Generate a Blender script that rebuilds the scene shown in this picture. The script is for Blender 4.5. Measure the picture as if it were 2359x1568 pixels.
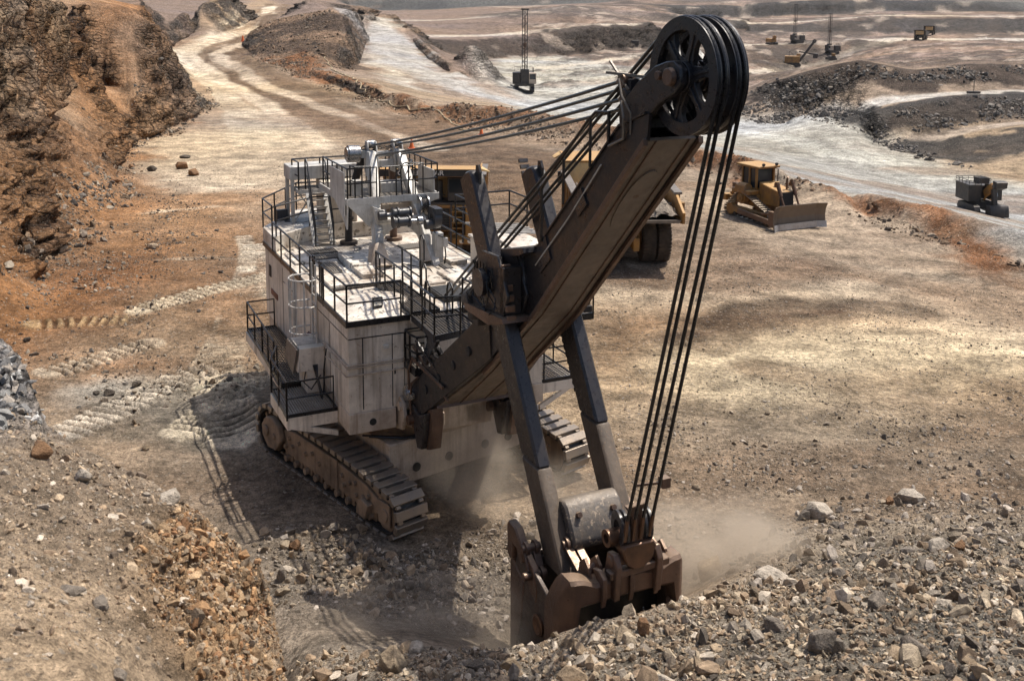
import bpy, bmesh, math, random
import numpy as np
from mathutils import Vector, Matrix
R=math.radians
random.seed(7)
for o in list(bpy.data.objects): bpy.data.objects.remove(o)
scene=bpy.context.scene
COL=scene.collection
# ---------------------------------------------------------------- camera
CAMH=14.4; PITCH=0.142327; ROLL=0.005426
F_=Vector((0,math.cos(PITCH),-math.sin(PITCH))); U0=Vector((0,math.sin(PITCH),math.cos(PITCH))); X0=Vector((1,0,0))
XR=X0*math.cos(ROLL)+U0*math.sin(ROLL); UR=U0*math.cos(ROLL)-X0*math.sin(ROLL)
cd=bpy.data.cameras.new('camera'); cam=bpy.data.objects.new('camera',cd); COL.objects.link(cam)
M=Matrix((XR,UR,-F_)).transposed().to_4x4(); M.translation=Vector((0,0,CAMH)); cam.matrix_world=M
cd.sensor_width=36; cd.lens=36*2434.5/2359; cd.shift_y=-0.1878; cd.shift_x=0; cd.clip_start=0.2; cd.clip_end=9000
cd.dof.use_dof=True; cd.dof.focus_distance=34; cd.dof.aperture_fstop=2.0
scene.camera=cam
# ---------------------------------------------------------------- sky, sun, exposure
SUN=Vector((0.385,0.278,1.0)).normalized()
w=bpy.data.worlds.new('World'); scene.world=w; w.use_nodes=True
nt=w.node_tree; nt.nodes.clear()
sky=nt.nodes.new('ShaderNodeTexSky'); sky.sky_type='NISHITA'; sky.sun_disc=False
sky.sun_elevation=math.asin(SUN.z); sky.sun_rotation=math.atan2(SUN.x,SUN.y); sky.air_density=1.0; sky.dust_density=3.0; sky.ozone_density=1.0
bg=nt.nodes.new('ShaderNodeBackground'); bg.inputs[1].default_value=0.12
wo=nt.nodes.new('ShaderNodeOutputWorld'); nt.links.new(sky.outputs[0],bg.inputs[0]); nt.links.new(bg.outputs[0],wo.inputs[0])
sl=bpy.data.lights.new('sun','SUN'); sl.energy=4.8; sl.angle=R(0.5); sl.color=(1.0,0.94,0.85)
so=bpy.data.objects.new('sun',sl); COL.objects.link(so); so.rotation_euler=SUN.to_track_quat('Z','Y').to_euler()
scene.view_settings.view_transform='Standard'; scene.view_settings.look='None'; scene.view_settings.gamma=1.0
scene.view_settings.exposure=0.27
scene.render.engine='CYCLES'
cy=scene.cycles; cy.max_bounces=6; cy.diffuse_bounces=3; cy.glossy_bounces=3; cy.transmission_bounces=4; cy.transparent_max_bounces=8; cy.volume_bounces=1
cy.volume_step_rate=2.0; cy.volume_max_steps=96; cy.use_denoising=True; cy.use_adaptive_sampling=True; cy.adaptive_threshold=0.02
# ---------------------------------------------------------------- materials
class NT:
    def __init__(s,name):
        s.m=bpy.data.materials.new(name); s.m.use_nodes=True; s.t=s.m.node_tree; s.t.nodes.clear()
        s.o=s.t.nodes.new('ShaderNodeOutputMaterial'); s.b=s.t.nodes.new('ShaderNodeBsdfPrincipled'); s.t.links.new(s.b.outputs[0],s.o.inputs[0])
    def n(s,ty,**k):
        q=s.t.nodes.new('ShaderNode'+ty)
        for a,v in k.items():
            if a[0]=='i' and a[1:].isdigit(): q.inputs[int(a[1:])].default_value=v
            else: setattr(q,a,v)
        return q
    def l(s,a,b): s.t.links.new(a,b)
    def noise(s,vec,scale,detail=4,rough=.6,dist=0):
        q=s.n('TexNoise'); q.inputs['Scale'].default_value=scale; q.inputs['Detail'].default_value=detail; q.inputs['Roughness'].default_value=rough; q.inputs['Distortion'].default_value=dist
        s.l(vec,q.inputs['Vector']); return q.outputs['Fac']
    def ramp(s,fac,stops):
        q=s.n('ValToRGB'); s.l(fac,q.inputs[0]); e=q.color_ramp.elements
        while len(e)<len(stops): e.new(0.5)
        for i,(p,c) in enumerate(stops):
            e[i].position=p; e[i].color=(c,c,c,1) if isinstance(c,(int,float)) else (c[0],c[1],c[2],1)
        return q.outputs[0]
    def mix(s,fac,a,b,mode='MIX'):
        q=s.n('Mix',data_type='RGBA',blend_type=mode)
        for v,i in ((fac,0),(a,6),(b,7)):
            if isinstance(v,(int,float)): q.inputs[i].default_value=v
            elif isinstance(v,tuple): q.inputs[i].default_value=(v[0],v[1],v[2],1)
            else: s.l(v,q.inputs[i])
        return q.outputs[2]
    def math(s,op,a,b=None,clamp=False):
        q=s.n('Math',operation=op,use_clamp=clamp)
        for v,i in ((a,0),(b,1)):
            if v is None: continue
            if isinstance(v,(int,float)): q.inputs[i].default_value=v
            else: s.l(v,q.inputs[i])
        return q.outputs[0]
    def bump(s,h,strength,dist):
        q=s.n('Bump'); q.inputs['Strength'].default_value=strength; q.inputs['Distance'].default_value=dist; s.l(h,q.inputs['Height']); s.l(q.outputs[0],s.b.inputs['Normal'])
    def obj(s): return s.n('TexCoord').outputs['Object']
    def mapv(s,v,sc,rot=(0,0,0)):
        q=s.n('Mapping'); q.inputs['Scale'].default_value=sc; q.inputs['Rotation'].default_value=rot; s.l(v,q.inputs[0]); return q.outputs[0]
def paint(name,base,dirt,rough=.55,metal=0.0,amt=.5,scale=1.0,streak=.5,rust=None,top=None,bump=.15,chips=None,spec=.5):
    """worn paint: patchy grime, downward run marks, rust specks, dust lying on flat tops"""
    t=NT(name); v=t.obj()
    n1=t.noise(v,1.1*scale,6,.65); n2=t.noise(t.mapv(v,(4.5*scale,4.5*scale,.35*scale)),1.0,5,.6); n3=t.noise(v,9*scale,5,.7)
    c=t.mix(t.ramp(n1,[(.38,0),(.72,amt)]),base,dirt)
    c=t.mix(t.ramp(n2,[(.50,0),(.72,streak)]),c,dirt)
    c=t.mix(t.ramp(n3,[(.3,.25*amt),(.6,0)]),c,dirt)
    if rust: c=t.mix(t.ramp(t.noise(v,14*scale,6,.75),[(.60,0),(.68,.8)]),c,rust)
    if chips: c=t.mix(t.ramp(t.noise(v,6*scale,4,.6),[(.58,0),(.62,.9)]),c,chips)
    if top:
        g=t.n('NewGeometry'); sx=t.n('SeparateXYZ'); t.l(g.outputs['Normal'],sx.inputs[0])
        f=t.ramp(sx.outputs[2],[(.5,0),(.9,1)]); f2=t.math('MULTIPLY',f,t.ramp(n1,[(.3,.35),(.65,.95)])); c=t.mix(f2,c,top)
    t.l(c,t.b.inputs['Base Color']); t.b.inputs['Metallic'].default_value=metal; t.b.inputs['Specular IOR Level'].default_value=spec
    t.l(t.ramp(n3,[(.3,max(.05,rough-.15)),(.7,min(1,rough+.2))]),t.b.inputs['Roughness'])
    t.bump(n3,bump,.02); return t.m
MT={}
MT['cream']=paint('cream_paint',(.80,.70,.58),(.20,.14,.095),.5,0,.5,.8,.85,(.16,.08,.04),(.62,.55,.44))
MT['creamfrm']=paint('cream_frame_paint',(.58,.48,.38),(.20,.13,.08),.6,0,.8,1.0,.8,(.13,.065,.03))
MT['roofp']=paint('roof_paint',(.78,.72,.63),(.26,.19,.13),.42,0,1.0,.9,.3,(.2,.12,.07),None,.2,(.12,.095,.07))
MT['whitesteel']=paint('white_steel',(.62,.59,.54),(.17,.14,.11),.38,.05,.6,1.2,.6,(.1,.06,.035))
MT['black']=paint('black_grease_steel',(.017,.018,.023),(.07,.05,.036),.32,.1,.45,.8,.35,None,(.05,.042,.035),.25)
MT['boomface']=paint('boom_underside_dust',(.20,.155,.118),(.075,.056,.042),.5,0,.9,.6,.5,(.17,.09,.045),None)
MT['boomside']=paint('boom_side_black',(.013,.013,.016),(.075,.045,.028),.36,.1,.22,.5,.35,(.13,.075,.045),(.07,.056,.045))
MT['rail']=paint('black_rail_paint',(.012,.012,.014),(.05,.04,.03),.32,.2,.3,2,.2)
MT['grate']=paint('grating_steel',(.06,.055,.05),(.16,.12,.085),.5,.4,.7,2,.1)
MT['gratelight']=paint('galvanised_grating',(.34,.31,.27),(.16,.12,.085),.45,.3,.7,2,.1)
MT['rust']=paint('brown_worn_steel',(.17,.10,.068),(.06,.04,.03),.40,.4,.8,1.2,.5,(.26,.13,.07),(.30,.21,.14),.5)
MT['dipsteel']=paint('dark_dipper_steel',(.06,.048,.042),(.13,.088,.06),.45,.35,.8,1,.5,(.16,.08,.045),None,.4)
MT['brass']=paint('worn_brown_casting',(.19,.10,.055),(.055,.035,.025),.4,.5,.8,2,.4)
MT['mud']=paint('muddy_track_frame',(.34,.24,.16),(.07,.05,.035),.75,0,.9,1.0,.6,(.2,.1,.05),(.2,.15,.1),.5)
MT['shoe']=paint('track_shoe_steel',(.23,.195,.165),(.32,.25,.18),.38,.55,.9,1.5,.1,None,None,.3)
MT['splat']=paint('mud_splattered_steel',(.055,.055,.06),(.24,.18,.12),.5,.1,.5,1.6,.6,None,(.2,.16,.12),.6,(.36,.28,.2))
MT['handle_low']=paint('dusty_worn_handle',(.13,.095,.066),(.05,.037,.028),.6,.05,.9,1.3,.5,(.3,.17,.09),None,.6)
MT['chrome']=paint('polished_grey_steel',(.42,.41,.40),(.08,.06,.05),.22,.8,.6,2,.3)
MT['motor']=paint('grey_motor_paint',(.028,.031,.038),(.09,.07,.055),.35,.1,.5,2,.3)
MT['yellow']=paint('yellow_machine_paint',(.40,.185,.034),(.10,.06,.03),.5,0,.95,.9,.6,(.12,.06,.03),(.45,.27,.10))
MT['yellowpale']=paint('dusty_yellow_paint',(.62,.40,.16),(.30,.2,.12),.6,0,.5,.8,.5,(.12,.06,.03))
MT['tyre']=paint('dusty_rubber',(.035,.03,.026),(.14,.10,.07),.85,0,.9,1,.2,None,None,.5,None,.2)
MT['darkm']=paint('dark_machine_steel',(.03,.03,.032),(.10,.075,.055),.5,.2,.6,1,.5)
MT['greysteel']=paint('grey_body_steel',(.22,.19,.16),(.10,.075,.055),.45,.3,.7,.8,.5,(.15,.09,.05))
MT['blade']=paint('worn_blade_steel',(.17,.125,.09),(.08,.06,.045),.4,.3,.6,.8,.3)
MT['bladelow']=paint('bare_blade_edge_steel',(.42,.42,.44),(.18,.15,.12),.35,.5,.5,1,.2)
MT['orange']=paint('orange_cone_plastic',(.75,.16,.03),(.3,.12,.06),.5,0,.4,2,.2)
MT['cable']=paint('dusty_cable',(.42,.33,.2),(.15,.1,.06),.8,0,.5,2,.1)
MT['redtank']=paint('dull_red_paint',(.17,.045,.03),(.08,.04,.03),.5,0,.5,2,.3)
MT['grille']=paint('black_grille_and_shade',(.012,.012,.012),(.05,.04,.03),.6,0,.4,1,.2)  # grilles and fittings, plus black fills standing for shade in gaps
MT['decal']=paint('white_lettering',(.62,.58,.52),(.3,.25,.2),.6,0,.3,3,.1)
g=NT('dark_glass'); g.b.inputs['Base Color'].default_value=(.02,.025,.03,1); g.b.inputs['Roughness'].default_value=.08; MT['glass']=g.m
g=NT('lamp_glass'); g.b.inputs['Base Color'].default_value=(.75,.75,.72,1); g.b.inputs['Roughness'].default_value=.1; g.b.inputs['Metallic'].default_value=.6; MT['lamp']=g.m
# ground: colour attribute painted in world space x procedural grain
def ground_mat(name,attr='Col',big=1.0,peb=1.0):
    t=NT(name); pos=t.n('NewGeometry').outputs['Position']
    a=t.n('Attribute',attribute_name=attr).outputs['Color']
    n1=t.noise(pos,.55,8,.68,.3); n2=t.noise(pos,4.2,7,.72); n3=t.noise(pos,23,5,.7)
    c=t.mix(1.0,a,t.ramp(n1,[(.32,.5),(.5,1.0),(.68,1.5)]),'MULTIPLY')
    c=t.mix(1.0,c,t.ramp(n2,[(.34,.5),(.5,1.0),(.66,1.5)]),'MULTIPLY')
    c=t.mix(.85,c,t.ramp(n3,[(.33,.4),(.5,1.0),(.66,1.5)]),'MULTIPLY')
    al=t.n('Attribute',attribute_name=attr).outputs['Alpha']
    s1=t.noise(t.mapv(pos,(.30,.30,2.6),(.12,.08,0)),1.0,7,.7,.5); s2=t.noise(t.mapv(pos,(1.6,1.6,.5)),1.0,6,.7,.4)
    sm=t.mix(1.0,t.ramp(s1,[(.36,.38),(.47,1.0),(.60,1.25),(.66,.6)]),t.ramp(s2,[(.34,.35),(.48,1.0),(.66,1.4)]),'MULTIPLY')
    vd=t.n('VectorMath',operation='ADD'); nv=t.n('TexNoise'); nv.inputs['Scale'].default_value=1.3; nv.inputs['Detail'].default_value=5; t.l(pos,nv.inputs['Vector']); t.l(t.mapv(pos,(.9,.9,1.7)),vd.inputs[0]); t.l(nv.outputs['Color'],vd.inputs[1])
    ve=t.n('TexVoronoi',feature='DISTANCE_TO_EDGE'); ve.inputs['Scale'].default_value=.9; t.l(vd.outputs[0],ve.inputs['Vector'])
    sm=t.mix(1.0,sm,t.ramp(ve.outputs['Distance'],[(0,.22),(.07,.9),(.3,1.1)]),'MULTIPLY')
    c=t.mix(al,c,t.mix(1.0,c,sm,'MULTIPLY'))
    vo=t.n('TexVoronoi',feature='F1'); vo.inputs['Scale'].default_value=7.0; t.l(pos,vo.inputs['Vector'])
    v2=t.n('TexVoronoi',feature='F1'); v2.inputs['Scale'].default_value=2.3; t.l(pos,v2.inputs['Vector'])
    vs=t.n('SeparateXYZ'); t.l(vo.outputs['Color'],vs.inputs[0])
    pm=t.math('MULTIPLY',t.math('LESS_THAN',vo.outputs['Distance'],.30),t.math('GREATER_THAN',vs.outputs[0],.62))
    pcol=t.mix(vs.outputs[1],(.10,.09,.08),(.55,.47,.38)); c=t.mix(t.math('MULTIPLY',pm,.55*peb),c,pcol)
    t.l(c,t.b.inputs['Base Color']); t.b.inputs['Roughness'].default_value=.95; t.b.inputs['Specular IOR Level'].default_value=.15
    h=t.math('ADD',t.math('MULTIPLY',n1,.5),t.math('ADD',t.math('MULTIPLY',n2,.22),t.math('ADD',t.math('MULTIPLY',n3,.05),t.math('MULTIPLY',vo.outputs['Distance'],-.05))))
    h=t.math('ADD',h,t.math('MULTIPLY',al,t.math('ADD',t.math('MULTIPLY',s1,1.1),t.math('ADD',t.math('MULTIPLY',s2,.8),t.math('MULTIPLY',t.math('MINIMUM',ve.outputs['Distance'],.15),3.0)))))
    t.bump(h,1.0,1.0*big); return t.m
MT['ground']=ground_mat('pit_ground'); 
t=NT('broken_rock'); pos=t.n('NewGeometry').outputs['Position']; a=t.n('Attribute',attribute_name='Col').outputs['Color']
n2=t.noise(pos,6,6,.7); n3=t.noise(pos,30,4,.7)
c=t.mix(1.0,a,t.ramp(n2,[(.3,.6),(.5,1),(.7,1.4)]),'MULTIPLY'); c=t.mix(.7,c,t.ramp(n3,[(.3,.6),(.5,1),(.7,1.35)]),'MULTIPLY')
t.l(c,t.b.inputs['Base Color']); t.b.inputs['Roughness'].default_value=.88; t.b.inputs['Specular IOR Level'].default_value=.25; t.bump(t.math('ADD',n2,t.math('MULTIPLY',n3,.3)),.8,.06); MT['rock']=t.m
RC={'o':(.24,.135,.07),'d':(.085,.068,.052),'l':(.42,.32,.22),'g':(.235,.195,.155),'t':(.32,.245,.165),'w':(.48,.41,.33)}
def rockmat(k):
    t=NT('boulder_'+k); v=t.obj(); b=RC[k]; n=t.noise(v,1.2,7,.7,.4); n3=t.noise(v,7,6,.75)
    c=t.mix(t.ramp(n,[(.35,0),(.65,1)]),tuple(x*.62 for x in b),tuple(min(.8,x*1.35) for x in b)); c=t.mix(.8,c,t.ramp(n3,[(.3,.55),(.5,1),(.7,1.4)]),'MULTIPLY')
    t.l(c,t.b.inputs['Base Color']); t.b.inputs['Roughness'].default_value=.85; t.b.inputs['Specular IOR Level'].default_value=.25; t.bump(t.math('ADD',n,t.math('MULTIPLY',n3,.4)),.9,.25); return t.m
for k in RC: MT['r'+k]=rockmat(k)
# ---------------------------------------------------------------- mesh helpers
def tag(o,label=None,cat=None,group=None,kind=None):
    if label: o['label']=label
    if cat: o['category']=cat
    if group: o['group']=group
    if kind: o['kind']=kind
    return o
def empty(name,loc=(0,0,0),rz=0,parent=None,**k):
    o=bpy.data.objects.new(name,None); COL.objects.link(o); o.empty_display_size=.3
    o.location=loc; o.rotation_euler=(0,0,rz)
    if parent: o.parent=parent
    return tag(o,**k)
def orth(d):
    d=Vector(d).normalized(); a=Vector((0,0,1)) if abs(d.z)<.9 else Vector((1,0,0)); s=d.cross(a).normalized(); return d,s,s.cross(d).normalized()
class MB:
    def __init__(s): s.v=[]; s.f=[]
    def add(s,vs,fs):
        n=len(s.v); s.v+=[tuple(p) for p in vs]; s.f+=[tuple(i+n for i in f) for f in fs]; return s
    def box(s,x0,x1,y0,y1,z0,z1):
        return s.add([(x0,y0,z0),(x1,y0,z0),(x1,y1,z0),(x0,y1,z0),(x0,y0,z1),(x1,y0,z1),(x1,y1,z1),(x0,y1,z1)],[(0,3,2,1),(4,5,6,7),(0,1,5,4),(1,2,6,5),(2,3,7,6),(3,0,4,7)])
    def hexa(s,p): return s.add(p,[(0,3,2,1),(4,5,6,7),(0,1,5,4),(1,2,6,5),(2,3,7,6),(3,0,4,7)])
    def bar(s,a,b,w,h,up=None):
        a=Vector(a);b=Vector(b);d=(b-a).normalized(); u=Vector(up) if up else (Vector((0,0,1)) if abs(d.z)<.95 else Vector((1,0,0)))
        sd=d.cross(u).normalized()*w/2; u2=sd.cross(d).normalized()*h/2
        return s.add([a-sd-u2,a+sd-u2,b+sd-u2,b-sd-u2,a-sd+u2,a+sd+u2,b+sd+u2,b-sd+u2],[(0,1,2,3),(4,7,6,5),(0,4,5,1),(1,5,6,2),(2,6,7,3),(3,7,4,0)])
    def cyl(s,a,b,r0,r1=None,n=16):
        r1=r0 if r1 is None else r1; a=Vector(a);b=Vector(b);d,x,y=orth(b-a); vs=[]
        for p,r in ((a,r0),(b,r1)):
            for i in range(n): t=2*math.pi*i/n; vs.append(p+x*math.cos(t)*r+y*math.sin(t)*r)
        fs=[(i,(i+1)%n,n+(i+1)%n,n+i) for i in range(n)]+[tuple(range(n))[::-1],tuple(range(n,2*n))]
        return s.add(vs,fs)
    def tube(s,pts,r,n=7,closed=False):
        P=[Vector(p) for p in pts]; m=len(P); rings=[]; prev=None
        for i in range(m):
            a=P[i-1] if (i>0 or closed) else P[i]; b=P[(i+1)%m] if (i<m-1 or closed) else P[i]
            d=(b-a); d=d.normalized() if d.length>1e-9 else Vector((0,0,1))
            if prev is None: _,x,y=orth(d)
            else:
                x=prev-d*prev.dot(d); x=x.normalized() if x.length>1e-6 else orth(d)[1]; y=x.cross(d)
            prev=x; y=x.cross(d).normalized()
            k=1.0
            if 0<i<m-1:
                c=(P[i]-a).normalized().dot((b-P[i]).normalized()); k=min(1.6,1/max(.3,math.sqrt(max(0.01,(1+c)/2))))
            rings.append([P[i]+(x*math.cos(2*math.pi*j/n)+y*math.sin(2*math.pi*j/n))*r*(k if k<1.3 else 1.1) for j in range(n)])
        vs=[q for rg in rings for q in rg]; fs=[]
        for i in range(m-1 if not closed else m):
            i2=(i+1)%m
            fs+=[(i*n+j,i*n+(j+1)%n,i2*n+(j+1)%n,i2*n+j) for j in range(n)]
        if not closed: fs+=[tuple(range(n))[::-1],tuple(range((m-1)*n,m*n))]
        return s.add(vs,fs)
    def prism(s,poly,h0,h1,axis='z'):
        """polygon in the plane across the axis, extruded h0..h1. axis y: poly=(x,z); x: (y,z); z: (x,y)"""
        def mk(p,h): return (p[0],p[1],h) if axis=='z' else ((p[0],h,p[1]) if axis=='y' else (h,p[0],p[1]))
        n=len(poly); vs=[mk(p,h0) for p in poly]+[mk(p,h1) for p in poly]
        return s.add(vs,[tuple(range(n))[::-1],tuple(range(n,2*n))]+[(i,(i+1)%n,n+(i+1)%n,n+i) for i in range(n)])
    def ring(s,c,ax,prof,n=48,a0=0,a1=2*math.pi):
        """lathe: prof = closed list of (radius, offset along ax)"""
        d,x,y=orth(ax); c=Vector(c); m=len(prof); vs=[]; full=abs(a1-a0-2*math.pi)<1e-6; k=n if full else n+1
        for i in range(k):
            t=a0+(a1-a0)*i/n
            for r,o in prof: vs.append(c+d*o+(x*math.cos(t)+y*math.sin(t))*r)
        fs=[]
        for i in range(n):
            i2=(i+1)%k
            for j in range(m): j2=(j+1)%m; fs.append((i*m+j,i*m+j2,i2*m+j2,i2*m+j))
        return s.add(vs,fs)
    def mesh(s,name,mat,bevel=0):
        me=bpy.data.meshes.new(name); me.from_pydata([tuple(p) for p in s.v],[],s.f); me.validate()
        bm=bmesh.new(); bm.from_mesh(me); bmesh.ops.recalc_face_normals(bm,faces=bm.faces)
        if bevel:
            es=[e for e in bm.edges if len(e.link_faces)==2 and e.calc_face_angle(0)>.6]
            try: bmesh.ops.bevel(bm,geom=es,offset=bevel,segments=1,affect='EDGES',clamp_overlap=True)
            except Exception: pass
        bm.to_mesh(me); bm.free()
        me.polygons.foreach_set('use_smooth',[True]*len(me.polygons)); me.set_sharp_from_angle(angle=R(35))
        if mat: me.materials.append(MT[mat] if isinstance(mat,str) else mat)
        return me
    def build(s,name,mat,parent=None,bevel=0,loc=None,label=None,kind=None):
        o=bpy.data.objects.new(name,s.mesh(name,mat,bevel)); COL.objects.link(o)
        if parent is not None: o.parent=parent
        if loc: o.location=loc
        if label: o['label']=label
        if kind: o['kind']=kind
        return o
def inst(o,parent,name=None,loc=None,rot=None,deep=True):
    c=o.copy(); COL.objects.link(c); c.parent=parent
    if loc is not None: c.location=loc
    if rot is not None: c.rotation_euler=rot
    if deep:
        for ch in list(o.children): inst(ch,c)
    return c
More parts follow.
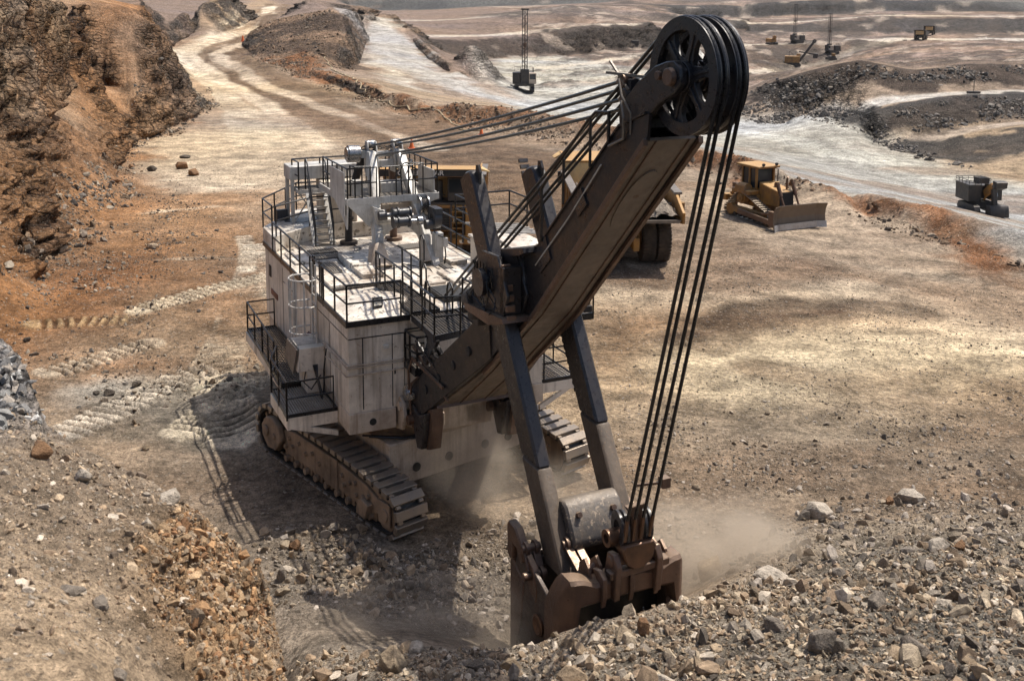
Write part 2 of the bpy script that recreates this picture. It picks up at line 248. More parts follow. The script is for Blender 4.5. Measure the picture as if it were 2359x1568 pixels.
TL=[[(-24.43,52.65,0),(-20.96,48.08,0),(-22.32,60.4,0),(-22.9,80.82,0),(-19.36,97.16,-0),(-7.97,106.7,0),(0.84,100.79,0),(8.5,92.9,0),(17.25,79.4,-0.2),(19.89,70.79,-0.4),(24.2,62.47,-0.5),(27.09,54.31,-0.4),(29.96,46.28,-0.4)],
[(-20.74,43.57,0),(-16.66,39.87,0),(-12.39,37.16,0),(-10.44,33.29,0),(-8.65,28.53,0.1),(-6.14,25.2,0.25),(-2.94,24.3,0.2),(-1.28,23.35,0.1),(-0.04,22.64,0)],
[(-21.03,41.87,0),(-25.03,36.97,0)],
[(-5.37,23.22,0.6),(-4.59,21.84,0.9),(-3.52,21.2,0.9),(-2.6,21.36,0.7)],
[(-37.35,102.32,0),(-31.75,112.74,0),(-23.25,116.97,0),(-14.24,122.84,0.1),(-0.01,117.19,0.1)],
[(-13.77,56.48,0),(-9.21,37.2,0)],
[(7.13,52.46,0),(15.87,45.42,0),(20.19,39.95,0),(24.88,35.63,0)],
[(3.58,37.39,0),(7.58,33.53,0),(16.36,31.96,-0),(21.49,30.49,0)],
[(0.81,24.21,0.05),(4.08,28.88,0),(8.65,29.48,0),(11.97,29.8,0),(15.35,29.84,0),(19.63,29.61,0)],
[(-7.97,68.16,-0),(0.58,65.72,0),(8.25,61.12,0)],
[(-5.25,44.43,0),(0.37,37.35,0),(0.93,28.84,0),(-0.87,26.37,0)],
[(-40.48,140.05,0),(-36.89,120.47,0),(-37.35,102.32,0),(-32.05,84.59,0),(-28.9,78.75,0),(-26.12,66.34,0),(-26.6,60.3,0),(-24.43,52.65,0),(-21.26,48.79,0),(-21.01,44.16,0),(-21.74,41.86,0),(-22.01,34.59,0)],
[(-39.6,125.64,2.4),(-38.2,107.72,4.4),(-43.26,112.9,4.6),(-47.18,113.45,5),(-39.21,88.76,5.2),(-34.7,75.18,5.6),(-33.22,68.04,6.2),(-32.42,56.65,6.6),(-30.11,43.02,7)],
[(-41.26,128,5.44),(-41.3,126,7.79),(-41.21,124,10.27),(-42.03,121,11.83),(-44.91,123,13.27),(-48.75,122,13.55),(-42.26,96,13.87),(-36.06,75,14.09),(-33.73,60,14.17),(-30.11,44,14.2)],
[(-48.26,150,6.36),(-52.02,150,13.04),(-59.9,150,14.08),(-52.88,110,14.12),(-44.47,65,14.16),(-42.34,50,14.25)],
[(-37.74,128.6,0),(-33.16,102.49,0),(-29.61,84.67,0),(-24.38,67.73,0),(-22.04,56.3,0),(-19.6,46.72,0)],
[(-39.08,124,2.56),(-40.22,126,4.03),(-41.26,128,5.44)],
[(-70.4,220.07,3.5),(-71.11,228.28,4.5),(-82.1,277.5,6),(-98.48,361.79,7.6),(-107.51,443.82,9),(-129.5,532.39,12)],
[(-74.59,225,6.91),(-77.61,250,10.16),(-78.2,270,13.12),(-86.12,330,14.87)],
[(-78.01,225,12.81),(-86.05,240,14.62),(-95.76,240,15.53)],
[(-40.48,140.05,0),(-34.54,134.84,0),(-32.42,145.44,0.1),(-43.92,171.99,0.3),(-54.24,180.51,0.3),(-63.04,204.73,2.6),(-66.84,233.02,4.8),(-71.31,281,6.3),(-84.11,354.71,7.8),(-106.42,457.08,9.6),(-143.02,634.67,11.6)],
[(-161.86,640,13.8),(-141.04,640,13.66),(-125.42,640,13.74)],
[(-58.97,231.82,3),(-45.91,192.51,1.8),(-35.34,178.82,0.9),(-24.69,157.48,0.6),(-16.02,138.4,0.3)],
[(-58.97,231.82,3),(-65.21,259.16,4.3),(-67.5,284.27,6),(-68.28,309.1,7.8),(-77.88,388.82,9.6),(-68.21,351.5,12.2)],
[(-70.15,215.1,3.3),(-59.72,185.11,2.2),(-49.01,158.57,0.7),(-40.48,140.05,0)],
[(-49.89,200.83,3.3),(-42.51,184.67,2.7),(-36.03,182.45,1.9),(-29.78,185.43,1.2),(-31.47,212.43,0.6),(-36.25,260.27,2.4)],
[(-58.57,235,4.77),(-57.99,238,6.59),(-54.99,240,8.49),(-47.12,240,10.28),(-40.55,236,11.14),(-37.03,232,10.65),(-35.7,230,9.57),(-32.99,215,6.57),(-30.74,205,4.43)],
[(-49.14,222,5.78),(-40.74,216,6.49),(-34.46,210,6.32)],
[(-37.23,188.57,2.1),(-29.49,170.52,1.9),(-22.17,153.6,1.9),(-16,138.43,1.9),(-9.31,124.97,1.8),(-4.06,122.24,1.9),(-0.02,118.6,1.9),(5.48,110.82,1.6),(10.38,104.65,1.6),(16.2,92.98,1.2),(18.99,87.93,1.2),(21.23,82.29,1.2),(22.13,76.92,1.1),(24.93,72.81,1),(26.76,69.54,0.85),(28.59,66.92,0.75),(30.95,62.52,0.6),(33.16,51.62,0.6)],
[(-15.51,133.93,0.2),(-9.38,125.8,0.15),(-0.01,113.32,0.1),(9.43,103.45,0.1),(15.85,90.7,0),(20.04,84.3,-0.2),(22.58,78.3,-0.3),(24.77,72.09,-0.4),(26.23,67.92,-0.4),(27.54,64.2,-0.4),(29.34,59.01,-0.4),(31.62,48.97,-0.4)],
[(-0.04,174.65,-3.5),(14.96,164.81,-4.6),(25.42,146.13,-5),(34.62,134.52,-5.2),(40.87,119.68,-5.5),(45.31,106.29,-5.7),(48,97.17,-5.8),(51.77,80.79,-5.8)],
[(5.61,195.97,-4.6),(2.37,210.68,-5),(25.16,190.99,-4.8),(36.35,169.28,-5),(44.91,167.2,-5.2),(50.43,162.59,-5.3),(51.02,144.45,-5.3),(53.81,141.02,-5.4),(56.33,128.17,-5.6),(59.34,120.85,-5.8),(61.65,103.83,-5.8)],
[(2.52,224.44,-4.6),(15.96,229.38,-4),(31.83,242.83,-3),(36.86,213.66,-3.5)],
[(-0.04,179.25,-3.6),(-6.9,184.71,-2.2),(-14.51,195.08,-1),(-23.17,216.25,0.4),(-31.28,245.4,2),(-41.48,297.25,3.6),(-50.66,338.72,6.2),(-52.67,334.24,9),(-50.17,295.55,10.8)],
[(-0.05,189.39,-3.6),(-6.66,200.4,-2.2),(-13.51,217.98,-1),(-19.95,248.2,0.4),(-27.81,293.87,2),(-36.19,338.87,3.8),(-45.49,369.77,6.4),(-44.59,320.16,9),(-43.36,278.81,10.8),(-47.27,275.24,11.6)],
[(-26.75,202.97,0.4),(-22.01,190.65,-0.3),(-12.88,173.03,-1.4),(-5.69,171.1,-2.6)],
[(-47.34,336.21,10.9),(-44.6,362.77,8.9),(-33.16,323.02,6.4),(-24.39,275.65,3.9),(-17.89,240.99,1.8),(-11.4,212.03,0.3),(-5.77,198.23,-1.2),(-0.05,191.4,-3)],
[(-64.68,330,13.39),(-61.45,335,13),(-56.42,345,11.88),(-49.27,350,11.18)],
[(-73.23,520,7.73),(-51.65,420,6.67),(-34.91,340,5.15),(-24.47,290,2.53),(-19.13,265,0.11),(-12.17,245,-1.38),(-6.64,228,-4.01)],
[(-11.17,225,2.67),(-8.91,226,5.21),(-7.06,226,4.94),(-5.8,224,2.75),(-3.7,220,-0.64)],
[(-11.56,215,-0.34),(-7.05,212,-3.16),(-1.79,210,-3.4)],
[(-32.15,372,-0.22),(-11.92,392,-0.89),(7.26,408,0.25),(35.53,432,2.38),(57.94,450,2.54)],
[(-35.29,390,0.33),(-12.47,410,0.08),(7.56,425,1.05),(36.99,450,3.34),(60.48,470,3.35)],
[(-24.5,330,-3.93),(-5.42,366,-7.01),(17.08,390,-7.18),(34.3,415,-6.78),(55.59,430,-6.38),(77.13,450,-6.69),(103.25,470,-7.12)],
[(-8.71,262,-5.15),(8.5,300,-6.03),(29.65,330,-6.61),(49.96,330,-6.5),(60.3,320,-7.12),(74.91,335,-10.54)],
[(-52.08,470,2.74),(-35.56,480,2.98),(2.36,510,5.37),(27.8,545,8.41),(68.17,530,3.44),(93.01,545,2.59),(122.55,560,1.5)],
[(-54.72,485,3.93),(-37.03,500,4.12),(2.44,530,6.73),(28.55,560,9.6),(70.69,550,5.03),(96.35,565,4.44),(129.02,590,3.2)],
[(-78.7,640,3.14),(-47.39,640,4.35),(2.94,640,5.65),(32.62,640,9.43),(82.91,640,9.18),(110.69,650,8.2),(148.48,680,7.54)],
[(-121.26,780,5.9),(-105.35,780,7.88),(-89.47,780,8.91),(-57.71,780,10.34),(-24.7,780,12.08),(6.39,780,12.88),(69.18,780,13.85),(129.26,760,12.66),(155.95,715,12.09)],
[(-102.72,760,3.44),(-56.26,760,4.92),(-24.06,760,7.55),(6.26,760,8.02),(67.47,760,10.49)],
[(54.53,143,-4.96),(60.1,147,-4.01),(67.12,149,-2.98),(73.06,150,-2.63),(94.32,150,-4.01)],
[(56,139,-5.39),(61.26,140,-3.52),(68.73,141,-2.43),(88.75,141,-3.79)],
[(42.94,160,-3.56),(49.25,163,-2.04),(50.64,150,-1.88),(58.02,153,-0.96),(65.63,156,0.12),(76.68,158,0.19),(98.92,158,-0.4)],
[(50.73,168,-2.05),(56.49,161,-0.86),(66.26,163,0.01),(80.48,166,0.57),(103.8,166,0.22)],
[(44.83,200,-3.54),(46.32,188,-0.5),(47.73,175,2.07),(53.76,175,3.68),(57.05,174,4.47),(64.53,171,2.73),(74.15,173,3.84),(85.03,176,3.71),(109.65,176,3.7)],
[(56.66,230,-3.45),(54.52,200,0.88),(61.42,200,2.56),(65.56,200,3.32),(75.44,200,1.16),(85.7,200,2.52),(96.6,200,2.58),(124.57,200,2.57)],
[(74.91,335,-10.54),(99.16,390,-13.13),(120.19,430,-13.95),(135.38,445,-11.96),(157.1,470,-7.02),(177.25,490,-4.87),(208.09,490,-4.7),(235.93,490,-4.55),(304.25,490,-4.58)],
[(78.21,350,-10.22),(102.91,405,-12.69),(124.31,445,-13.29),(140.45,462,-10.89),(163.01,488,-5.86),(183.67,508,-3.92),(215.66,508,-4.16),(244.51,508,-4.01),(315.31,508,-4.04)],
[(85.14,400,-9.98),(103.14,420,-10.27),(126.08,460,-10.66),(139.85,475,-9.88)],
[(103.25,470,-7.12),(130.89,482,-6.56),(163.69,492,-5.02)],
[(107.15,488,-6.56),(135.71,500,-5.91),(170.28,512,-4.56)],
[(96.65,455,-7.94),(114.23,466,-8.02),(129.76,474,-7.94),(145.12,480,-7.37)],
[(120.1,548,-3.11),(148.54,548,-3.41),(182.27,545,-4.01),(205.62,548,-3.32),(229.64,552,-2.88),(265.52,552,-3.36),(342.41,552,-3.39)],
[(123.92,566,-0.24),(166.68,572,1.91),(200.34,578,4.53),(240.75,580,4.47),(278.34,580,4.44),(358.96,580,4.4)],
[(129.12,590,0.57),(173.61,596,2.59),(209.27,604,5.55),(251.03,605,5.51),(290.23,605,5.48),(374.3,605,5.44)],
[(98.76,640,0.99),(143.22,655,2.5),(192.73,662,3.7),(232.03,670,6.48),(277.88,670,6.45),(320.29,668,6.71),(413.1,668,6.4)],
[(114.08,670,8.55),(147.05,674,10.86),(198.11,682,12.73),(238.56,690,13.47),(285.71,690,13.45),(329.43,688,12.58),(424.81,688,13.09)],
[(136.02,800,13.86),(266.08,800,15.2),(382.8,800,15.83),(558.64,800,16.77),(-677.64,800,10.78),(-319.49,800,12.7),(-176.33,800,12.18)],
[(-15.74,22.19,8.3),(-12.11,20.7,8),(-10.06,20.05,7.7),(-9.54,19.48,7.7),(-8.75,18.31,7.7),(-8.06,17.17,7.5),(-7.9,16.88,7.2),(-7.21,16.73,7),(-6.21,16.35,6.8),(-5.58,15.94,6.7),(-4.99,15.54,6.5),(-4.6,15.12,6.4),(-3.83,14.66,6.1),(-3.53,14.3,5.9),(-3.33,13.86,5.7),(-3.21,13.51,5.4),(-3.11,13.28,5.1),(-3,12.83,4.6),(-2.83,11.8,3.6)],
[(-15.06,24.71,0.3),(-11.3,23.08,0.3),(-9.17,22.3,0.3),(-8.64,21.73,0.3),(-7.84,20.55,0.3),(-7.16,19.35,0.3),(-7.03,18.97,0.3),(-6.32,18.74,0.3),(-5.29,18.28,0.3),(-4.65,17.83,0.3),(-4.05,17.36,0.3),(-3.65,16.9,0.3),(-2.89,16.33,0.3),(-2.6,15.9,0.6),(-2.43,15.41,0.6),(-2.36,14.98,0.6),(-2.3,14.67,0.6),(-2.26,14.07,0.6),(-2.26,12.77,0.6)],
[(-9.17,15.43,7.7),(-7.48,14.68,7.7),(-6.22,13.93,7.6),(-4.98,12.99,7.4),(-4.09,12.27,7.1),(-3.6,11.67,6.9),(-3.26,11.15,6.6),(-2.7,9.61,5.6)],
[(-7.25,10.46,8.4),(-5.2,10,8.2),(-3.86,8.85,8.2),(-2.95,7.4,8)],
[(-7.26,5.98,9.5),(-4.49,5.88,9.3),(-1.95,4.2,9.2)],
[(-4.27,19.82,1.2),(-3.54,19.22,1.6),(-2.6,18.63,2),(-1.41,18.27,2.2),(-0.6,18.17,2.3),(0.21,18.01,2.5),(0.61,18.12,2.55),(1.02,18.18,2.65),(1.52,18.41,2.7),(2.29,18.74,2.75),(3.11,19.24,2.6),(3.92,19.92,2.4),(4.78,20.62,2.2)],
[(-4.8,21.03,0.9),(-4.44,21.11,0.95),(-3.09,21.52,0.8),(-2.06,21.68,0.5),(-1.11,21.98,0.1),(-0.23,21.81,-0.1),(0.75,22.12,-0.3),(1.79,22.96,-0.3),(3.42,23.7,-0.2),(4.78,24.38,0.2)],
[(4.42,24.81,0.3),(5.91,25.67,0.3),(8.23,27.95,0.1),(10.32,28.75,0.1),(12.32,29.04,0.1),(14.72,28.54,0.1),(18.51,27.81,0.1)],
[(4.89,21.13,2),(6.15,22.37,1.7),(7.59,23.89,1.4),(9.84,25.75,1),(11.82,26.43,0.9),(13.45,26.02,1)],
[(6.32,19.77,2.9),(8.19,21.33,2.6),(9.76,21.72,2.6),(11,21.18,2.8),(14.41,20.17,3)],
[(-3.95,17.88,1.9),(-2.01,16.46,2.9),(0.19,15.91,3.3),(2.28,15.66,3.7),(4.52,16.27,4),(6.8,16.6,4.2),(8.84,16.88,4.2),(11.57,16.07,4.4)],
[(-3.35,14.99,2.2),(0.17,13.17,3.7),(2.46,12.72,4.4),(4.8,12.91,4.9),(7.02,13.24,5.2),(9.82,12.7,5.4)],
[(-2.06,9.22,3),(0.12,8.01,4.5),(3.11,7.92,5.5),(6.24,7.69,6.2)],
[(6.23,15.1,4.4),(7.89,14.99,4.7)],
[(-9.35,35.25,0.2),(-8.74,34.65,0.6),(-8.21,34.27,0.6)],
[(-9.58,33.84,0),(-8.72,32.74,0.1),(-7.54,30.14,0)]]
ZN=[('left',[(-26.98,29.9),(-94.79,110),(-28.07,57.42),(-75.98,190.12),(-74.52,228.66),(-39.6,129.48),(-37.35,102.32),(-30.23,80.59),(-23.26,67.76),(-17.38,62.8),(-14.01,56.48),(-11.5,46.87),(-15.89,48.17),(-17.46,44.22),(-20.48,42.99),(-18.73,37.06)],(0.245,0.12,0.052),6,0.9),
('leftred',[(-23.64,47.68),(-24.28,56.13),(-20.68,52.73),(-19.74,48.1),(-21.57,45.38),(-22.88,38.8),(-32.04,47.87)],(0.23,0.1,0.042),3,0.8),
('leftdirt2',[(-30.9,80.57),(-18.28,75.53),(-14.74,60.58),(-18.03,56.39),(-22.32,60.4)],(0.3,0.17,0.085),3,0.75),
('lightN',[(-37.77,102.31),(-34.33,118.5),(-22.49,113.14),(-15.79,100.15),(-17.35,85.07),(-18.69,77.25),(-24.44,77.08),(-31,84.62)],(0.47,0.37,0.255),3,0.85),
('band1',[(-28.9,78.75),(-19.33,79.97),(-18.48,76.38),(-26.6,74.95)],(0.52,0.42,0.3),1.2,0.8),
('grv1',[(-17.3,37.09),(-15.62,38.92),(-13.08,40.42),(-9.75,39.48),(-8.3,35.96),(-8.29,33.32),(-6.43,27.48),(-3.05,25.26),(-3.86,23.31),(-5.41,23.3),(-11.45,30.09)],(0.2,0.178,0.148),2.5,0.9),
('whiteL',[(-16.83,37.09),(-14.62,38.93),(-13.73,37.8),(-15.83,35.85)],(0.48,0.45,0.4),1.2,0.75),
('whiteL2',[(-16.82,41.14),(-16.06,41.95),(-15.14,40.39),(-15.98,39.88)],(0.46,0.42,0.36),1,0.7),
('brownL3',[(-17.55,40.35),(-15.83,41.31),(-12.55,40.94),(-12.85,39.68),(-14.79,39.41),(-16.42,38.44)],(0.28,0.15,0.075),1.2,0.85),
('road1',[(-38.2,124.82),(-28.03,116.76),(-13.17,113.54),(-15.03,129.72),(-33.78,170.83),(-54.05,214.09),(-66.21,299.73),(-117.13,531.16),(-179.95,760.12),(-71.66,239.62),(-68,209.88),(-49.28,157.37)],(0.33,0.235,0.15),3,0.8),
('road1dk',[(-32.65,146.46),(-26.01,150.03),(-14.59,125.95),(-3.78,113.95),(6.4,90.38),(4.8,71.39),(-1.47,71.22),(-3.74,90.03),(-13.71,103.26),(-23.25,116.97)],(0.17,0.112,0.068),4,0.85),
('brownmid',[(-2.24,90.08),(7.88,85.89),(9,71.5),(7.24,53.3),(3.86,53.23),(-0.8,65.68)],(0.22,0.145,0.088),4,0.7),
('floorR',[(12.6,71.6),(19.64,64.93),(26.77,53.7),(29.53,42.7),(21.49,30.49),(12.64,31.59),(6.13,33.51),(3.58,37.39),(4.57,48.56)],(0.4,0.3,0.2),5,0.8),
('brownR',[(4.31,53.24),(9.5,53.35),(10.47,47.28),(6.74,41.26),(4.46,39.71),(3.84,44.59)],(0.23,0.145,0.085),2.5,0.9),
('greyR',[(9.56,42.93),(15.27,43.6),(14.87,37.56),(9.21,34.27),(7.6,37.45)],(0.34,0.295,0.235),3,0.6),
('stain',[(9.73,48.65),(12.07,50.79),(12.93,49.89),(15.13,49.48),(17.29,49.67),(19.54,48.41),(18.25,47.69),(15.89,47.92),(14.47,47.21),(12.45,47.18),(11.3,45.65),(9.87,44.39),(9.41,45.94)],(0.1,0.065,0.042),0.9,1),
('stain2',[(7.54,44.05),(9.17,44.68),(9.26,42.37),(8.38,41.55),(7.45,42.34)],(0.11,0.07,0.045),0.7,0.95),
('grvR',[(5.51,34.22),(10.48,33.57),(17.52,34.39),(23.64,33.74),(18.2,25.48),(14.7,28.47),(11.76,29.24),(8.29,28.15),(3.76,26.42)],(0.23,0.195,0.155),3,0.85),
('pit',[(-5.76,26.54),(-2.62,26.58),(1.56,28.85),(3.76,26.42),(5.72,24.73),(1.28,23),(-2.67,21.96),(-5.22,22.43)],(0.21,0.175,0.135),2,0.9),
('hill',[(-55.68,220.69),(-67.5,284.27),(-66.21,299.73),(-44.93,261.55),(-40.37,259.52),(-39.62,258.18),(-30.56,206.27),(-30.23,188.24),(-43.24,187.82)],(0.23,0.15,0.095),3,0.9),
('road2',[(-49.06,299.82),(-42.55,305.51),(-43.85,356.42),(-35.28,330.29),(-27.28,288.3),(-19.67,244.65),(-13.36,215.47),(-6.6,198.42),(0.71,183.83),(-0.04,175.62),(-7.55,182.15),(-14.92,190.07),(-25.8,216.03),(-31.98,235.67),(-42.67,297.07),(-52,338.41),(-53.96,333.78)],(0.38,0.355,0.32),2,0.95),
('spill',[(-34.97,243.06),(-24.92,216.1),(-17.56,184.93),(-13.09,175.92),(-15.32,168.49),(-24.04,194.42),(-30.26,213.11)],(0.5,0.45,0.37),2,0.8),
('lowfloor',[(-0.03,135.56),(11.68,117.73),(21.32,98.7),(23.79,82.67),(26.21,76.48),(30.25,60.97),(33.75,49.11),(63.64,93.78),(56.99,116.07),(54.64,124.32),(52.72,138.17),(50.24,142.25),(49.66,160.12),(44.45,165.5),(37.56,174.99),(34.88,201.73),(39.32,300),(17.31,388),(-5.36,362),(-5.33,255)],(0.36,0.345,0.305),3,0.95),
('farbench',[(74.91,335),(81.77,300),(144.92,300),(186.85,300),(298.01,480),(177.23,490),(135.36,445)],(0.27,0.19,0.145),6,0.6),
('lowbrown',[(28.77,219.04),(41.47,193.89),(36.15,168.49),(24.12,183.03)],(0.33,0.26,0.19),4,0.6),
('lowgrey',[(32.95,127.84),(41.91,122.79),(51.05,103.53),(46.17,93.33),(38.05,111.2)],(0.36,0.35,0.32),4,0.6),
('whitelow',[(6.7,235.15),(20.29,224.83),(20.52,208.02),(6.99,213.82)],(0.56,0.55,0.51),2,0.6),
('whitelow2',[(42.07,140.85),(49.6,129.71),(47.08,122.97),(39.23,131.12)],(0.56,0.55,0.5),2,0.6),
('mound',[(-12.76,256.94),(-10.09,243.32),(-6.9,236.6),(-3.75,222.76),(-5.92,203.09),(-9.9,238.86)],(0.5,0.44,0.36),2,0.9),
('ridge2',[(-51.16,260.99),(-42.54,260.11),(-47.84,339.78),(-38.35,333.99),(-24.15,273.03),(-17.89,240.99),(-11.4,212.03),(-5.77,198.23),(-0.05,191.4),(0.72,185.47),(-6.73,202.41),(-13.67,220.54),(-20.25,251.86),(-28.35,299.65),(-37.15,347.9),(-47.25,384.15),(-46.83,336.29),(-48.78,298.19)],(0.24,0.16,0.105),3,0.85),
('berm1',[(-55.47,218.03),(-46.23,193.96),(-40.03,202.84),(-25.31,161.65),(-16,138.43),(-0.03,120.5),(10.45,105.37),(19.26,89.17),(22.12,76.9),(24.78,72.39),(29.88,60.39),(25.99,52.27),(25.38,65.7),(21.88,75.85),(15.65,89.51),(9.45,103.55),(-0.01,113.36),(-15.6,134.76),(-34.71,175.58),(-54.48,214.05)],(0.22,0.105,0.05),0.9,1),
('bankfg',[(-18.51,22.13),(-10.06,20.05),(-8.75,18.31),(-7.9,16.88),(-6.21,16.35),(-4.99,15.54),(-3.83,14.66),(-3.21,13.51),(-3,12.83),(-2.08,8.35),(-6.33,4.92)],(0.38,0.285,0.195),1,1),
('bankor',[(-4.81,13.21),(-4.95,15.21),(-3.83,14.9),(-3.46,15.21),(-3.15,14.88),(-2.88,14.01),(-3.06,10.73),(-3.41,11.01),(-4.01,11.44)],(0.36,0.215,0.105),0.5,0.85),
('talus',[(-38.93,123.5),(-37.7,106.3),(-42.46,110.8),(-46.05,110.7),(-34.22,74.13),(-32.77,67.11),(-33.71,54.89),(-26.21,34.36),(-21.03,41.87),(-20.87,43.86),(-21.26,48.79),(-24.32,52.65),(-26.35,60.31),(-25.98,66.34),(-28.9,78.75),(-31.88,84.59),(-37.14,102.33),(-39.05,128.54)],(0.26,0.135,0.062),1.5,0.85),
('bankgrey',[(-13.14,20.96),(-10.06,20.05),(-8.75,18.31),(-7.9,16.88),(-7.89,15.52),(-9.58,15.05)],(0.27,0.25,0.23),0.5,0.9),
('pile',[(-4.76,20.41),(-1.44,18.64),(0.61,18),(2.26,18.56),(4.8,20.7),(7.87,26.68),(13.76,26.65),(19.48,25.86),(6.12,7.5),(-2.24,10.12)],(0.27,0.225,0.17),1.5,0.95),
('pilegrey',[(4.91,17.72),(7.66,21.15),(11.09,21.37),(14.41,20.17),(8.64,10.95),(5.21,14.09),(4.37,15.68)],(0.2,0.185,0.16),1.5,0.7)]
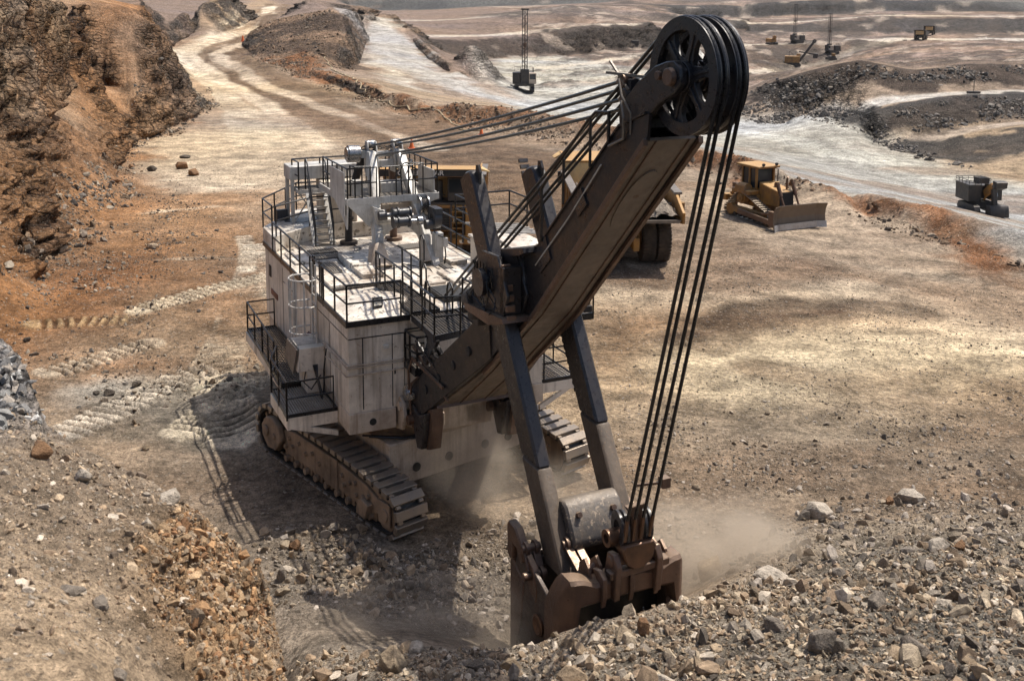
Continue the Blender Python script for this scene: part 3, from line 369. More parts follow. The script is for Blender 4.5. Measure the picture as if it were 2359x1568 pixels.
PATHS=[('streak',[(-13.61,117.4),(-23.97,138.11),(-34.58,155.23),(-45.79,175.09),(-57.26,196.22),(-64.5,212.34),(-64.14,226.78),(-69.35,277.74),(-87.22,374.35),(-115.64,510.22),(-100.77,457.23)],11,(0.64,0.54,0.41),1,1),
('streak',[(4.52,90.31),(-7.73,103.49),(-19.76,125.7),(-29.66,146.63),(-41.54,170.91),(-53.67,191.95),(-59.78,205.04),(-61.45,227.13),(-66.09,278.38),(-85.1,375.09),(-113.01,512.42)],14,(0.15,0.1,0.062),0.95,0.8),
('streak',[(-24.74,102.82),(-32.08,125.11),(-43.69,155.79),(-56.57,183.37),(-67.21,212.72)],10,(0.5,0.41,0.29),0.7,1.2),
('streak',[(1.43,178.16),(23.09,174.93),(37.43,145.71),(44.76,116.83),(50.64,102.79),(55.23,86.53)],16,(0.46,0.45,0.41),0.8,0.5),
('streak',[(20.47,154.62),(34.27,133.15),(43.68,113.94),(48.01,97.31)],9,(0.3,0.29,0.26),0.6,0.5),
('streak',[(-44,275.7),(-43.36,315.63),(-33.61,272.59),(-21.4,216.4),(-12.58,190.23),(-4.67,186.88)],9,(0.36,0.34,0.31),0.6,0.9),
('streak',[(7.13,52.46),(14.48,55.22),(20.85,53.58),(24.49,48.93),(28.04,43.24)],14,(0.54,0.44,0.32),0.6,0.35),
('streak',[(8.25,61.12),(15.46,59.14),(21.87,56.3),(25.58,51.21),(29.15,45.03)],10,(0.3,0.215,0.14),0.5,0.4),
('streak',[(8.79,39.29),(14.71,41.92),(20.92,41.48),(26.07,40.04)],9,(0.54,0.45,0.32),0.6,0.35),
('road',[(-34.48,381),(-12.19,401),(7.4,416),(36.26,441),(59.21,460),(85.38,500),(126.52,578),(170.15,584),(204.8,591),(284.05,592),(366.3,592)],11,(0.44,0.38,0.31),0.95,0),
('road',[(75.43,440),(105.2,479),(133.29,491),(166.99,502),(187.76,500),(212.3,500)],11,(0.44,0.38,0.31),0.95,0),
('road',[(31.53,240),(49.98,290),(76.45,342),(100.91,397),(122.12,437),(137.77,453),(160.06,479),(180.46,499),(240.22,499),(309.76,499)],13,(0.47,0.41,0.335),0.95,0),
('road',[(49.3,165),(50.81,158),(55.8,159),(65.06,160),(78.58,162),(101.36,162)],7,(0.52,0.47,0.4),0.95,0),
('road',[(53.78,141),(58.89,144),(65.33,145),(71.13,146),(91.82,146)],6,(0.36,0.3,0.25),0.85,0),
('road',[(8.64,305),(31.41,350),(51.75,400),(75.45,440),(103.25,470)],9,(0.48,0.42,0.34),0.8,0),
('road',[(-52.96,478),(-26.3,490),(2.4,520),(28.3,555)],9,(0.5,0.44,0.36),0.5,0),
('road',[(-24.23,765),(5.76,700)],12,(0.4,0.33,0.27),0.7,0),
('lane',[(2.29,77.87),(-4.99,92.42),(-13.45,108.16),(-21.44,123.37),(-31.98,143.44),(-43.28,169.43),(-54.3,191.36),(-61.12,208.49),(-62.5,227.52),(-65.34,270.53),(-78.29,344.98)],6,(0.135,0.088,0.054),0.9,1),
('lane',[(-3.44,103.66),(-11.79,123.82),(-20.8,139.86),(-31.76,160.48),(-42.42,184.07),(-51.61,202.61),(-57.97,222.44),(-60.62,246.52),(-62.54,280.43)],5,(0.135,0.088,0.054),0.85,1),
('lane',[(-17.36,116.44),(-7.61,101.96),(0.73,86.75),(5.21,72.94),(6.19,61.07)],17,(0.155,0.1,0.06),0.9,1),
('lane',[(-28.48,137.87),(-19.62,124.8),(-10.66,111.8),(-4.11,99.14)],9,(0.17,0.112,0.07),0.85,1),
('lane',[(-17.44,100.09),(-28.49,127.62),(-40.79,159.56),(-53.68,186.43),(-62.15,204.49),(-65.01,218.59),(-65.69,242.98),(-68.69,284.6)],3.5,(0.58,0.47,0.34),0.9,1),
('lane',[(-7.4,99.02),(-16.03,117.29),(-28.27,142.63),(-40.15,168.04),(-52.13,195.1),(-58.41,209.25),(-59.85,231.74),(-61.87,265.2)],3,(0.55,0.44,0.32),0.85,1),
('lane',[(9.15,45.61),(11.1,48.32),(12.97,49.22),(14.92,48.75),(17,48.79),(18.91,47.84)],3.2,(0.075,0.048,0.03),0.95,1),
('lane',[(9.66,49.38),(11.57,50.47),(13.02,49.44)],2.4,(0.085,0.055,0.035),0.9,1),
('lane',[(7.54,42.9),(8.41,41.71),(9.74,43.8)],2,(0.1,0.065,0.04),0.9,1),
('lane',[(6.11,53.28),(9.36,52.5),(12.22,53.4),(15.9,56.17)],5,(0.16,0.1,0.062),0.7,1),
('lane',[(13.42,61.24),(17.37,57.17),(21.66,52.75)],4,(0.17,0.11,0.068),0.6,1),
('lane',[(9.75,39.79),(12.72,38.42),(17.25,39.42),(19.74,37.63)],3,(0.18,0.12,0.075),0.6,1),
('lane',[(147.25,440),(161.84,430),(207.48,430),(267.52,430)],26,(0.13,0.09,0.07),0.7,1),
('lane',[(-33.72,455),(-5.79,450),(23.42,485),(54.74,500)],30,(0.14,0.1,0.08),0.7,1),
('lane',[(11.04,225),(26.57,240),(37.12,215)],14,(0.24,0.2,0.165),0.7,1),
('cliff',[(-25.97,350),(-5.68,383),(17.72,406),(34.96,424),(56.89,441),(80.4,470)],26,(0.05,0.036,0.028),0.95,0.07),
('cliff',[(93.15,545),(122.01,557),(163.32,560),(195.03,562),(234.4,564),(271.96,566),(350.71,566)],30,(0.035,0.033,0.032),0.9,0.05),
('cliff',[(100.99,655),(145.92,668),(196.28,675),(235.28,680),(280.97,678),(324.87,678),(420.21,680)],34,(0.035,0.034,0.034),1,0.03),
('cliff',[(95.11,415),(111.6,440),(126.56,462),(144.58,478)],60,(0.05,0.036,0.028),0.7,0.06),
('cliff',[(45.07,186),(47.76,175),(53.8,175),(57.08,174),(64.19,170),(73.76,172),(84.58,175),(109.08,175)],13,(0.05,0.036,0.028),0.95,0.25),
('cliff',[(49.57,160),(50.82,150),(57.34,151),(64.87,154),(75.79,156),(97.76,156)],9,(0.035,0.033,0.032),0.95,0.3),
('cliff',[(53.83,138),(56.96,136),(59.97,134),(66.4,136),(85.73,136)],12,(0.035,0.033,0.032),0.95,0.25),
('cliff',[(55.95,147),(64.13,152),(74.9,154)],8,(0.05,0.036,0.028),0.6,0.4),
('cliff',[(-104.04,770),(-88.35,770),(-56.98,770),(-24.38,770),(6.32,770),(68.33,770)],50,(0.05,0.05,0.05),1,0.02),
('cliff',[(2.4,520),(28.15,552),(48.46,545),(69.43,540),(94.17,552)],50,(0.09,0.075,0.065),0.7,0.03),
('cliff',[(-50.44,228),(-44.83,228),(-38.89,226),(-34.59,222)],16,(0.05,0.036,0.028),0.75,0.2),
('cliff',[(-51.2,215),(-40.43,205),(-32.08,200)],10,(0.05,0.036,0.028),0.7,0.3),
('track',[(-9.06,32.96),(-9.76,34.76),(-10.64,37.18),(-11.71,40.44),(-11.87,43.72),(-12.64,48.23),(-13.56,54.62),(-14.74,60.58)],2.2,(0.74,0.64,0.5),1,0.42),
('track',[(-17.02,47.31),(-16.07,48.74),(-15.07,50.26),(-13.93,51.62),(-12.22,53.76)],1.8,(0.74,0.62,0.46),1,0.42),
('track',[(-10.87,33.29),(-10.58,34.75),(-10.15,35.94),(-9.69,37.2),(-9.31,39.01)],1.6,(0.66,0.57,0.44),0.9,0.42),
('track',[(-14.59,32.89),(-13.93,34.52),(-13.28,36.51),(-12.51,38.59),(-11.43,39.46)],1.8,(0.66,0.58,0.48),0.9,0.45),
('track',[(-17.6,38.89),(-16.37,40.88),(-15.18,42.52)],1.6,(0.64,0.53,0.4),0.9,0.45),
('track',[(-20.72,44.77),(-19.27,45.43),(-17.08,45.78)],1.5,(0.5,0.36,0.2),0.6,0.45),
('track',[(-14.02,54.61),(-15.19,59.49),(-16.33,62.83)],1.2,(0.7,0.6,0.46),1,0.4),
('rut',[(-25.34,68.82),(-21.57,70.67),(-17.59,72.61)],0.9,(0.6,0.5,0.37),0.8,0),
('rut',[(-20.15,56.34),(-16.89,57.39),(-13.54,56.49)],0.8,(0.6,0.5,0.37),0.7,0),
('rut',[(-28.91,81.61),(-24.02,82.37),(-19.57,83.94)],0.7,(0.58,0.48,0.35),0.8,0)]
RB=[('foreground',[(-4.43,19.37),(-1.41,18.27),(0.61,18.02),(2.27,18.6),(4.93,21.3),(6.57,20.61),(8.87,21.9),(12.14,21.75),(7.41,12.38),(4.61,12.36),(-3.32,15.58)],21000,0.028,0.5,0),
('foreground',[(5.11,24.49),(8.39,28.53),(11.87,29.51),(15.72,29.01),(10.4,18.95),(5.73,17.86),(4.67,20.12)],12000,0.03,0.5,1),
('pit',[(-6.69,26.53),(-3.18,26.34),(0.06,28.05),(1.74,25.52),(4.6,27.36),(5.77,24.94),(1.27,22.66),(-2.66,21.8),(-5.12,22.43)],11000,0.03,0.4,1),
('pit',[(-5.87,25.44),(-4.87,26.78),(-3.2,26.57),(-0.81,24.67),(-0.97,23.34),(-2.79,22.96),(-4.82,22.95)],260,0.2,0.5,0),
('foreground',[(-4.22,19.16),(-1.42,18.33),(0.61,17.93),(2.25,18.48),(4.8,20.7),(7.29,20.1),(11.01,20.47),(6.85,12.38),(-3.32,15.58)],7000,0.07,0.22,0),
('foreground',[(-4.22,19.16),(-1.42,18.33),(0.61,17.93),(2.25,18.48),(4.8,20.7),(7.29,20.1),(11.01,20.47),(6.85,12.38),(-3.32,15.58)],240,0.2,0.58,0),
('bank',[(-8.45,15.81),(-7.86,16.79),(-6.18,16.27),(-4.97,15.47),(-3.82,14.6),(-3.29,13.71),(-3.01,12.8),(-4.82,8.69)],13000,0.014,0.22,2),
('bankedge',[(-11,19.91),(-10.06,20.05),(-8.75,18.31),(-7.9,16.88),(-7.82,16.21),(-8.52,15.21)],420,0.12,0.42,3),
('bankorange',[(-4.83,13.5),(-4.96,15.45),(-3.81,14.84),(-3.41,14.98),(-3.01,13.89),(-3.19,10.9),(-3.98,11.6)],13000,0.02,0.34,4),
('talus',[(-46.05,159.6),(-37.83,134.67),(-38.2,124.82),(-35.22,108.98),(-35.89,99.38),(-28.58,76.95),(-27.02,75.27),(-24.77,61.46),(-23.85,51.83),(-24.01,48.23),(-26.39,56.28),(-29.93,69.79),(-36.79,93.5),(-39.46,112.45),(-42.87,138.54)],5200,0.12,0.8,5),
('talus',[(-31.86,65.18),(-37.13,83.96),(-41.24,107.53),(-36.84,105.03),(-29.69,72.77),(-25.4,53.98),(-24.21,48.68)],900,0.12,0.5,5),
('leftfloor',[(-21.3,42.42),(-24.87,52.64),(-26.07,67.68),(-25.24,80.75),(-18.04,65.25),(-14.7,52.85),(-14.09,44.28),(-10.36,42.05),(-9.21,37.2),(-6.43,27.48),(-8.71,28.73),(-13.3,33.25),(-18.81,39.34)],9000,0.04,0.42,5),
('rightfloor',[(4.16,35.34),(10.92,35.05),(20.06,37.63),(15.72,29.01),(11.87,29.51),(8.43,28.66),(4.53,26.88),(3.21,30.27)],6500,0.03,0.3,1),
('berm',[(-46.01,193.01),(-38.74,196.27),(-25.05,159.94),(-15.86,137.18),(-0.02,119.54),(10.38,104.65),(19.1,88.42),(22.35,77.69),(24.6,71.82),(28.83,56.15),(28.96,56.2),(25.19,65.16),(21.63,74.91),(14.89,85.05),(8.97,98.22),(-0.01,108.72),(-15.03,129.72),(-33.78,170.83),(-45.34,190.12)],6500,0.12,0.7,6),
('lowedge',[(36.03,185.94),(48.26,174.53),(50.74,157.39),(53.59,140.51),(55.4,123.36),(50.8,133.01),(47.71,143.89),(43.85,158.25),(33.18,170.97)],1900,0.3,1.3,7),
('hilltalus',[(-63.43,253.66),(-57.11,258.3),(-41.43,241.02),(-35.23,226.17),(-32.89,216.3),(-27.94,188.42),(-36.75,186.06),(-49.03,198.94)],1500,0.25,1.2,6),
('farface',[(44.41,200),(47.47,174),(56.74,173),(64.16,170),(73.73,172),(88.94,175),(87.55,172),(67.38,166),(53.8,170),(42.15,165)],1500,0.3,1.3,7),
('farface',[(49.6,160),(50.78,150),(57.66,152),(65.23,155),(80.15,157),(77.79,152),(60.49,148),(50.49,143)],900,0.3,1.2,7),
('wide',[(-29.57,80.61),(-12,103.33),(8.87,65.93),(6.63,48.6),(1.97,37.37),(-12.48,52.89),(-17.46,54.54)],7000,0.04,0.2,5),
('wide',[(3.98,54.99),(18.6,61.37),(26.52,50.45),(19.01,35.55),(4.03,34.2)],11000,0.03,0.16,1)]
BD=[(-27.59,87.36,1.14,'o',0.8,'big rust brown boulder, rear one of the leaning pair left of the shovel'),
(-25.69,84.16,1.25,'o',0.7,'big rust brown boulder, front one of the leaning pair left of the shovel'),
(-29.28,93.59,0.98,'d',0.4,'flat dark slab lying behind the leaning pair of boulders'),
(-29.62,85.74,0.98,'d',0.7,'dark angular boulder to the left of the leaning pair'),
(-31.91,87.44,0.62,'o',0.9,'upright brown boulder on the light floor edge near the talus'),
(-29.94,78.71,0.91,'o',0.6,'brown half of the split boulder heap on the orange floor'),
(-29.13,78.74,0.98,'g',0.45,'grey half of the split boulder heap on the orange floor'),
(-25.21,58.01,0.69,'l',0.8,'pale dusty boulder half buried in the orange slope'),
(-24.3,59.81,0.6,'o',0.8,'rounded brown boulder right of the pale half buried one'),
(-20.77,59.57,0.85,'l',0.55,'long cream coloured boulder alone on the brown floor'),
(-20.64,51.09,0.37,'o',0.9,'small rust boulder on the orange mound below the slope'),
(-20.17,42.43,0.36,'d',1,'dark boulder beside the white rock heap at the left edge'),
(-13.89,37.57,0.52,'d',0.65,'dark flat boulder between the tracked marks and the grey gravel'),
(-14.58,36.7,0.41,'d',0.7,'dark boulder, right one of the close pair on grey gravel'),
(-15.06,36.78,0.35,'d',0.55,'dark boulder, left one of the close pair on grey gravel'),
(-11.54,31.77,0.27,'t',0.9,'tan pointed stone on the grey gravel above the near bank'),
(-5.46,23.68,0.46,'g',1,'grey boulder with dark hollow beside the orange bank edge'),
(-6.55,26.46,0.33,'l',0.6,'pale stone just under the crawler shadow'),
(-5.88,26.47,0.38,'g',0.7,'rounded grey rock on the rubble below the crawler'),
(-5.58,25.69,0.42,'o',0.8,'orange brown rock on the rubble below the crawler'),
(-4.72,26.6,0.45,'g',0.9,'large dusty rock at the near end of the left crawler'),
(-3.98,26.72,0.35,'t',0.85,'tan block beside the crawler rail shadow'),
(8.52,27.51,0.87,'w',0.75,'huge pale topped boulder right of the hoist ropes'),
(10.78,28.29,0.38,'o',0.8,'orange rock in the row beside the white quartz block'),
(11.45,28.43,0.92,'w',0.55,'white quartz block on the crest at the right'),
(4.86,23.7,1.14,'t',0.55,'broad boulder veiled by dust beside the dipper'),
(5.54,20.96,0.82,'w',0.45,'long cream slab on the rubble crest right of the dipper'),
(7.61,24.25,0.35,'t',0.7,'lone tan stone in the hollow of the rubble'),
(9.01,20.81,0.59,'w',0.8,'tall whitish boulder on the right rubble slope'),
(9.47,20.82,0.36,'o',0.8,'rusty boulder just right of the tall whitish one'),
(6.39,17.08,0.43,'g',0.9,'grey split boulder with upright slab in the right rubble'),
(4.39,16.28,0.43,'g',0.8,'grey cube shaped boulder low in the foreground rubble'),
(4.94,15.37,0.46,'g',1.1,'tall curved grey slab standing in the foreground rubble'),
(6.28,15.17,0.55,'g',0.7,'long grey block lying in the right foreground rubble'),
(6.39,14.09,0.3,'g',0.9,'grey upright rock near the bottom right corner'),
(-2.06,17.17,0.72,'t',0.75,'big half tan half brown boulder at the bottom edge'),
(-1.76,18.33,0.4,'w',0.6,'cream boulder on the pile crest next to the half brown one'),
(2.41,17.48,0.38,'o',1.1,'dark brown upright boulder in front of the dipper'),
(2.03,17.19,0.51,'t',0.6,'tan slab leaning in front of the dipper'),
(2.42,15.21,0.43,'w',0.6,'white rock at the bottom edge below the dipper'),
(-0.96,24.27,0.39,'g',0.7,'grey rock in the boom shadow, largest of its group'),
(-6.22,14.58,0.34,'w',0.75,'bright white rock on the blurred near bank'),
(-7.12,15.2,0.45,'o',0.8,'brown rock at the back edge of the blurred near bank'),
(-5.17,15.08,0.51,'w',0.55,'long pale rock on the lip of the near bank'),
(-3.89,9.71,0.25,'g',0.7,'grey angular stone at the bottom of the near bank'),
(-4.88,10.96,0.31,'g',0.4,'dark grey flat stone on the near bank'),
(-4.55,10.95,0.31,'g',0.5,'pinkish grey long stone on the near bank'),
(-5.06,13.92,0.25,'w',0.9,'rounded cream stone beside the orange face of the near bank')]
# ---------------------------------------------------------------- terrain: break lines (crests, toes, kerbs of the pit) in world metres
NZ=np.random.RandomState(5)
_perm=NZ.rand(256,256,16).astype(np.float32)
def vn3(x,y,z):
    xi=np.floor(x).astype(np.int64); yi=np.floor(y).astype(np.int64); zi=np.floor(z).astype(np.int64)
    fx=(x-xi).astype(np.float32); fy=(y-yi).astype(np.float32); fz=(z-zi).astype(np.float32)
    fx=fx*fx*(3-2*fx); fy=fy*fy*(3-2*fy); fz=fz*fz*(3-2*fz)
    X=xi&255; X1=(xi+1)&255; Y=yi&255; Y1=(yi+1)&255; Zc=zi&15; Z1=(zi+1)&15
    a=_perm[X,Y,Zc]*(1-fx)+_perm[X1,Y,Zc]*fx; b=_perm[X,Y1,Zc]*(1-fx)+_perm[X1,Y1,Zc]*fx
    c=_perm[X,Y,Z1]*(1-fx)+_perm[X1,Y,Z1]*fx; d=_perm[X,Y1,Z1]*(1-fx)+_perm[X1,Y1,Z1]*fx
    return (a*(1-fy)+b*fy)*(1-fz)+(c*(1-fy)+d*fy)*fz
def fbm(x,y,z,oct=4,gain=.5,ridge=False):
    s=0;a=1;t=0
    for i in range(oct):
        n=vn3(x*2**i+17.3*i,y*2**i+5.1*i,z*2**i+9.7*i)
        if ridge: n=1-np.abs(2*n-1)
        s=s+a*n; t+=a; a*=gain
    return s/t
A0,A1=R(-38),R(38); LR0,LR1=math.log(4.2),math.log(900)
def togrid(x,y,n,m):
    return (np.arctan2(x,y)-A0)/(A1-A0)*(n-1),(np.log(np.hypot(x,y))-LR0)/(LR1-LR0)*(m-1)
def solve(n,m,init,iters):
    acc=np.zeros((m,n));cnt=np.zeros((m,n))
    for L in TL:
        for (x0,y0,z0),(x1,y1,z1) in zip(L[:-1],L[1:]):
            k=max(2,int(max(abs(math.atan2(x1,y1)-math.atan2(x0,y0))/(A1-A0)*n,abs(math.log(math.hypot(x1,y1)/math.hypot(x0,y0)))/(LR1-LR0)*m)*2)+2)
            t=np.linspace(0,1,k); gx,gy=togrid(x0+(x1-x0)*t,y0+(y1-y0)*t,n,m); z=z0+(z1-z0)*t
            ix=np.round(gx).astype(int); iy=np.round(gy).astype(int); ok=(ix>=0)&(ix<n)&(iy>=0)&(iy<m)
            np.add.at(acc,(iy[ok],ix[ok]),z[ok]); np.add.at(cnt,(iy[ok],ix[ok]),1)
    fix=cnt>0; val=np.where(fix,acc/np.maximum(cnt,1),0)
    Z=init.copy() if init is not None else np.full((m,n),val[fix].mean()); Z[fix]=val[fix]
    for i in range(iters):
        P=np.pad(Z,1,mode='edge'); N=(P[:-2,1:-1]+P[2:,1:-1]+P[1:-1,:-2]+P[1:-1,2:])*.25
        Z=np.where(fix,val,N)
    return Z
def resize(Z,n,m):
    h,w_=Z.shape; gx=np.linspace(0,w_-1,n); gy=np.linspace(0,h-1,m); ix=np.minimum(gx.astype(int),w_-2); iy=np.minimum(gy.astype(int),h-2); fx=gx-ix; fy=(gy-iy)[:,None]
    a=Z[iy][:,ix]; b=Z[iy][:,ix+1]; c=Z[iy+1][:,ix]; d=Z[iy+1][:,ix+1]
    return (a*(1-fx)+b*fx)*(1-fy)+(c*(1-fx)+d*fx)*fy
Z=None
for n_,it in ((41,600),(81,400),(163,300),(326,250),(652,160)):
    Z=solve(n_,n_,None if Z is None else resize(Z,n_,n_),it)
for _ in range(2):
    P=np.pad(Z,1,mode='edge'); Z=(P[:-2,1:-1]+P[2:,1:-1]+P[1:-1,:-2]+P[1:-1,2:]+2*Z)/6
QUALITY=1.0
NA,NR=int(1330*QUALITY),int(1300*QUALITY)
Zf=resize(Z,NA,NR)
az=np.linspace(A0,A1,NA); rr=np.exp(np.linspace(LR0,LR1,NR)); AZ,RR=np.meshgrid(az,rr)
GX=RR*np.sin(AZ); GY=RR*np.cos(AZ)
# polygons -> masks
def pmask(px,py,poly,soft):
    P=np.array(poly); x0,y0=P.min(0)-soft*1.5; x1,y1=P.max(0)+soft*1.5
    out=np.zeros(px.shape,np.float32); sel=(px>x0)&(px<x1)&(py>y0)&(py<y1)
    if not sel.any(): return out
    x=px[sel];y=py[sel]; d2=np.full(x.shape,1e12); ins=np.zeros(x.shape,bool); n=len(P)
    for i in range(n):
        ax,ay=P[i];bx,by=P[(i+1)%n]; ex,ey=bx-ax,by-ay; l=ex*ex+ey*ey+1e-9
        t=np.clip(((x-ax)*ex+(y-ay)*ey)/l,0,1); d2=np.minimum(d2,(x-ax-t*ex)**2+(y-ay-t*ey)**2)
        c=((ay>y)!=(by>y))
        if by!=ay: ins^=c&(x<(bx-ax)*(y-ay)/(by-ay)+ax)
    sd=np.sqrt(d2)*np.where(ins,1,-1); out[sel]=np.clip(.5+sd/(2*soft),0,1); return out
def pdist(px,py,pts,w_):
    P=np.array(pts); x0,y0=P.min(0)-w_; x1,y1=P.max(0)+w_; sel=(px>x0)&(px<x1)&(py>y0)&(py<y1)
    x=px[sel];y=py[sel]; best=np.full(x.shape,1e9); lat=np.zeros(x.shape); al=np.zeros(x.shape); acc=0
    for (ax,ay),(bx,by) in zip(P[:-1],P[1:]):
        ex,ey=bx-ax,by-ay; l=math.hypot(ex,ey)+1e-9; t=((x-ax)*ex+(y-ay)*ey)/l; tc=np.clip(t,0,l); d=np.hypot(x-ax-tc*ex/l,y-ay-tc*ey/l)
        s=((x-ax)*ey-(y-ay)*ex)/l; m=d<best; best[m]=d[m]; lat[m]=(np.sign(s)*d)[m]; al[m]=(acc+tc)[m]; acc+=l
    return sel,best,lat,al
# slope of the smooth surface
dzr=np.gradient(Zf,axis=0)/np.gradient(RR,axis=0); dza=np.gradient(Zf,axis=1)/(RR*(az[1]-az[0]))
slope=np.hypot(dzr,dza); 
sl_s=slope.copy()
for _ in range(3):
    P=np.pad(sl_s,1,mode='edge'); sl_s=(P[:-2,1:-1]+P[2:,1:-1]+P[1:-1,:-2]+P[1:-1,2:]+P[1:-1,1:-1])/5
st0=np.where(RR>320,.24,np.where(RR>140,.42,np.where(GX<-15,.74,1.0))); steep=np.clip((sl_s-st0)/np.where(RR>140,.3,.5),0,1)
wx=(fbm(GX*.16,GY*.16,GX*0+3,3)-.5)*2; wy=(fbm(GX*.16+40,GY*.16,GX*0+8,3)-.5)*2
wsc=np.clip(RR/60,.12,1.6)
PX=GX+wx*3.2*wsc+(fbm(GX*1.1,GY*1.1,GX*0+1,3)-.5)*1.6*wsc; PY=GY+wy*3.2*wsc+(fbm(GX*1.1+9,GY*1.1,GX*0+2,3)-.5)*1.6*wsc
far=np.clip((RR-150)/70,0,1)[...,None]
C=np.ones(GX.shape+(3,),np.float32)*np.array((.33,.25,.172)); C=C*(1-far)+np.array((.19,.138,.108))*far
MK={}
for nm,poly,col,soft,amt in ZN:
    m=pmask(PX,PY,poly,soft); MK[nm]=m; m=(m*amt)[...,None]; C=C*(1-m)+np.array(col)*m
bump=np.zeros(GX.shape)
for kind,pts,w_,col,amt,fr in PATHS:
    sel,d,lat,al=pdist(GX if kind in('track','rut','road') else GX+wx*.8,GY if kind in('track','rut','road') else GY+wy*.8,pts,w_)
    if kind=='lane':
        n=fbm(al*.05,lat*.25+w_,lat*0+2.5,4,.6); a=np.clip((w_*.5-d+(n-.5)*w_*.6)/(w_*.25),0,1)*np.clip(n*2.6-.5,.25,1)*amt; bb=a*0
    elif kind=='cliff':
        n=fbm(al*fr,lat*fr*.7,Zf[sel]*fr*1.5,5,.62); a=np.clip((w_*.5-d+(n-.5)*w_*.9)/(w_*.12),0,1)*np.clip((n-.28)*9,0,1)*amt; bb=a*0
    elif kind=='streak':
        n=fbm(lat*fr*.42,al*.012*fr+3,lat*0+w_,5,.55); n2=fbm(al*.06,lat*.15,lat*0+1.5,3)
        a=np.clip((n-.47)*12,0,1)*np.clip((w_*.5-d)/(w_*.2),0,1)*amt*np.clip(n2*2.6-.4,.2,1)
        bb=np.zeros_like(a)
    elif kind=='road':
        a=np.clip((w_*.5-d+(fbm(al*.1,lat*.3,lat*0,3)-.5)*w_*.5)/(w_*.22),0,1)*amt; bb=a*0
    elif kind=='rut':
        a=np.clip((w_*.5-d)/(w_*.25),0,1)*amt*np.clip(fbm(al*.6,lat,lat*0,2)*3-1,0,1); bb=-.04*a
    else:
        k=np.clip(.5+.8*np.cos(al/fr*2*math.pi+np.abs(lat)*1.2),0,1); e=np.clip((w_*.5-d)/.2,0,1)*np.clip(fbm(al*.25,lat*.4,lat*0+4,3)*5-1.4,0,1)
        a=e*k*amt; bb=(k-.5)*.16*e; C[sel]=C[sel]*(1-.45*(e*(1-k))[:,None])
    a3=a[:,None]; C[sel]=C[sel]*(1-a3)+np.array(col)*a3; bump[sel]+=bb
# light / dark drift over the worked floor (dust, damp, tracked fines)
flat=(1-steep)
v=fbm(GX*.05+3,GY*.14,GX*0+5,4)[...,None]-.5; C=C*(1+v*.9*flat[...,None]*(1-.4*far))
v=fbm(GX*.5+3,GY*1.3,GX*0+2,4)[...,None]-.5; C=C*(1+v*.8*flat[...,None])
v=fbm(GX*.03+30,GY*.05,GX*0+7,3)[...,None]-.5; C=C*(1+v*np.array((.2,.05,-.3)))
# steep faces: rock strata and loose brown fans
st=fbm(GX*.06,GY*.06,Zf*.9+GX*.01,4,.6); er=fbm((GX-GY*.3)*.35,GX*0,Zf*.15+5,4,.6)
fs=np.where(RR>300,.5,1.0); hole=fbm(GX*.11*fs+7,GY*.11*fs,Zf*.25,4,.6)
near=1-np.clip((RR-45)/15,0,1)
fx=np.clip((hole-.47+.03*(RR>300))*9,0,1)*steep*(1-near)
leftw=np.clip((-GX-22)/6,0,1)*np.clip((135-RR)/15,0,1)
rockc=np.array((.085,.072,.062))*(1-leftw[...,None])+np.array((.11,.06,.033))*leftw[...,None]
C=C*(1-.85*fx[...,None])+rockc*.85*fx[...,None]
fl=np.clip((fbm(GX*.3,GY*.3,Zf*2.2,3)-.5)*6,0,1)*steep*leftw*.55; C=C*(1-fl[...,None])+np.array((.30,.17,.085))*fl[...,None]
C=C*(1+((st-.5)*1.5*steep*(1-near))[...,None])
# far slopes: tone streaks painted downhill to mimic gullies, patches of dark broken rock, pale spill
fz=np.clip((RR-185)/40,0,1)*np.clip((AZ-R(-2))/R(3),0,1)
lr_=np.log(RR); gu=fbm(AZ*95,lr_*9,Zf*.05+2,5,.6); gp=fbm(AZ*38+5,lr_*26,Zf*.05,5,.62); lum=C.mean(2)
notroad=np.clip((.36-lum)/.06,0,1)
C=C*(1+((gu-.5)*1.7*fz*notroad)[...,None]); dk=np.clip((gp-.50)*9,0,1)*fz*notroad*.78
C=C*(1-dk[...,None])+np.array((.062,.05,.042))*dk[...,None]
sp_=np.clip((fbm(AZ*60+9,lr_*34,Zf*0+3,4)-.62)*9,0,1)*fz*notroad*.6; C=C*(1-sp_[...,None])+np.array((.42,.34,.27))*sp_[...,None]
# black shale band high on the far rim
rim=np.clip((RR-600)/10,0,1)*np.clip((sl_s-.2)/.15,0,1)*np.clip(.5+(hole-.38)*6,0,1); C=C*(1-.8*rim[...,None])+np.array((.055,.052,.05))*.8*rim[...,None]
ridgefar=np.clip((RR-735)/15,0,1)*np.clip(.6+(fbm(GX*.02,GY*.02,GX*0,3)-.5)*4,0,1); C=C*(1-.8*ridgefar[...,None])+np.array((.10,.10,.095))*.8*ridgefar[...,None]
bm2=np.clip((fbm(GX*.08+11,GY*.17,GX*0+9,4,.55)-.5)*6,0,1)*(1-np.clip((RR-130)/20,0,1))*(1-steep)*np.clip((RR-24)/8,0,1)*.55*(1-MK['lightN']); C=C*(1-bm2[...,None])+np.array((.22,.14,.085))*bm2[...,None]
C=np.clip(C,.02,.78)
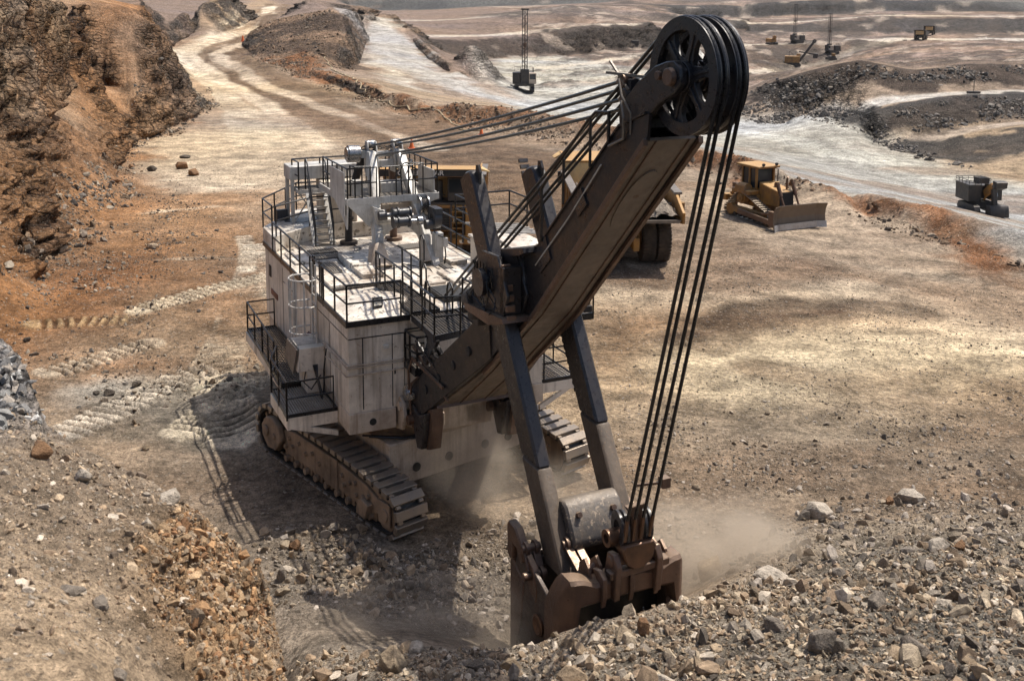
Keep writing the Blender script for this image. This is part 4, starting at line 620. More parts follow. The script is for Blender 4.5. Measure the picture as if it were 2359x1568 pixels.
# height detail
fz_h=np.clip((RR-190)/40,0,1)*np.clip((AZ-R(-1))/R(3),0,1)*np.clip((650-RR)/60,0,1)*np.clip((.36-C.mean(2))/.06,0,1); gp_h=fbm(AZ*38+5,np.log(RR)*26,Zf*.05,5,.62)
rough_zone=np.clip(MK['pile']+MK['pit']*.7+MK['berm1']*.9+MK['bankor']+MK['bankgrey']+MK['ridge2']*.8+MK['hill']*.8+MK['left']*.5+MK['grv1']*.45+MK['grvR']*.5,0,1)
rough_zone=np.clip(rough_zone+MK['bankfg']*.35,0,1); amp=.05+.16*rough_zone
h=(fbm(GX*.8,GY*.8,GX*0+4,5,.55)-.5)*amp*2.2+(fbm(GX*.12,GY*.12,GX*0,3)-.5)*.25*np.clip(RR/40,.2,1)
h+=(fbm(GX*2.6,GY*2.6,GX*0+6,4,.62,True)-.55)*.62*np.clip(MK['bankor']+MK['bankfg']*.22+MK['bankgrey']*.6,0,1)
h+=(fbm(GX*1.6,GY*1.6,GX*0+6,3,.6,True)-.5)*.45*np.clip(MK['berm1']+MK['pile']*.4+MK['ridge2']+MK['bankor']*.35,0,1)
h+=(gp_h-.5)*3.2*fz_h
h+=bump
fp=np.clip((7.2-np.hypot(GX+2.79,GY-31.16))/1.5,0,1); h=h*(1-.85*fp)-.03*fp
Zf2=Zf+h*(1-.3*steep)
# cliffs pushed in and out along their own normals (gullies, ledges)
nrx=-(dzr*np.sin(AZ)+dza*np.cos(AZ)); nry=-(dzr*np.cos(AZ)-dza*np.sin(AZ)); nl=np.hypot(nrx,nry)+1e-6
g1=fbm((GX+GY*.4)*.22,(GY-GX*.2)*.22,Zf*.10,5,.55,True); g2=fbm(GX*.35,GY*.35,Zf*1.1,4,.55)
g3=fbm(GX*1.1,GY*1.1,Zf*2.2,4,.6,True); led=np.abs(((Zf*.55+g2*1.6)%1)-.5)
dsp=0;dsp=((g1-.62)*3.2+(g2-.5)*1.6+(g3-.6)*1.3+(led-.25)*1.5)*steep*(1-near)*np.where(RR>320,1.6,np.where(RR>138,.5,.9))
lf=np.clip(leftw,0,1); dsp*= (1+.0*lf)
GXd=GX+nrx/nl*dsp; GYd=GY+nry/nl*dsp; Zf2=Zf2+dsp*.25
def heightat(x,y):
    gx,gy=togrid(np.asarray(x,float),np.asarray(y,float),NA,NR); gx=np.clip(gx,0,NA-1.001); gy=np.clip(gy,0,NR-1.001)
    ix=gx.astype(int);iy=gy.astype(int);fx=gx-ix;fy=gy-iy
    return (Zf2[iy,ix]*(1-fx)+Zf2[iy,ix+1]*fx)*(1-fy)+(Zf2[iy+1,ix]*(1-fx)+Zf2[iy+1,ix+1]*fx)*fy
def bigmesh(name,V,Fc,nper,cols,mat,smooth=True):
    me=bpy.data.meshes.new(name); me.vertices.add(len(V)); me.vertices.foreach_set('co',np.ascontiguousarray(V,dtype=np.float32).ravel())
    nf=len(Fc); me.loops.add(nf*nper); me.loops.foreach_set('vertex_index',np.ascontiguousarray(Fc,dtype=np.int32).ravel())
    me.polygons.add(nf); me.polygons.foreach_set('loop_start',np.arange(0,nf*nper,nper,dtype=np.int32))
    me.polygons.foreach_set('use_smooth',np.full(nf,smooth)); me.update(calc_edges=True)
    if cols is not None:
        ca=me.color_attributes.new('Col','FLOAT_COLOR','POINT'); c4=np.ones((len(V),4),np.float32); c4[:,:cols.shape[1]]=cols; ca.data.foreach_set('color',c4.ravel())
    me.materials.append(mat); o=bpy.data.objects.new(name,me); COL.objects.link(o); return o
# outer apron carries the sheet on to the horizon
ext=[(1100,-6),(1800,-40),(3500,-140)]
rk=np.clip(steep*(1-near)+MK['hill']*.5+MK['bankgrey'],0,1); GXe=GXd; GYe=GYd; Ze=Zf2; Ce=np.concatenate([C,rk[...,None]],2)
for r_,z_ in ext:
    GXe=np.vstack([GXe,(r_*np.sin(az))[None]]); GYe=np.vstack([GYe,(r_*np.cos(az))[None]]); Ze=np.vstack([Ze,np.full((1,NA),z_)]); Ce=np.concatenate([Ce,np.full((1,NA,4),.12)],0)
V=np.stack([GXe.ravel(),GYe.ravel(),Ze.ravel()],1); NRt=NR+len(ext)
I=np.arange(NRt*NA).reshape(NRt,NA); Fc=np.stack([I[:-1,:-1].ravel(),I[:-1,1:].ravel(),I[1:,1:].ravel(),I[1:,:-1].ravel()],1)
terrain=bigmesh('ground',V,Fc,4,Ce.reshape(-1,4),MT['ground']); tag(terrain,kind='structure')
# ---------------------------------------------------------------- rocks
def rockshape(seed,sub):
    rs=np.random.RandomState(seed); bm=bmesh.new(); bmesh.ops.create_icosphere(bm,subdivisions=sub,radius=1)
    v=np.array([p.co[:] for p in bm.verts]); f=np.array([[q.index for q in fc.verts] for fc in bm.faces]); bm.free()
    for k in range(9 if sub>1 else 4):
        d=rs.normal(size=3); d/=np.linalg.norm(d); h_=rs.uniform(.45,.85); dot=v@d; m=dot>h_; v[m]-=np.outer(dot[m]-h_,d)
    v=v*(1+rs.uniform(-.13,.13,(len(v),1))*(1 if sub==1 else .35)); v*=np.array([1,rs.uniform(.6,.95),rs.uniform(.5,.85)]); return v,f
def randrot(n,rs):
    q=rs.normal(size=(n,4)); q/=np.linalg.norm(q,axis=1)[:,None]; a,b,c,d=q.T
    return np.stack([1-2*(c*c+d*d),2*(b*c-a*d),2*(b*d+a*c),2*(b*c+a*d),1-2*(b*b+d*d),2*(c*d-a*b),2*(b*d-a*c),2*(c*d+a*b),1-2*(b*b+c*c)],1).reshape(n,3,3)
def hull(seed,n):
    rs=np.random.RandomState(seed); bm=bmesh.new(); p=rs.normal(size=(n,3)); p/=np.linalg.norm(p,axis=1)[:,None]; p*=rs.uniform(.75,1,(n,1)); p*=np.array([1,rs.uniform(.55,.9),rs.uniform(.4,.75)])
    vs=[bm.verts.new(tuple(q)) for q in p]; r=bmesh.ops.convex_hull(bm,input=vs); bmesh.ops.delete(bm,geom=[g for g in r['geom_interior'] if isinstance(g,bmesh.types.BMVert)],context='VERTS'); bmesh.ops.triangulate(bm,faces=bm.faces); bm.verts.index_update()
    v=np.array([q.co[:] for q in bm.verts]); f=np.array([[q.index for q in fc.verts] for fc in bm.faces]); bm.free(); return v,f
CS=[[(.33,.245,.16),(.42,.335,.235),(.23,.165,.11),(.17,.14,.11),(.44,.37,.29),(.28,.2,.13)],[(.25,.20,.145),(.34,.27,.20),(.16,.135,.11),(.40,.34,.28),(.21,.16,.11)],[(.40,.30,.20),(.34,.24,.155),(.22,.165,.12),(.50,.42,.33),(.36,.27,.185)],
    [(.34,.33,.31),(.46,.44,.41),(.22,.21,.2),(.3,.26,.22)],[(.34,.20,.10),(.40,.27,.155),(.24,.13,.065),(.33,.25,.17)],[(.19,.15,.115),(.24,.17,.11),(.12,.105,.09),(.30,.25,.19)],[(.17,.115,.075),(.12,.095,.075),(.22,.15,.095),(.28,.22,.16)],[(.17,.15,.13),(.11,.10,.09),(.26,.22,.18)]]
S1=[hull(i,9) for i in range(8)]; S2=[hull(50+i,17) for i in range(12)]
def scatter(name,poly,cnt,smin,smax,cid,seed,label,pw=2.9):
    rs=np.random.RandomState(seed); P=np.array(poly); lo=P.min(0);hi=P.max(0); X=[];Y=[]; tot=0
    while tot<cnt:
        x=rs.uniform(lo[0],hi[0],cnt*2); y=rs.uniform(lo[1],hi[1],cnt*2); soft=.7 if name in('foreground','bank','bankorange','bankedge') else (1.6 if name in('pit','rightfloor','leftfloor') else 2.2); m=pmask(x,y,poly,soft)>rs.uniform(.25,.9,x.shape)
        if name not in('bank','foreground','bankorange'): m&=fbm(x*.35+seed,y*.35,x*0,3)>rs.uniform(.30 if name=='pit' else .36,.50 if name=='pit' else .56,x.shape)
        X.append(x[m]);Y.append(y[m]); tot+=m.sum()
    x=np.concatenate(X)[:cnt]; y=np.concatenate(Y)[:cnt]; s=smin*(1-rs.uniform(0,1,cnt)*(1-(smin/smax)**(pw-1)))**(-1/(pw-1)); s=np.clip(s,smin,smax)
    dx=x+2.79; dy=y-31.16; lu=dx*.6405-dy*.768; lv=dx*.768+dy*.6405; mu=dx*.4246-dy*.9054; mv=dx*.9054+dy*.4246
    ok=~((np.abs(lu)<4.2)&(np.abs(lv)<3.8))&~((mu>9.5)&(mu<12.5)&(np.abs(mv)<1.6)); x=x[ok];y=y[ok];s=s[ok];cnt=len(x)
    z=heightat(x,y); cc=np.array(CS[cid]); Vs=[];Fs=[];Cs=[];off=0
    big=s>smin*1.9
    for grp,shapes in ((~big,S1),(big,S2)):
        ids=np.where(grp)[0]
        for k,(v,f) in enumerate(shapes):
            ii=ids[k::len(shapes)]
            if not len(ii): continue
            Rm=randrot(len(ii),rs); sc=s[ii,None]*rs.uniform(.7,1.25,(len(ii),3))*.55
            vv=np.einsum('nij,vj->nvi',Rm,v)*sc[:,None,:]; vv[:,:,0]+=x[ii,None]; vv[:,:,1]+=y[ii,None]; vv[:,:,2]+=(z[ii]+s[ii]*rs.uniform(-.08,.16,len(ii)))[:,None]
            Vs.append(vv.reshape(-1,3)); Fs.append((f[None]+(np.arange(len(ii))*len(v))[:,None,None]+off).reshape(-1,3)); off+=len(ii)*len(v)
            c=cc[rs.randint(0,len(cc),len(ii))]*rs.uniform(.55,1.25,(len(ii),1)); Cs.append(np.repeat(c,len(v),0))
    o=bigmesh('rubble',np.concatenate(Vs),np.concatenate(Fs),3,np.clip(np.concatenate(Cs),.02,.8),MT['rock'],False); return tag(o,kind='stuff')
RL={'foreground':'loose broken rock'}
for i,(nm,poly,cnt,a,b,cid) in enumerate(RB): scatter(nm,poly,cnt,a,b,cid,100+i,nm)
def boulshape(seed):
    v,f=hull(seed,20); bm=bmesh.new(); vs=[bm.verts.new(tuple(q)) for q in v]; [bm.faces.new([vs[i] for i in q]) for q in f]
    bmesh.ops.bevel(bm,geom=bm.edges[:]+bm.verts[:],offset=.05,segments=1,affect='EDGES',clamp_overlap=True); bmesh.ops.triangulate(bm,faces=bm.faces); bmesh.ops.subdivide_edges(bm,edges=bm.edges[:],cuts=2,use_grid_fill=True); bmesh.ops.triangulate(bm,faces=bm.faces); bm.verts.index_update()
    v=np.array([q.co[:] for q in bm.verts]); f=np.array([[q.index for q in fc.verts] for fc in bm.faces]); bm.free(); return v,f
def boulder(x,y,size,col,asp,label,i):
    rs=np.random.RandomState(900+i); v,f=boulshape(700+i); n=fbm(v[:,0]*2.6+i*3,v[:,1]*2.6,v[:,2]*2.6,4); v=v*(1+(n[:,None]-.5)*.22)
    v[:,2]*=asp/max(.45,(v[:,2].max()-v[:,2].min())/2)*1.0; v[:,:2]/=max(abs(v[:,:2]).max(),.1); v*=size*.5
    me=bpy.data.meshes.new('boulder'); me.from_pydata(v.tolist(),[],f.tolist()); me.materials.append(MT['r'+col])
    me.polygons.foreach_set('use_smooth',[True]*len(me.polygons)); me.set_sharp_from_angle(angle=R(22))
    o=bpy.data.objects.new('boulder',me); COL.objects.link(o); o.location=(x,y,float(heightat(x,y))+size*.5*asp*.45); o.rotation_euler=(0,0,rs.uniform(0,6.28)); return tag(o,label,'boulder')
for i,b in enumerate(BD): boulder(*b,i)
# ---------------------------------------------------------------- electric rope shovel
SH=Vector((-2.79013161,31.16059522,0)); HZ=-R(90-25.1264)       # swing centre, boom heading
TH=-R(90-39.8338)                                               # crawler heading
shovel=empty('mining_shovel',SH,HZ,label='giant white and black electric rope shovel digging rock in the middle of the pit',cat='mining shovel')
def P3(name,mb,mat,parent=shovel,**k): return mb.build(name,mat,parent,**k)
def handrail(segs,name='handrail',parent=shovel,h=1.05,r=.029,post=1.3,mat='rail',mid=True):
    """segs: list of base polylines"""
    m=MB()
    for pts in segs:
        P=[Vector(p) for p in pts]; up=Vector((0,0,h)); m.tube([P[0]]+[p+up for p in P]+[P[-1]],r)
        if mid: m.tube([p+up*.52 for p in P],r*.9)
        for a,b in zip(P[:-1],P[1:]):
            n=max(1,int(round((b-a).length/post)))
            for i in range(n+1):
                if (i==0 and a==P[0]) or (i==n and b==P[-1]): continue
                q=a.lerp(b,i/n); m.tube([q-Vector((0,0,.12)),q+up],r,6)
    return m.build(name,mat,parent)
def grating(name,poly,z,mat='gratelight',parent=shovel,sx=.11,sy=.11,t=.022,frame=.14,framemat='rail',axis=None):
    """real open grating: crossed bars clipped to the quad poly (4 corners), toe plate round it"""
    m=MB(); a,b,c,d=[Vector((p[0],p[1],z)) for p in poly]
    n1=max(2,int((b-a).length/sx)); n2=max(2,int((d-a).length/sy))
    for i in range(1,n1): p=a.lerp(b,i/n1); q=d.lerp(c,i/n1); m.bar(p,q,t,.03)
    for i in range(1,n2): p=a.lerp(d,i/n2); q=b.lerp(c,i/n2); m.bar(p+Vector((0,0,.004)),q+Vector((0,0,.004)),t,.028)
    o=m.build(name,mat,parent)
    if frame:
        f=MB()
        for p,q in ((a,b),(b,c),(c,d),(d,a)): f.bar(p-Vector((0,0,.03)),q-Vector((0,0,.03)),.035,frame)
        f.build('toe_board',framemat,o)
    return o
# --- crawlers
def crawler(side):
    root=empty('crawler',(0,0,0),TH-HZ,shovel)
    yc=side*3.0                                # local y = image right
    XF,XB,ZT,Rr=3.35,-3.4,1.58,.62
    # loop path
    pts=[]
    def arc(cx,cz,r,a0,a1,n): return [(cx+r*math.cos(a),cz+r*math.sin(a)) for a in np.linspace(a0,a1,n)]
    path=arc(XF-.1,.76,.64,-math.pi/2,R(60),14)+[(1.6,1.55),(0,1.62),(-2.2,1.60)]+arc(XB+.12,.92,.79,R(80),R(265),14)
    path=[np.array(p) for p in path]; path.append(path[0]); L=[0]
    for a,b in zip(path[:-1],path[1:]): L.append(L[-1]+np.hypot(*(b-a)))
    tot=L[-1]; N=46; st=tot/N
    def at(s):
        s%=tot; i=max(0,np.searchsorted(L,s,side='right')-1); i=min(i,len(path)-2); u=(s-L[i])/(L[i+1]-L[i]); p=path[i]*(1-u)+path[i+1]*u; return p
    sh=MB(); w=.50; hs=st*.5
    sh.hexa([(-hs*.74,-w,-.07),(hs*.60,-w,-.07),(hs*.60,w,-.07),(-hs*.74,w,-.07),(-hs*.74,-w,.07),(hs*.60,-w,.07),(hs*.60,w,.07),(-hs*.74,w,.07)])
    for yy in (-.36,.36): sh.box(hs*.60,hs*1.12,yy-.07,yy+.07,-.06,.03)
    for yy in (-.2,.2): sh.box(-hs*.6,hs*.6,yy-.05,yy+.05,-.17,-.05)
    me=sh.mesh('track_shoe','shoe',.012)
    belt=empty('track_belt',(0,0,0),0,root)
    for i in range(N):
        s=i*st; p=at(s); q=at(s+st*.5); r_=at(s-st*.5); dx,dz=q-r_; ang=math.atan2(dz,dx)
        o=bpy.data.objects.new('track_shoe',me); COL.objects.link(o); o.parent=belt; o.location=(float(p[0]),yc,float(p[1])); o.rotation_euler=(math.pi,math.pi-0+(-ang) if False else -ang,0) if False else (0,-ang,0)
        o.scale=(-1,1,-1) if True else (1,1,1)
    core=MB(); cpn=len(path)-1
    for a_,b_ in zip(path[:-1],path[1:]):
        d_=(b_-a_)/max(1e-6,np.hypot(*(b_-a_))); nn=np.array((-d_[1],d_[0])); a1=a_+nn*.075; b1=b_+nn*.075; core.hexa([(a1[0],yc-.44,a1[1]),(b1[0],yc-.44,b1[1]),(b1[0],yc+.44,b1[1]),(a1[0],yc+.44,a1[1]),(a1[0]+nn[0]*.05,yc-.44,a1[1]+nn[1]*.05),(b1[0]+nn[0]*.05,yc-.44,b1[1]+nn[1]*.05),(b1[0]+nn[0]*.05,yc+.44,b1[1]+nn[1]*.05),(a1[0]+nn[0]*.05,yc+.44,a1[1]+nn[1]*.05)])
    core.build('dark_gap_band','grille',root)  # black band stands in for the shade between the shoes
    # frame
    f=MB(); yo=yc+side*.36
    for y0,y1 in ((yc-.36,yc-.24),(yc+.24,yc+.36)):
        f.prism([(-3.0,.72),(-2.4,.52),(2.5,.45),(2.95,.6),(3.05,.9),(2.2,1.16),(.6,1.30),(-1.8,1.32),(-2.7,1.15),(-3.15,1.08)],y0,y1,'y')
    f.box(-2.6,2.8,yc-.27,yc+.27,.35,1.2)
    fr=f.build('track_frame','mud',root,.02)
    ys=yc+side*.362; d=side
    pl=MB(); pl.box(.05,.75,min(ys,ys+d*.05),max(ys,ys+d*.05),.45,1.36); pl.box(.38,.42,min(ys+d*.05,ys+d*.06),max(ys+d*.05,ys+d*.06),.5,1.3); pl.build('access_plate','mud',root,.01)
    b=MB()
    for x,z in ((-2.1,1.05),(-1.9,.85),(-1.5,1.08),(-1.1,.9),(-.7,1.05),(-.3,.88),(1.0,1.0),(1.1,.75),(1.4,.93),(1.7,1.03),(1.75,.7),(2.1,.78),(2.4,.9),(-2.3,.75)): b.cyl((x,ys-.02*d,z),(x,ys+d*.09,z),.075,.06,8)
    b.build('frame_bolts','mud',root)
    for x in (-2.3,-1.7,-1.1,-.5,.1,.7,1.3,1.9,2.45):
        q=MB(); q.cyl((x,yc-.3,.38),(x,yc+.3,.38),.24,n=18); q.cyl((x,ys-.1*d,.36),(x,ys+d*.07,.36),.10,n=12); q.build('roller','mud',root)
    q=MB(); q.cyl((XF-.1,yc-.32,.72),(XF-.1,yc+.32,.72),.56,n=26); q.cyl((XF-.1,ys-.1*d,.72),(XF-.1,ys+.10*d,.72),.17,n=14); q.box(XF-.42,XF+.12,min(ys,ys+.06*d),max(ys,ys+.06*d),.42,1.05); q.build('idler','mud',root,.01)
    q=MB(); q.cyl((XB+.15,yc-.28,.92),(XB+.15,yc+.28,.92),.42,n=26)
    for i in range(13):
        a=2*math.pi*i/13; q.box(-.01,.01,0,0,0,0) if False else q.bar((XB+.15+math.cos(a)*.58,yc-.34,.92+math.sin(a)*.58),(XB+.15+math.cos(a)*.58,yc+.34,.92+math.sin(a)*.58),.12,.12,(math.cos(a),0,math.sin(a)))
    q.build('drive_sprocket','mud',root)
    q=MB(); q.prism([(-3.55,.75),(-3.2,.45),(-2.7,.5),(-2.35,.9),(-2.5,1.3),(-2.9,1.5),(-3.3,1.42),(-3.6,1.1)],min(ys,ys+.20*d),max(ys,ys+.20*d),'y'); q.cyl((-3.25,ys+.20*d,1.0),(-3.25,ys+.27*d,1.0),.17,n=18); q.cyl((-2.75,ys+.20*d,.95),(-2.75,ys+.25*d,.95),.09,n=14); q.build('drive_cover','brass' if False else 'mud',root,.05)
    q=MB(); q.prism([(2.0,.35),(2.45,.3),(2.6,.75),(2.25,.85),(2.05,.7)],min(ys,ys+.2*d),max(ys,ys+.2*d),'y'); q.build('tow_bracket','mud',root,.02)
    return root
crawler(-1); crawler(1)
# --- car body (between the crawlers, in crawler axes)
cb=empty('car_body',(0,0,0),TH-HZ,shovel)
m=MB(); m.prism([(-1.9,-2.4),(1.95,-2.4),(1.95,2.4),(-1.9,2.4)],.62,1.92,'z'); m.build('lower_frame','creamfrm',cb,.04)
for y in (-1.5,-.35,1.0,1.9): m=MB(); m.cyl((1.94,y,1.05),(1.99,y,1.05),.13,n=20); m.build('frame_hole_disc','grille',cb)  # raised black discs stand for the shade inside the frame holes
m=MB(); m.cyl((0,0,1.92),(0,0,2.2),2.25,n=48); m.build('swing_ring','mud',cb)
m=MB(); m.cyl((0,0,2.2),(0,0,2.44),1.95,n=48); 
for i in range(60):
    a=2*math.pi*i/60; m.cyl((2.08*math.cos(a),2.08*math.sin(a),2.2),(2.08*math.cos(a),2.08*math.sin(a),2.38),.085,n=6)
m.build('swing_rollers','rust',cb)
m=MB(); m.tube([(1.2,-2.6,2.0),(1.9,-1.8,1.98),(2.0,-.6,2.05),(2.0,.5,2.0)],.035); m.tube([(1.0,-2.7,2.0),(2.0,-1.6,1.96),(2.05,.2,2.0),(1.95,1.4,2.0)],.03); m.build('power_cable','rail',cb)
# --- revolving frame and machinery house
rf=MB(); rf.prism([(-7.9,-2.9),(2.50,-2.98),(2.50,-1.62),(2.2,-1.62),(2.2,1.62),(2.5,1.62),(2.5,2.98),(-7.9,2.9)],2.44,3.02,'z'); P3('revolving_frame',rf,'creamfrm',bevel=.015)
m=MB(); m.cyl((2.49,-2.3,2.72),(2.515,-2.3,2.72),.10,n=20); P3('frame_hole_disc',m,'grille')  # black disc painted as the dark inside of a hole
m=MB(); m.prism([(-7.9,-1.9),(-9.6,-1.4),(-9.6,1.4),(-7.9,1.9)],2.5,3.6,'z'); P3('counterweight',m,'creamfrm',bevel=.03)
house=empty('machinery_house',(0,0,0),0,shovel)
m=MB(); m.prism([(-8.0,-2.96),(2.45,-2.96),(2.45,2.96),(-8.0,2.96),(-9.4,1.9),(-10.5,1.2),(-10.6,-1.15)],3.02,5.52,'z'); m.build('wall',MT['cream'],house,.01)
m=MB()
for x0,x1,z0,z1,y in ((-.35,.35,3.9,3.905,0),): pass
# wall seams and panels on the shaded front
for (y0,z0),(y1,z1) in (((-2.96,5.14),(-1.36,5.14)),((-2.55,5.14),(-2.55,3.1)),((-1.70,5.14),(-1.70,3.06)),((-1.36,5.14),(-1.36,3.6)),((-1.36,3.6),(.4,3.6)),((-1.36,5.14),(.4,5.14))): m.bar((2.452,y0,z0),(2.452,y1,z1),.012,.03,(0,0,1) if z0==z1 else (0,1,0)); m.build('panel_seam','boomside',house); m=MB()
for (x0,z0),(x1,z1) in (((2.4,5.14),(-1.2,5.14)),((-5.3,5.3),(-5.3,3.05)),((-3.6,5.3),(-3.6,3.05)),((-1.9,5.14),(-1.9,3.05)),((.6,5.1),(.6,3.05)),((-5.3,4.85),(-3.6,4.85))): m.bar((x0,-2.962,z0),(x1,-2.962,z1),.012,.03,(0,0,1) if z0==z1 else (1,0,0)); m.build('panel_seam','boomside',house); m=MB()
d=MB(); d.box(2.455,2.475,-1.69,-1.37,3.1,5.12); dd=d.build('door','cream',house,.004)
m=MB(); m.box(2.475,2.50,-1.66,-1.62,4.0,4.15); m.build('handle','grille',dd)
m=MB(); m.box(2.45,2.56,-1.98,-1.83,4.78,4.88); m.build('wall_lamp','whitesteel',house,.01)
m=MB(); m.box(-7.35,-7.05,-2.99,-2.955,4.55,4.95); m.build('louvre','grille',house)
m=MB(); m.box(-7.1,-6.1,-2.985,-2.955,3.95,4.15); m.build('wall_sign','redtank',house)
# doors on the shaded side
for x in (-4.9,-2.5):
    d=MB(); d.box(x,x+.9,-2.985,-2.955,3.1,4.9); dd=d.build('door','cream',house,.004); m=MB(); m.box(x+.75,x+.8,-3.02,-2.985,3.95,4.15); m.build('handle','grille',dd)
roof=MB(); roof.prism([(-8.0,-3.0),(2.5,-3.0),(2.5,3.0),(-8.0,3.0)],5.52,5.60,'z'); rfo=roof.build('roof','roofp',house,.015)
m=MB(); m.prism([(-6.15,-2.98),(-6.35,-2.98),(-7.55,-1.42),(-7.5,2.98),(-8.0,2.98),(-9.4,1.95),(-10.6,1.2),(-10.75,-1.15),(-8.1,-3.0),(-6.5,-3.02)],5.6,6.15,'z'); rd=m.build('raised_roof','roofp',rfo,.01)
m=MB(); m.prism([(-9.6,-1.9),(-8.6,-2.1),(-8.2,-1.5),(-8.9,-.4),(-10.3,-.7)],6.152,6.17,'z'); m.build('rubber_mat','motor',rd)
m=MB(); m.ring((-9.6,.6,6.16),(0,0,1),[(.62,0),(.7,0),(.7,.10),(.62,.10)],32); m.cyl((-9.6,.6,6.15),(-9.6,.6,6.2),.6,n=32); m.build('vent_rim','grille',rd)
# roof hatches, gratings, raised covers
def hatch(x0,x1,y0,y1,h=.07,mat='roofp',nm='roof_hatch',zb=5.6):
    m=MB(); m.box(x0,x1,y0,y1,zb,zb+h); o=m.build(nm,mat,rfo,.012); return o
for a in ((-2.4,-1.1,-2.45,-1.55,.09),(-4.5,-2.75,-1.25,-.55,.22),(-1.7,-.2,.1,.95,.09),(-1.55,-.1,1.15,1.9,.09),(-5.9,-4.3,-2.75,-2.1,.08),(-4.0,-2.6,-2.65,-2.2,.07),(-.6,.9,1.9,2.6,.08),(-4.6,-2.2,1.9,2.5,.15)): hatch(*a)
hatch(-2.75,-1.75,-1.25,-.55,.16)
m=MB()
for i in range(34): a=-2.5+i*.052; m.box(-.95-.10*abs(math.sin(i*.05)),-.72-.10*abs(math.sin(i*.05)),a,a+.03,5.6,5.66)
m.build('vent_louvre','grate',rfo)
m=MB(); m.ring((.9,-1.6,5.2),(0,0,1),[(0.001,.62),(.6,.58),(1.0,.46),(1.22,.40),(1.22,.38),(0.001,.38)],40); m.build('domed_cover','roofp',rfo)
for (x0,x1,y0,y1) in ((-6.1,-5.5,-1.9,-1.0),(-5.3,-4.7,-2.0,-.9),(-4.2,-3.0,-1.95,-1.55),(-3.0,-2.0,-1.95,-1.6),(1.4,2.3,-1.25,-.95),(-5.6,-4.9,1.2,2.6),(-3.4,-1.8,1.55,1.85)):
    grating('roof_grating',[(x0,y0),(x1,y0),(x1,y1),(x0,y1)],5.63,'gratelight',rfo,.07,.07,.02,.05,'boomside')
for x,y in ((-3.1,-.95),(-1.2,-1.0),(-5.2,-.4),(-3.9,2.3),(-1.5,2.55),(.2,-.4),(1.9,-2.2),(-6.0,.6)):
    m=MB(); m.tube([(x,y-.07,5.6),(x,y-.07,5.8),(x,y+.07,5.8),(x,y+.07,5.6)],.018,6); m.build('lifting_lug','whitesteel',rfo)
m=MB(); m.box(1.55,1.75,-2.0,-1.75,5.6,5.72); fl=m.build('flood_lamp','motor',rfo); m=MB(); m.prism([(-2.02,5.74),(-1.72,5.74),(-1.72,6.0),(-2.02,6.0)],1.62,1.72,'x'); m.build('lamp_body','motor',fl); m=MB(); m.box(1.722,1.728,-1.98,-1.76,5.78,5.96); m.build('lamp_glass','lamp',fl)
m=MB(); m.box(-9.1,-8.9,-2.3,-1.9,6.15,6.55); m.build('flood_lamp','motor',rd,.01)
m=MB(); m.tube([(-3,.5,5.63),(-2,1.1,5.63),(-1,.9,5.63),(.2,1.5,5.64),(1.6,1.2,5.63)],.016,5); m.tube([(-6.5,-.3,5.64),(-5.6,-.1,5.63),(-4.4,-1.3,5.65),(-3.4,-1.35,5.63)],.02,5); m.build('roof_hose','rail',rfo)
m=MB(); m.box(-8.05,2.53,-3.04,-2.98,5.50,5.66); m.box(2.49,2.54,-3.04,3.04,5.50,5.66); m.box(-8.0,2.5,2.99,3.04,5.5,5.66); m.build('roof_curb','rail',house)
# roof rails
handrail([[(-8.05,-3.0,6.15),(-10.7,-1.15,6.15),(-10.6,1.2,6.15)],[(-6.55,-3.0,6.15),(-8.05,-3.0,6.15)],[(-6.45,-3.02,5.6),(-1.3,-3.02,5.6),(-1.0,-3.02,5.6),(.2,-3.02,5.6),(2.45,-2.98,5.6),(2.48,-1.45,5.6)]],parent=house,post=1.25)
handrail([[(-6.4,-2.9,6.15),(-7.6,-1.42,6.15),(-7.55,1.5,6.15)],[(-7.6,3.0,5.6),(-4.4,3.0,5.6),(-1.2,3.0,5.6),(2.4,3.0,5.6)]],parent=house,post=1.3)
# --- walkway on the shaded side
wk=empty('side_walkway',(0,0,0),0,shovel)
grating('walkway_deck',[(-6.5,-3.95),(-.8,-4.08),(-.8,-3.0),(-6.5,-3.0)],2.93,'grate',wk,.16,.07)
grating('walkway_deck',[(-.8,-4.35),(1.35,-4.42),(1.35,-3.0),(-.8,-3.0)],2.80,'gratelight',wk,.12,.07)
m=MB(); m.box(-6.5,-.8,-4.02,-3.93,2.55,2.86); m.box(-.8,1.35,-4.42,-4.33,2.38,2.72); m.box(1.30,1.37,-4.40,-2.98,2.40,2.74)
m.prism([(-4.3,2.40),(-2.98,2.0),(-2.98,2.15),(-4.0,2.46)],1.28,1.38,'x'); m.prism([(-4.0,2.6),(-2.98,2.3),(-2.98,2.6)],-3.6,-3.5,'x'); m.build('bracket','cream',wk)
handrail([[(-6.5,-3.02,2.93),(-6.5,-3.95,2.93),(-3.9,-3.99,2.93),(-1.9,-4.05,2.93)],[(-1.5,-4.05,2.93),(-.85,-4.37,2.80),(1.38,-4.43,2.80),(1.38,-3.1,2.80)]],parent=wk,h=.98,post=1.2)
m=MB()
for i in range(3): m.tube([(-1.55+.1*i,-4.05-.05*i,3.0+.25*i),(-1.2,-4.3,3.1+.25*i),(-.9,-4.33,2.9+.25*i)],.014,5)
m.build('safety_chain','rail',wk)
